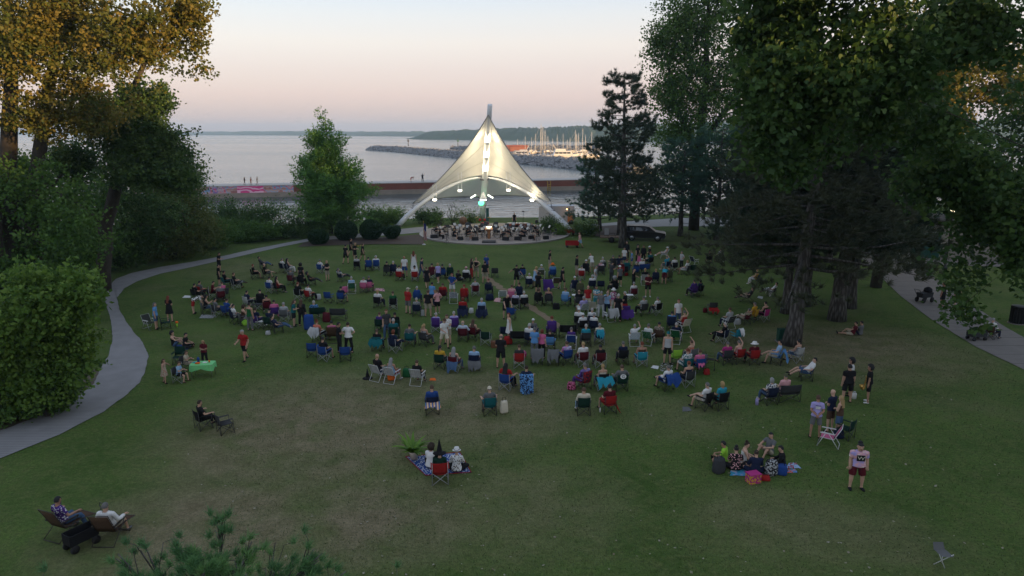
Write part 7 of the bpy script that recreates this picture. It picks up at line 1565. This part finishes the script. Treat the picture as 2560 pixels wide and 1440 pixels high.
for k, (x, y, c, lab, hgt) in enumerate(((-.25, .1, 'blue', 'blue toy standing on the green tablecloth', .28), (-.2, -.1, 'orange', 'orange pouch lying on the green tablecloth', .05), (.1, .05, 'white', 'white paper sheet on the green tablecloth', .02), (.3, .1, 'orange', 'small orange cup at the end of the green tablecloth', .10), (-.4, .05, 'turquoise', 'turquoise card on the green tablecloth', .02))):
    o = thing({.28: 'toy', .05: 'pouch', .02: 'paper_sheet', .10: 'cup'}[hgt], lab, {.28: 'toy', .05: 'pouch', .02: 'paper', .10: 'cup'}[hgt], (p.x+x, p.y+.35+y, .695)); mb = MB()
    if hgt > .2: mb.lathe((0, 0, 0), [(.07, 0), (.05, .1), (.08, .16), (.03, .28)], 8)
    elif hgt == .10: mb.lathe((0, 0, 0), [(.03, 0), (.045, .1)], 10)
    else: mb.box((0, 0, hgt/2+.001), (.2, .15, hgt))
    mb.build('body', cloth(c), o)
def blanket(label, corners, c, cat='blanket', name='picnic_blanket', z=.012):
    cs = [G(*q) for q in corners]; o = sum(cs, Vector())/4; t = thing(name, label, cat, (o.x, o.y, 0)); mb = MB(); n = 10; V = []
    for i in range(n+1):
        for j in range(n+1):
            a = cs[0].lerp(cs[1], i/n); b = cs[3].lerp(cs[2], i/n); q = a.lerp(b, j/n)-o; e = .5 if (i in (0, n) or j in (0, n)) else 1; V.append((q.x+rnd.uniform(-.02, .02), q.y+rnd.uniform(-.02, .02), z+rnd.random()*.022*e))
    mb.add(V, [(i*(n+1)+j, (i+1)*(n+1)+j, (i+1)*(n+1)+j+1, i*(n+1)+j+1) for i in range(n) for j in range(n)], 0, True); mb.build('cloth', cloth(c), t); return t
blanket('white sheet spread on the grass behind the left circle', [(455, 745), (476, 745), (478, 740), (462, 739)], 'white'); blanket('grey plaid blanket on the grass below the left circle', [(497, 796), (532, 796), (540, 788), (505, 787)], 'plaid-silver-grey'); blanket('bright blue blanket under the two near the boardwalk', [(438, 876), (470, 874), (476, 864), (440, 862)], 'blue')
bk = blanket('navy floral picnic blanket with red edging in the near centre', [(1064, 1190), (1178, 1182), (1150, 1132), (1014, 1143)], 'floral-blue-white')
cs = [G(*q) for q in [(1064, 1190), (1178, 1182), (1150, 1132), (1014, 1143)]]
for i in range(4): mb = MB(); o_ = bk.location; a, b = cs[i]-o_, cs[(i+1) % 4]-o_; mb.tube([(a.x, a.y, .03), (b.x, b.y, .03)], .013, 5); mb.build('edging', cloth('red'), bk)
blanket('turquoise and yellow beach towel under the seated circle', [(1825, 1190), (1905, 1190), (1900, 1160), (1830, 1162)], 'tiedye-turquoise-silver-sky'); blanket('white towel with red print beside the black jersey', [(1965, 1172), (2002, 1172), (1990, 1158), (1972, 1158)], 'print-lightblue-red'); blanket('white paper sheet on the grass left of the lime chair', [(1627, 920), (1645, 924), (1648, 916), (1632, 914)], 'white'); blanket('striped grey beach towel before the man in white tank', [(1650, 928), (1678, 930), (1684, 908), (1652, 908)], 'striped-silver-olive'); blanket('red and white blanket right of the pink pair', [(935, 727), (962, 729), (960, 722), (940, 721)], 'print-palepink-navy'); blanket('white blanket under the person sitting on the grass at back', [(1130, 700), (1160, 700), (1158, 694), (1134, 694)], 'silver'); blanket('pale blanket on the grass under the pines', [(1893, 745), (1906, 748), (1908, 742), (1896, 740)], 'silver')
blanket('crumpled clear plastic sheet beside the man with white shoes', [(1706, 1030), (1730, 1028), (1722, 1018), (1706, 1018)], 'grey'); blanket('pink towel beside the striped lawn chair', [(1234, 754), (1250, 756), (1252, 746), (1240, 745)], 'palepink'); blanket('orange and red packet lying right of the webbed chairs', [(1074, 952), (1090, 952), (1088, 946), (1076, 946)], 'orange'); blanket('blue checked bag flap on the grass by the black jersey', [(1968, 1184), (1994, 1182), (1988, 1174), (1970, 1175)], 'print-sky-orange')
def drape(ch, c, label, w=.62, top=.93, back=.5, front=.25, name='throw_blanket', cat='blanket', y0=-.33, pat=None):
    """a cloth hung over the back of a chair"""
    p = ch.location; t = thing(name, label, cat, p, ch.rotation_euler.z); mb = MB(); n = 8; hem = [rnd.uniform(-.35, .35) for _ in range(9)]; prof = [(y0+.10, top-front)]+[(y0+.05, top-.05), (y0-.02, top+.02), (y0-.06, top-.04)]+[(y0-.07-.05*k, top-back*k/3) for k in (1, 2, 3)]; V = []
    for (y, z) in prof:
        for i in range(n+1): x = (i/n-.5)*w*(1+hem[i]*max(0, (top-z))/.5); V.append((x, y+.035*math.sin(i*2.1+z*7)-.02*(z < top-.1), z+hem[i]*.55*(z < top-.12)*(top-z)/max(.2, back)-.03*math.cos((i/n-.5)*3)*(z > top-.1)))
    mb.add(V, [(a*(n+1)+i, a*(n+1)+i+1, (a+1)*(n+1)+i+1, (a+1)*(n+1)+i) for a in range(len(prof)-1) for i in range(n)], 0, True); mb.build('cloth', cloth(c), t); return t
drape(CHR[(1083, 1034)], 'serape-blue-red', 'rainbow striped serape draped over the lone navy chair', .62, .62, .30, .1, y0=-.28); bl_ = drape(CHR[(1316, 980)], 'print-sky-navy', 'pale blue lettered blanket hung over a chair back', .66, .95, .85, .2); drape(CHR[(1510, 974)], 'turquoise', 'turquoise throw sagging over a black chair back', .8, .72, .42, .1, y0=-.27); drape(CHR[(1368, 728)], 'purple', 'purple throw hanging over a chair near the white tray', .7, .98, .8, .2); drape(CHR[(1564, 800)], 'purple', 'purple throw bunched on a chair beside the talking group', .95, .72, .45, .1, y0=-.27); drape(CHR[(1524, 804)], 'silver', 'grey towel hung over a chair below the talking group', .7, .95, .55, .2, y0=-.45); drape(CHR[(584, 724)], 'striped-white-black', 'black and white zebra blanket over the sitter near the boardwalk', .7, .62, .3, .2, y0=.45); drape(CHR[(947, 880)], 'teal', 'teal throw over the back of a camp chair', .7, .75, .38, .1, y0=-.27); drape(CHR[(1666, 976)], 'blue', 'bright blue throw over the back of a camp chair', .75, .9, .5, .2); drape(CHR[(1140, 928)], 'denim', 'denim wrap hanging behind the silver-haired woman', .6, .6, .45, .1, y0=-.27); drape(CHR[(1183, 928)], 'grey', 'grey blue cloth hanging under the light blue shirt', .65, .55, .4, .1, y0=-.27); drape(CHR[(1343, 912)], 'grey', 'grey cover over the chair behind the man in blue', .68, .95, .6, .3); drape(CHR[(1383, 914)], 'grey', 'grey cover over the chair next to the tie-dye sitter', .6, .95, .6, .3); drape(CHR[(1782, 786)], 'red', 'red throw hanging from a dark empty chair', .6, .5, .35, .1, y0=-.25); drape(CHR[(1843, 858)], 'white', 'white towel on the turquoise chair', .28, .95, .4, .1); drape(CHR[(1934, 742)], 'white', 'white blanket trailing from a chair in pine shade', .6, .6, .5, .3, y0=.3); drape(CHR[(1948, 912)], 'sky', 'blue towel hanging from the chair by the trunk', .6, .8, .6, .2); drape(CHR[(1504, 862)], 'turquoise', 'turquoise towel over the silver-haired sitter’s chair'.replace('’', ''), .4, .95, .4, .2); drape(CHR[(986, 690)], 'striped-white-red', 'red and white striped blanket over a sitter at back', .6, .6, .3, .2, y0=.35); drape(CHR[(1158, 794)], 'navy', 'navy cover draped behind the red-topped sitter', .72, .6, .45, .1, y0=-.25); drape(CHR[(1203, 794)], 'navy', 'navy cover draped behind the light blue sitter', .72, .6, .45, .1, y0=-.25); drape(CHR[(1752, 934)], 'pink', 'pink bundle hanging on the blue chair', .4, .7, .3, .1, y0=-.2); drape(CHR[(797, 856)], 'silver', 'pale cover on the salmon-shirted sitter’s chair'.replace('’', ''), .6, .94, .5, .2)
def bag(label, u, v, w_, h_, d_, c, name='bag', cat='bag', strap=True, rz=0, taper=.8):
    p = G(u, v); t = thing(name, label, cat, (p.x, p.y+d_/2, 0), rz); mb = MB(); prof = [(.9, 0), (1.04, .12), (1.0, .5), (.9, .85), (taper, 1.0)]; V = []; N = 12
    for (k, z) in prof:
        for j in range(N): q = 2*math.pi*j/N; c_, s_ = math.cos(q), math.sin(q); e = .6; V.append((math.copysign(abs(c_)**e, c_)*w_/2*k, math.copysign(abs(s_)**e, s_)*d_/2*k, z*h_+(.02*math.sin(j*2) if z > .8 else 0)))
    mb.add(V, [(i*N+j, i*N+(j+1) % N, (i+1)*N+(j+1) % N, (i+1)*N+j) for i in range(4) for j in range(N)]+[tuple(reversed(range(N))), tuple(48+j for j in range(N))], 0, True); mb.build('body', cloth(c), t)
    if strap: mb = MB(); mb.tube([(-w_*.25, 0, h_*.97), (-w_*.2, 0, h_*1.3), (w_*.2, 0, h_*1.3), (w_*.25, 0, h_*.97)], .012, 5); mb.build('strap', cloth('black' if c != 'black' else 'charcoal'), t)
    return t
for a in (('pink bag left of the white-framed green chair', 862, 732, .5, .45, .3, 'pink'), ('white tote bag right of the red-chair sitter', 794, 750, .45, .4, .3, 'silver'), ('tall bright blue bag standing behind the woman in teal', 771, 826, .62, .95, .4, 'blue'), ('maroon bag between the two wide dark chairs', 815, 806, .5, .6, .35, 'maroon'), ('orange bag under the middle webbed chair', 977, 952, .36, .4, .3, 'orange'), ('green shopping tote between the webbed chairs', 1016, 944, .42, .42, .28, 'green'), ('red bag beside the balding man in black', 1270, 862, .5, .45, .35, 'red'), ('cream tote with an orange top beside the teal chair', 1260, 1034, .36, .55, .2, 'cream'), ('pink floral bag left of the patterned red chair', 1429, 976, .4, .35, .3, 'print-pink-maroon'), ('grey rucksack left of the seated circle', 1800, 1186, .46, .55, .35, 'charcoal'), ('black and white backpack in front of the black jersey', 1931, 1192, .48, .55, .32, 'print-black-silver'), ('royal blue drawstring bag beside the black jersey', 1957, 1190, .42, .34, .36, 'blue'), ('red pouch near the pink box', 1916, 1204, .34, .16, .26, 'red'), ('black bag in the back centre row', 1391, 774, .5, .4, .4, 'black'), ('white carrier bag between the draped navy pair', 1178, 784, .32, .35, .25, 'white'), ('grey tote right of the navy camp chair', 1056, 790, .26, .4, .2, 'silver'), ('dark rucksack under the pink lawn chair shade', 2100, 1098, .4, .35, .3, 'navy'), ('red basket under the back right red chair', 1566, 690, .3, .25, .3, 'red'), ('grey bag leaning by the walking frame', 1762, 908, .4, .45, .3, 'grey'), ('red bag on the grass by the blue chair', 1768, 938, .3, .28, .26, 'red'), ('black bag left of the navy and red chair', 1284, 966, .22, .45, .2, 'black'), ('dark bag beside the dirt strip', 1224, 752, .6, .45, .4, 'navy'), ('pale bag beside the yellow chair', 1846, 812, .4, .35, .3, 'silver'), ('dark red bag near the empty dark chair', 1764, 782, .3, .3, .25, 'maroon'), ('white bag below the green-legged chair', 668, 838, .3, .22, .3, 'silver')):
    bag(*a, rz=rnd.uniform(-.5, .5))
p = G(1886, 1210); t = thing('cooler_box', 'pink printed cooler box in front of the seated circle', 'cooler', (p.x, p.y+.15, 0), .3); mb = MB(); mb.box((0, 0, .16), (.44, .32, .32)); mb.build('body', cloth('print-magenta-yellow'), t); mb = MB(); mb.box((0, 0, .335), (.46, .34, .03)); mb.build('lid', cloth('magenta'), t)
p = G(1239, 868); t = thing('picnic_basket', 'brown wicker picnic basket behind the man in black', 'basket', (p.x, p.y, 0)); mb = MB(); mb.box((0, 0, .18), (.5, .34, .34), None, 0, 1.08); mb.build('body', mat('wicker', (.14, .055, .025), var=.4, scale=14), t); mb = MB(); mb.tube([(-.2, 0, .34), (-.12, 0, .5), (.12, 0, .5), (.2, 0, .34)], .015, 5); mb.build('handle', mat('wicker', (.14, .055, .025)), t)
p = G(1306, 896); t = thing('play_ball', 'magenta spotted ball behind the red chair sitter', 'ball', (p.x, p.y, 0)); mb = MB(); mb.ball((0, 0, .24), .24, 14, 10); mb.build('skin', cloth('floral-magenta-palepink'), t)
p = G(919, 946); t = thing('witch_hat', 'black pointed hat lying on the grass beside the webbed chairs', 'hat', (p.x, p.y, 0)); mb = MB(); mb.lathe((0, 0, 0), [(.26, 0), (.26, .015), (.12, .03), (.09, .16), (.05, .32), (.01, .52)], 16); mb.build('felt', cloth('black'), t); mb = MB(); mb.lathe((0, 0, .03), [(.122, 0), (.118, .045)], 16); mb.build('band', cloth('charcoal'), t)
p = G(1540, 1032); t = thing('umbrella', 'folded red umbrella leaning from the red camp chair', 'umbrella', (p.x, p.y, 0)); mb = MB(); mb.tube([(.18, -.1, .03), (0, 0, .35), (-.14, .05, .62)], [.01, .045, .03], 8); mb.build('canopy', cloth('red'), t); mb = MB(); mb.tube([(-.14, .05, .62), (-.3, .1, .9)], .012, 6); mb.build('shaft', cloth('darkgreen'), t)
p = G(1771, 922); t = thing('walking_frame', 'black folding walking frame right of the lime chair', 'walker', (p.x, p.y, 0), -.3)
for s in (-1, 1): mb = MB(); mb.tube([(s*.3, -.25, .02), (s*.28, -.12, .86), (s*.28, .1, .9), (s*.3, .28, .02)], .015, 6); mb.build('side_frame', M_BLK, t)
mb = MB(); mb.tube([(-.28, .05, .7), (.28, .05, .7)], .014, 6); mb.tube([(-.28, .05, .5), (.28, .05, .5)], .014, 6); mb.build('cross_bar', M_BLK, t); mb = MB(); mb.box((0, -.05, .55), (.5, .28, .03)); mb.build('seat', M_BLK, t)
for s in (-1, 1): mb = MB(); mb.lathe((s*.3+.03, -.26, .09), [(.08, 0), (.09, .03), (.08, .05)], 10, 0, True, 1, 1, Matrix.Rotation(-math.pi/2, 3, 'Y')); mb.build('wheel', M_BLK, t)
def bottle(label, u, v, c, h_=.3, r=.05, name='bottle'):
    p = G(u, v); t = thing(name, label, 'bottle', (p.x, p.y, 0)); mb = MB(); mb.lathe((0, 0, 0), [(r, 0), (r, h_*.72), (r*.5, h_*.84), (r*.5, h_*.9)], 10); mb.build('body', cloth(c), t); mb = MB(); mb.lathe((0, 0, h_*.88), [(r*.6, 0), (r*.6, h_*.12)], 10); mb.build('cap', cloth('silver'), t)
bottle('lavender drink bottle on the grass left of the navy chair', 1892, 1012, 'lavender', .38, .07); bottle('white jug hanging low behind the broad man in black', 2135, 996, 'white', .34, .1, 'jug'); bottle('small white bottle standing by the red chair umbrella', 1500, 1030, 'white', .22, .04)
p = G(443, 818); t = thing('toy_bat', 'green and orange toy stuck in the grass right of the red-haired woman', 'toy', (p.x, p.y, 0)); mb = MB(); mb.tube([(0, 0, 0), (0, 0, .26)], [.04, .05], 8); mb.build('shaft', cloth('lime'), t); mb = MB(); mb.ball((0, 0, .32), (.09, .09, .08), 10, 6); mb.build('head', cloth('orange'), t)
p = G(613, 814); t = thing('flying_disc', 'bright green disc propped beside the green tank top man', 'disc', (p.x, p.y, .2)); mb = MB(); mb.lathe((0, 0, 0), [(.2, 0), (.2, .03), (.1, .05)], 18, 0, True, 1, 1, Matrix.Rotation(1.35, 3, 'X')); mb.build('plate', cloth('lime'), t)
for (u, v, c, lab) in ((654, 820, 'white', 'small white side table with snacks behind the purple chair'), (646, 776, 'charcoal', 'small low dark table in front of the maroon chair'), (1572, 752, 'white', 'small white tray table beside the maroon T-shirt man'), (1440, 752, 'white', 'white tray table in the navy canopy row')):
    p = G(u, v); t = thing('side_table', lab, 'table', (p.x, p.y, 0)); mb = MB(); mb.box((0, 0, .45), (.6, .42, .03)); mb.build('table_top', cloth(c), t)
    for s in (-1, 1): mb = MB(); mb.tube([(s*.25, -.18, 0), (-s*.25, -.16, .44)], .012, 5); mb.tube([(s*.25, .18, 0), (-s*.25, .16, .44)], .012, 5); mb.build('leg', M_CHR, t)
# fern in a pot
p = G(1032, 1148); t = thing('potted_fern', 'bright green potted fern on the corner of the navy blanket', 'plant', (p.x, p.y, .02)); mb = MB(); mb.lathe((.05, 0, 0), [(.13, 0), (.18, .26), (.19, .28)], 14); mb.build('pot', mat('cream pot', (.5, .42, .36)), t)
M_FERN = leafmat('fern frond', [(.07, .16, .02), (.12, .24, .035), (.17, .30, .05)], .4)
for k in range(40):
    q = rnd.uniform(0, 6.28); L_ = rnd.uniform(.5, .98); up = rnd.uniform(.5, 1.3); mb = MB(); pts = []
    for j in range(7): f = j/6; pts.append(Vector((math.cos(q)*L_*f*.8, math.sin(q)*L_*f*.8, .26+up*L_*f-.55*L_*f*f)))
    V = []; 
    for j, a in enumerate(pts): w_ = .10*(1-j/6)+.012; V += [a+Vector((-math.sin(q)*w_, math.cos(q)*w_, -.015)), a, a+Vector((math.sin(q)*w_, -math.cos(q)*w_, -.015))]
    mb.add(V, [(3*j, 3*j+1, 3*j+4, 3*j+3) for j in range(6)]+[(3*j+1, 3*j+2, 3*j+5, 3*j+4) for j in range(6)]); me = mb.mesh('frond'); a = me.attributes.new('tint', 'FLOAT', 'POINT'); a.data.foreach_set('value', [rnd.random()]*len(me.vertices)); me.materials.append(M_FERN); link('frond', me, t)
# cape of the witch-hatted sitter
c_ = CHR[(1094, 1216)]; t = thing('cape', 'dark green cape falling beside the red chair of the witch-hatted sitter', 'cape', c_.location, c_.rotation_euler.z); mb = MB(); V = []
for j in range(8):
    f = j/7
    for i in range(9): q = math.pi*(.75+.7*i/8)-1.2; V.append(((.23+.14*f)*math.cos(q)+.06*f, -.10+(.20+.05*f)*math.sin(q)+.1*f, .98-.86*f+.02*math.sin(i*2)))
mb.add(V, [(j*9+i, j*9+i+1, (j+1)*9+i+1, (j+1)*9+i) for j in range(7) for i in range(8)], 0, True); mb.build('cloth', cloth('darkgreen'), t)
# small white folding seat, lower right corner
p = G(2355, 1416); t = thing('folding_stool', 'small white folding seat alone at the lower right', 'stool', (p.x, p.y, 0), .3); mb = MB(); mb.add([(-.2, -.12, .42), (.2, -.16, .36), (.22, .14, .40), (-.18, .16, .46)], [(0, 1, 2, 3)]); mb.add([(-.2, .16, .46), (.2, .14, .40), (.16, .2, .62), (-.2, .22, .68)], [(0, 1, 2, 3)]); mb.build('seat', cloth('grey'), t)
for a, b in (((-.2, -.12), (.16, .14)), ((.2, -.14), (-.16, .16)), ((0, .22), (0, -.1))): mb = MB(); mb.tube([(a[0], a[1], .42), (b[0]*.9, b[1]*.9, 0)], .012, 5); mb.build('leg', M_TUBE['lawn'], t)
# saxophone and trumpet
p = PE[(2168, 1006)]; t = thing('saxophone', 'brass saxophone held by the curly-haired man in black', 'saxophone', p.location+Vector((-.24, -.08, 0))); mb = MB(); mb.tube([(0, 0, 1.32), (.02, 0, 1.25), (0, 0, .95), (-.02, 0, .72), (-.08, 0, .66), (-.14, 0, .72), (-.16, 0, .9)], [.015, .02, .035, .05, .055, .06, .085], 10); mb.build('body', M_BRASS, t)
for k in range(5): mb = MB(); mb.lathe((.0, -.05, .8+k*.08), [(.025, 0), (.025, .015)], 8); mb.build('key', M_BRASS, t)
p = PE[(888, 652)]; t = thing('trumpet', 'brass trumpet raised by the third man in black', 'trumpet', p.location+Vector((.35, -.1, 1.5))); mb = MB(); mb.tube([(-.25, 0, 0), (.15, 0, 0), (.25, 0, 0), (.3, 0, 0)], [.01, .012, .03, .06], 8); mb.build('bell', M_BRASS, t); mb = MB(); mb.tube([(-.1, 0, -.05), (.1, 0, -.05)], .03, 6); mb.build('valves', M_BRASS, t)
# lettering and emblems
def text(parent, s, size, loc, rot, m, name='emblem'):
    cu = bpy.data.curves.new(name, 'FONT'); cu.body = s; cu.size = size; cu.align_x = 'CENTER'; cu.align_y = 'CENTER'; cu.extrude = .002; cu.materials.append(m); o = bpy.data.objects.new(name, cu); col.objects.link(o); me = bpy.data.meshes.new_from_object(o.evaluated_get(bpy.context.evaluated_depsgraph_get())); bpy.data.objects.remove(o); o = link(name, me, parent); o.location = loc; o.rotation_euler = rot; return o
WT = mat('white print', (.62, .62, .62)); c_ = CHR[(1558, 976)]
mb = MB(); mb.lathe((0, -.362, .80), [(.11, -.004), (.11, .004)], 20, 0, False, 1.3, 1, Matrix.Rotation(math.pi/2-.2, 3, 'X')); mb.build('emblem_ring', WT, c_); text(c_, 'G', .2, (0, -.378, .80), (math.pi/2-.2, 0, 0), mat('cloth darkgreen', COL['darkgreen']))
c_ = PE[(2138, 1222)]; mb = MB(); mb.box((0, .158, 1.26), (.20, .012, .21)); mb.build('emblem', cloth('black'), c_); text(c_, 'W', .17, (0, .170, 1.26), (math.pi/2, 0, math.pi), mat('cream print', (.5, .48, .38)), 'emblem_letter')
c_ = PE[(2036, 1094)]
for k, (z, w_) in enumerate(((1.36, .2), (1.31, .17), (1.255, .17))): mb = MB(); mb.box((0, -.145, z), (w_, .012, .016 if k == 0 else .04)); mb.build('shirt_print', cloth('navy') if k == 0 else WT, c_)
for key, (s, sz) in {(1028, 868): ('^', .12), (1600, 918): ('^', .1), (1666, 976): ('^', .1)}.items():
    text(CHR[key], s, sz, (0, -.375, .84), (math.pi/2-.2, 0, 0), WT)

c_ = PE[(1142, 1180)]; h_ = PM['cross']; mb = MB(); mb.lathe((0, 0, 0), [(.118, 0), (.112, .032)], 18, 0, True, .95, 1.1); o = mb.build('hat_band', cloth('black'), c_); o.location = h_['hc']+h_['hd']*.048
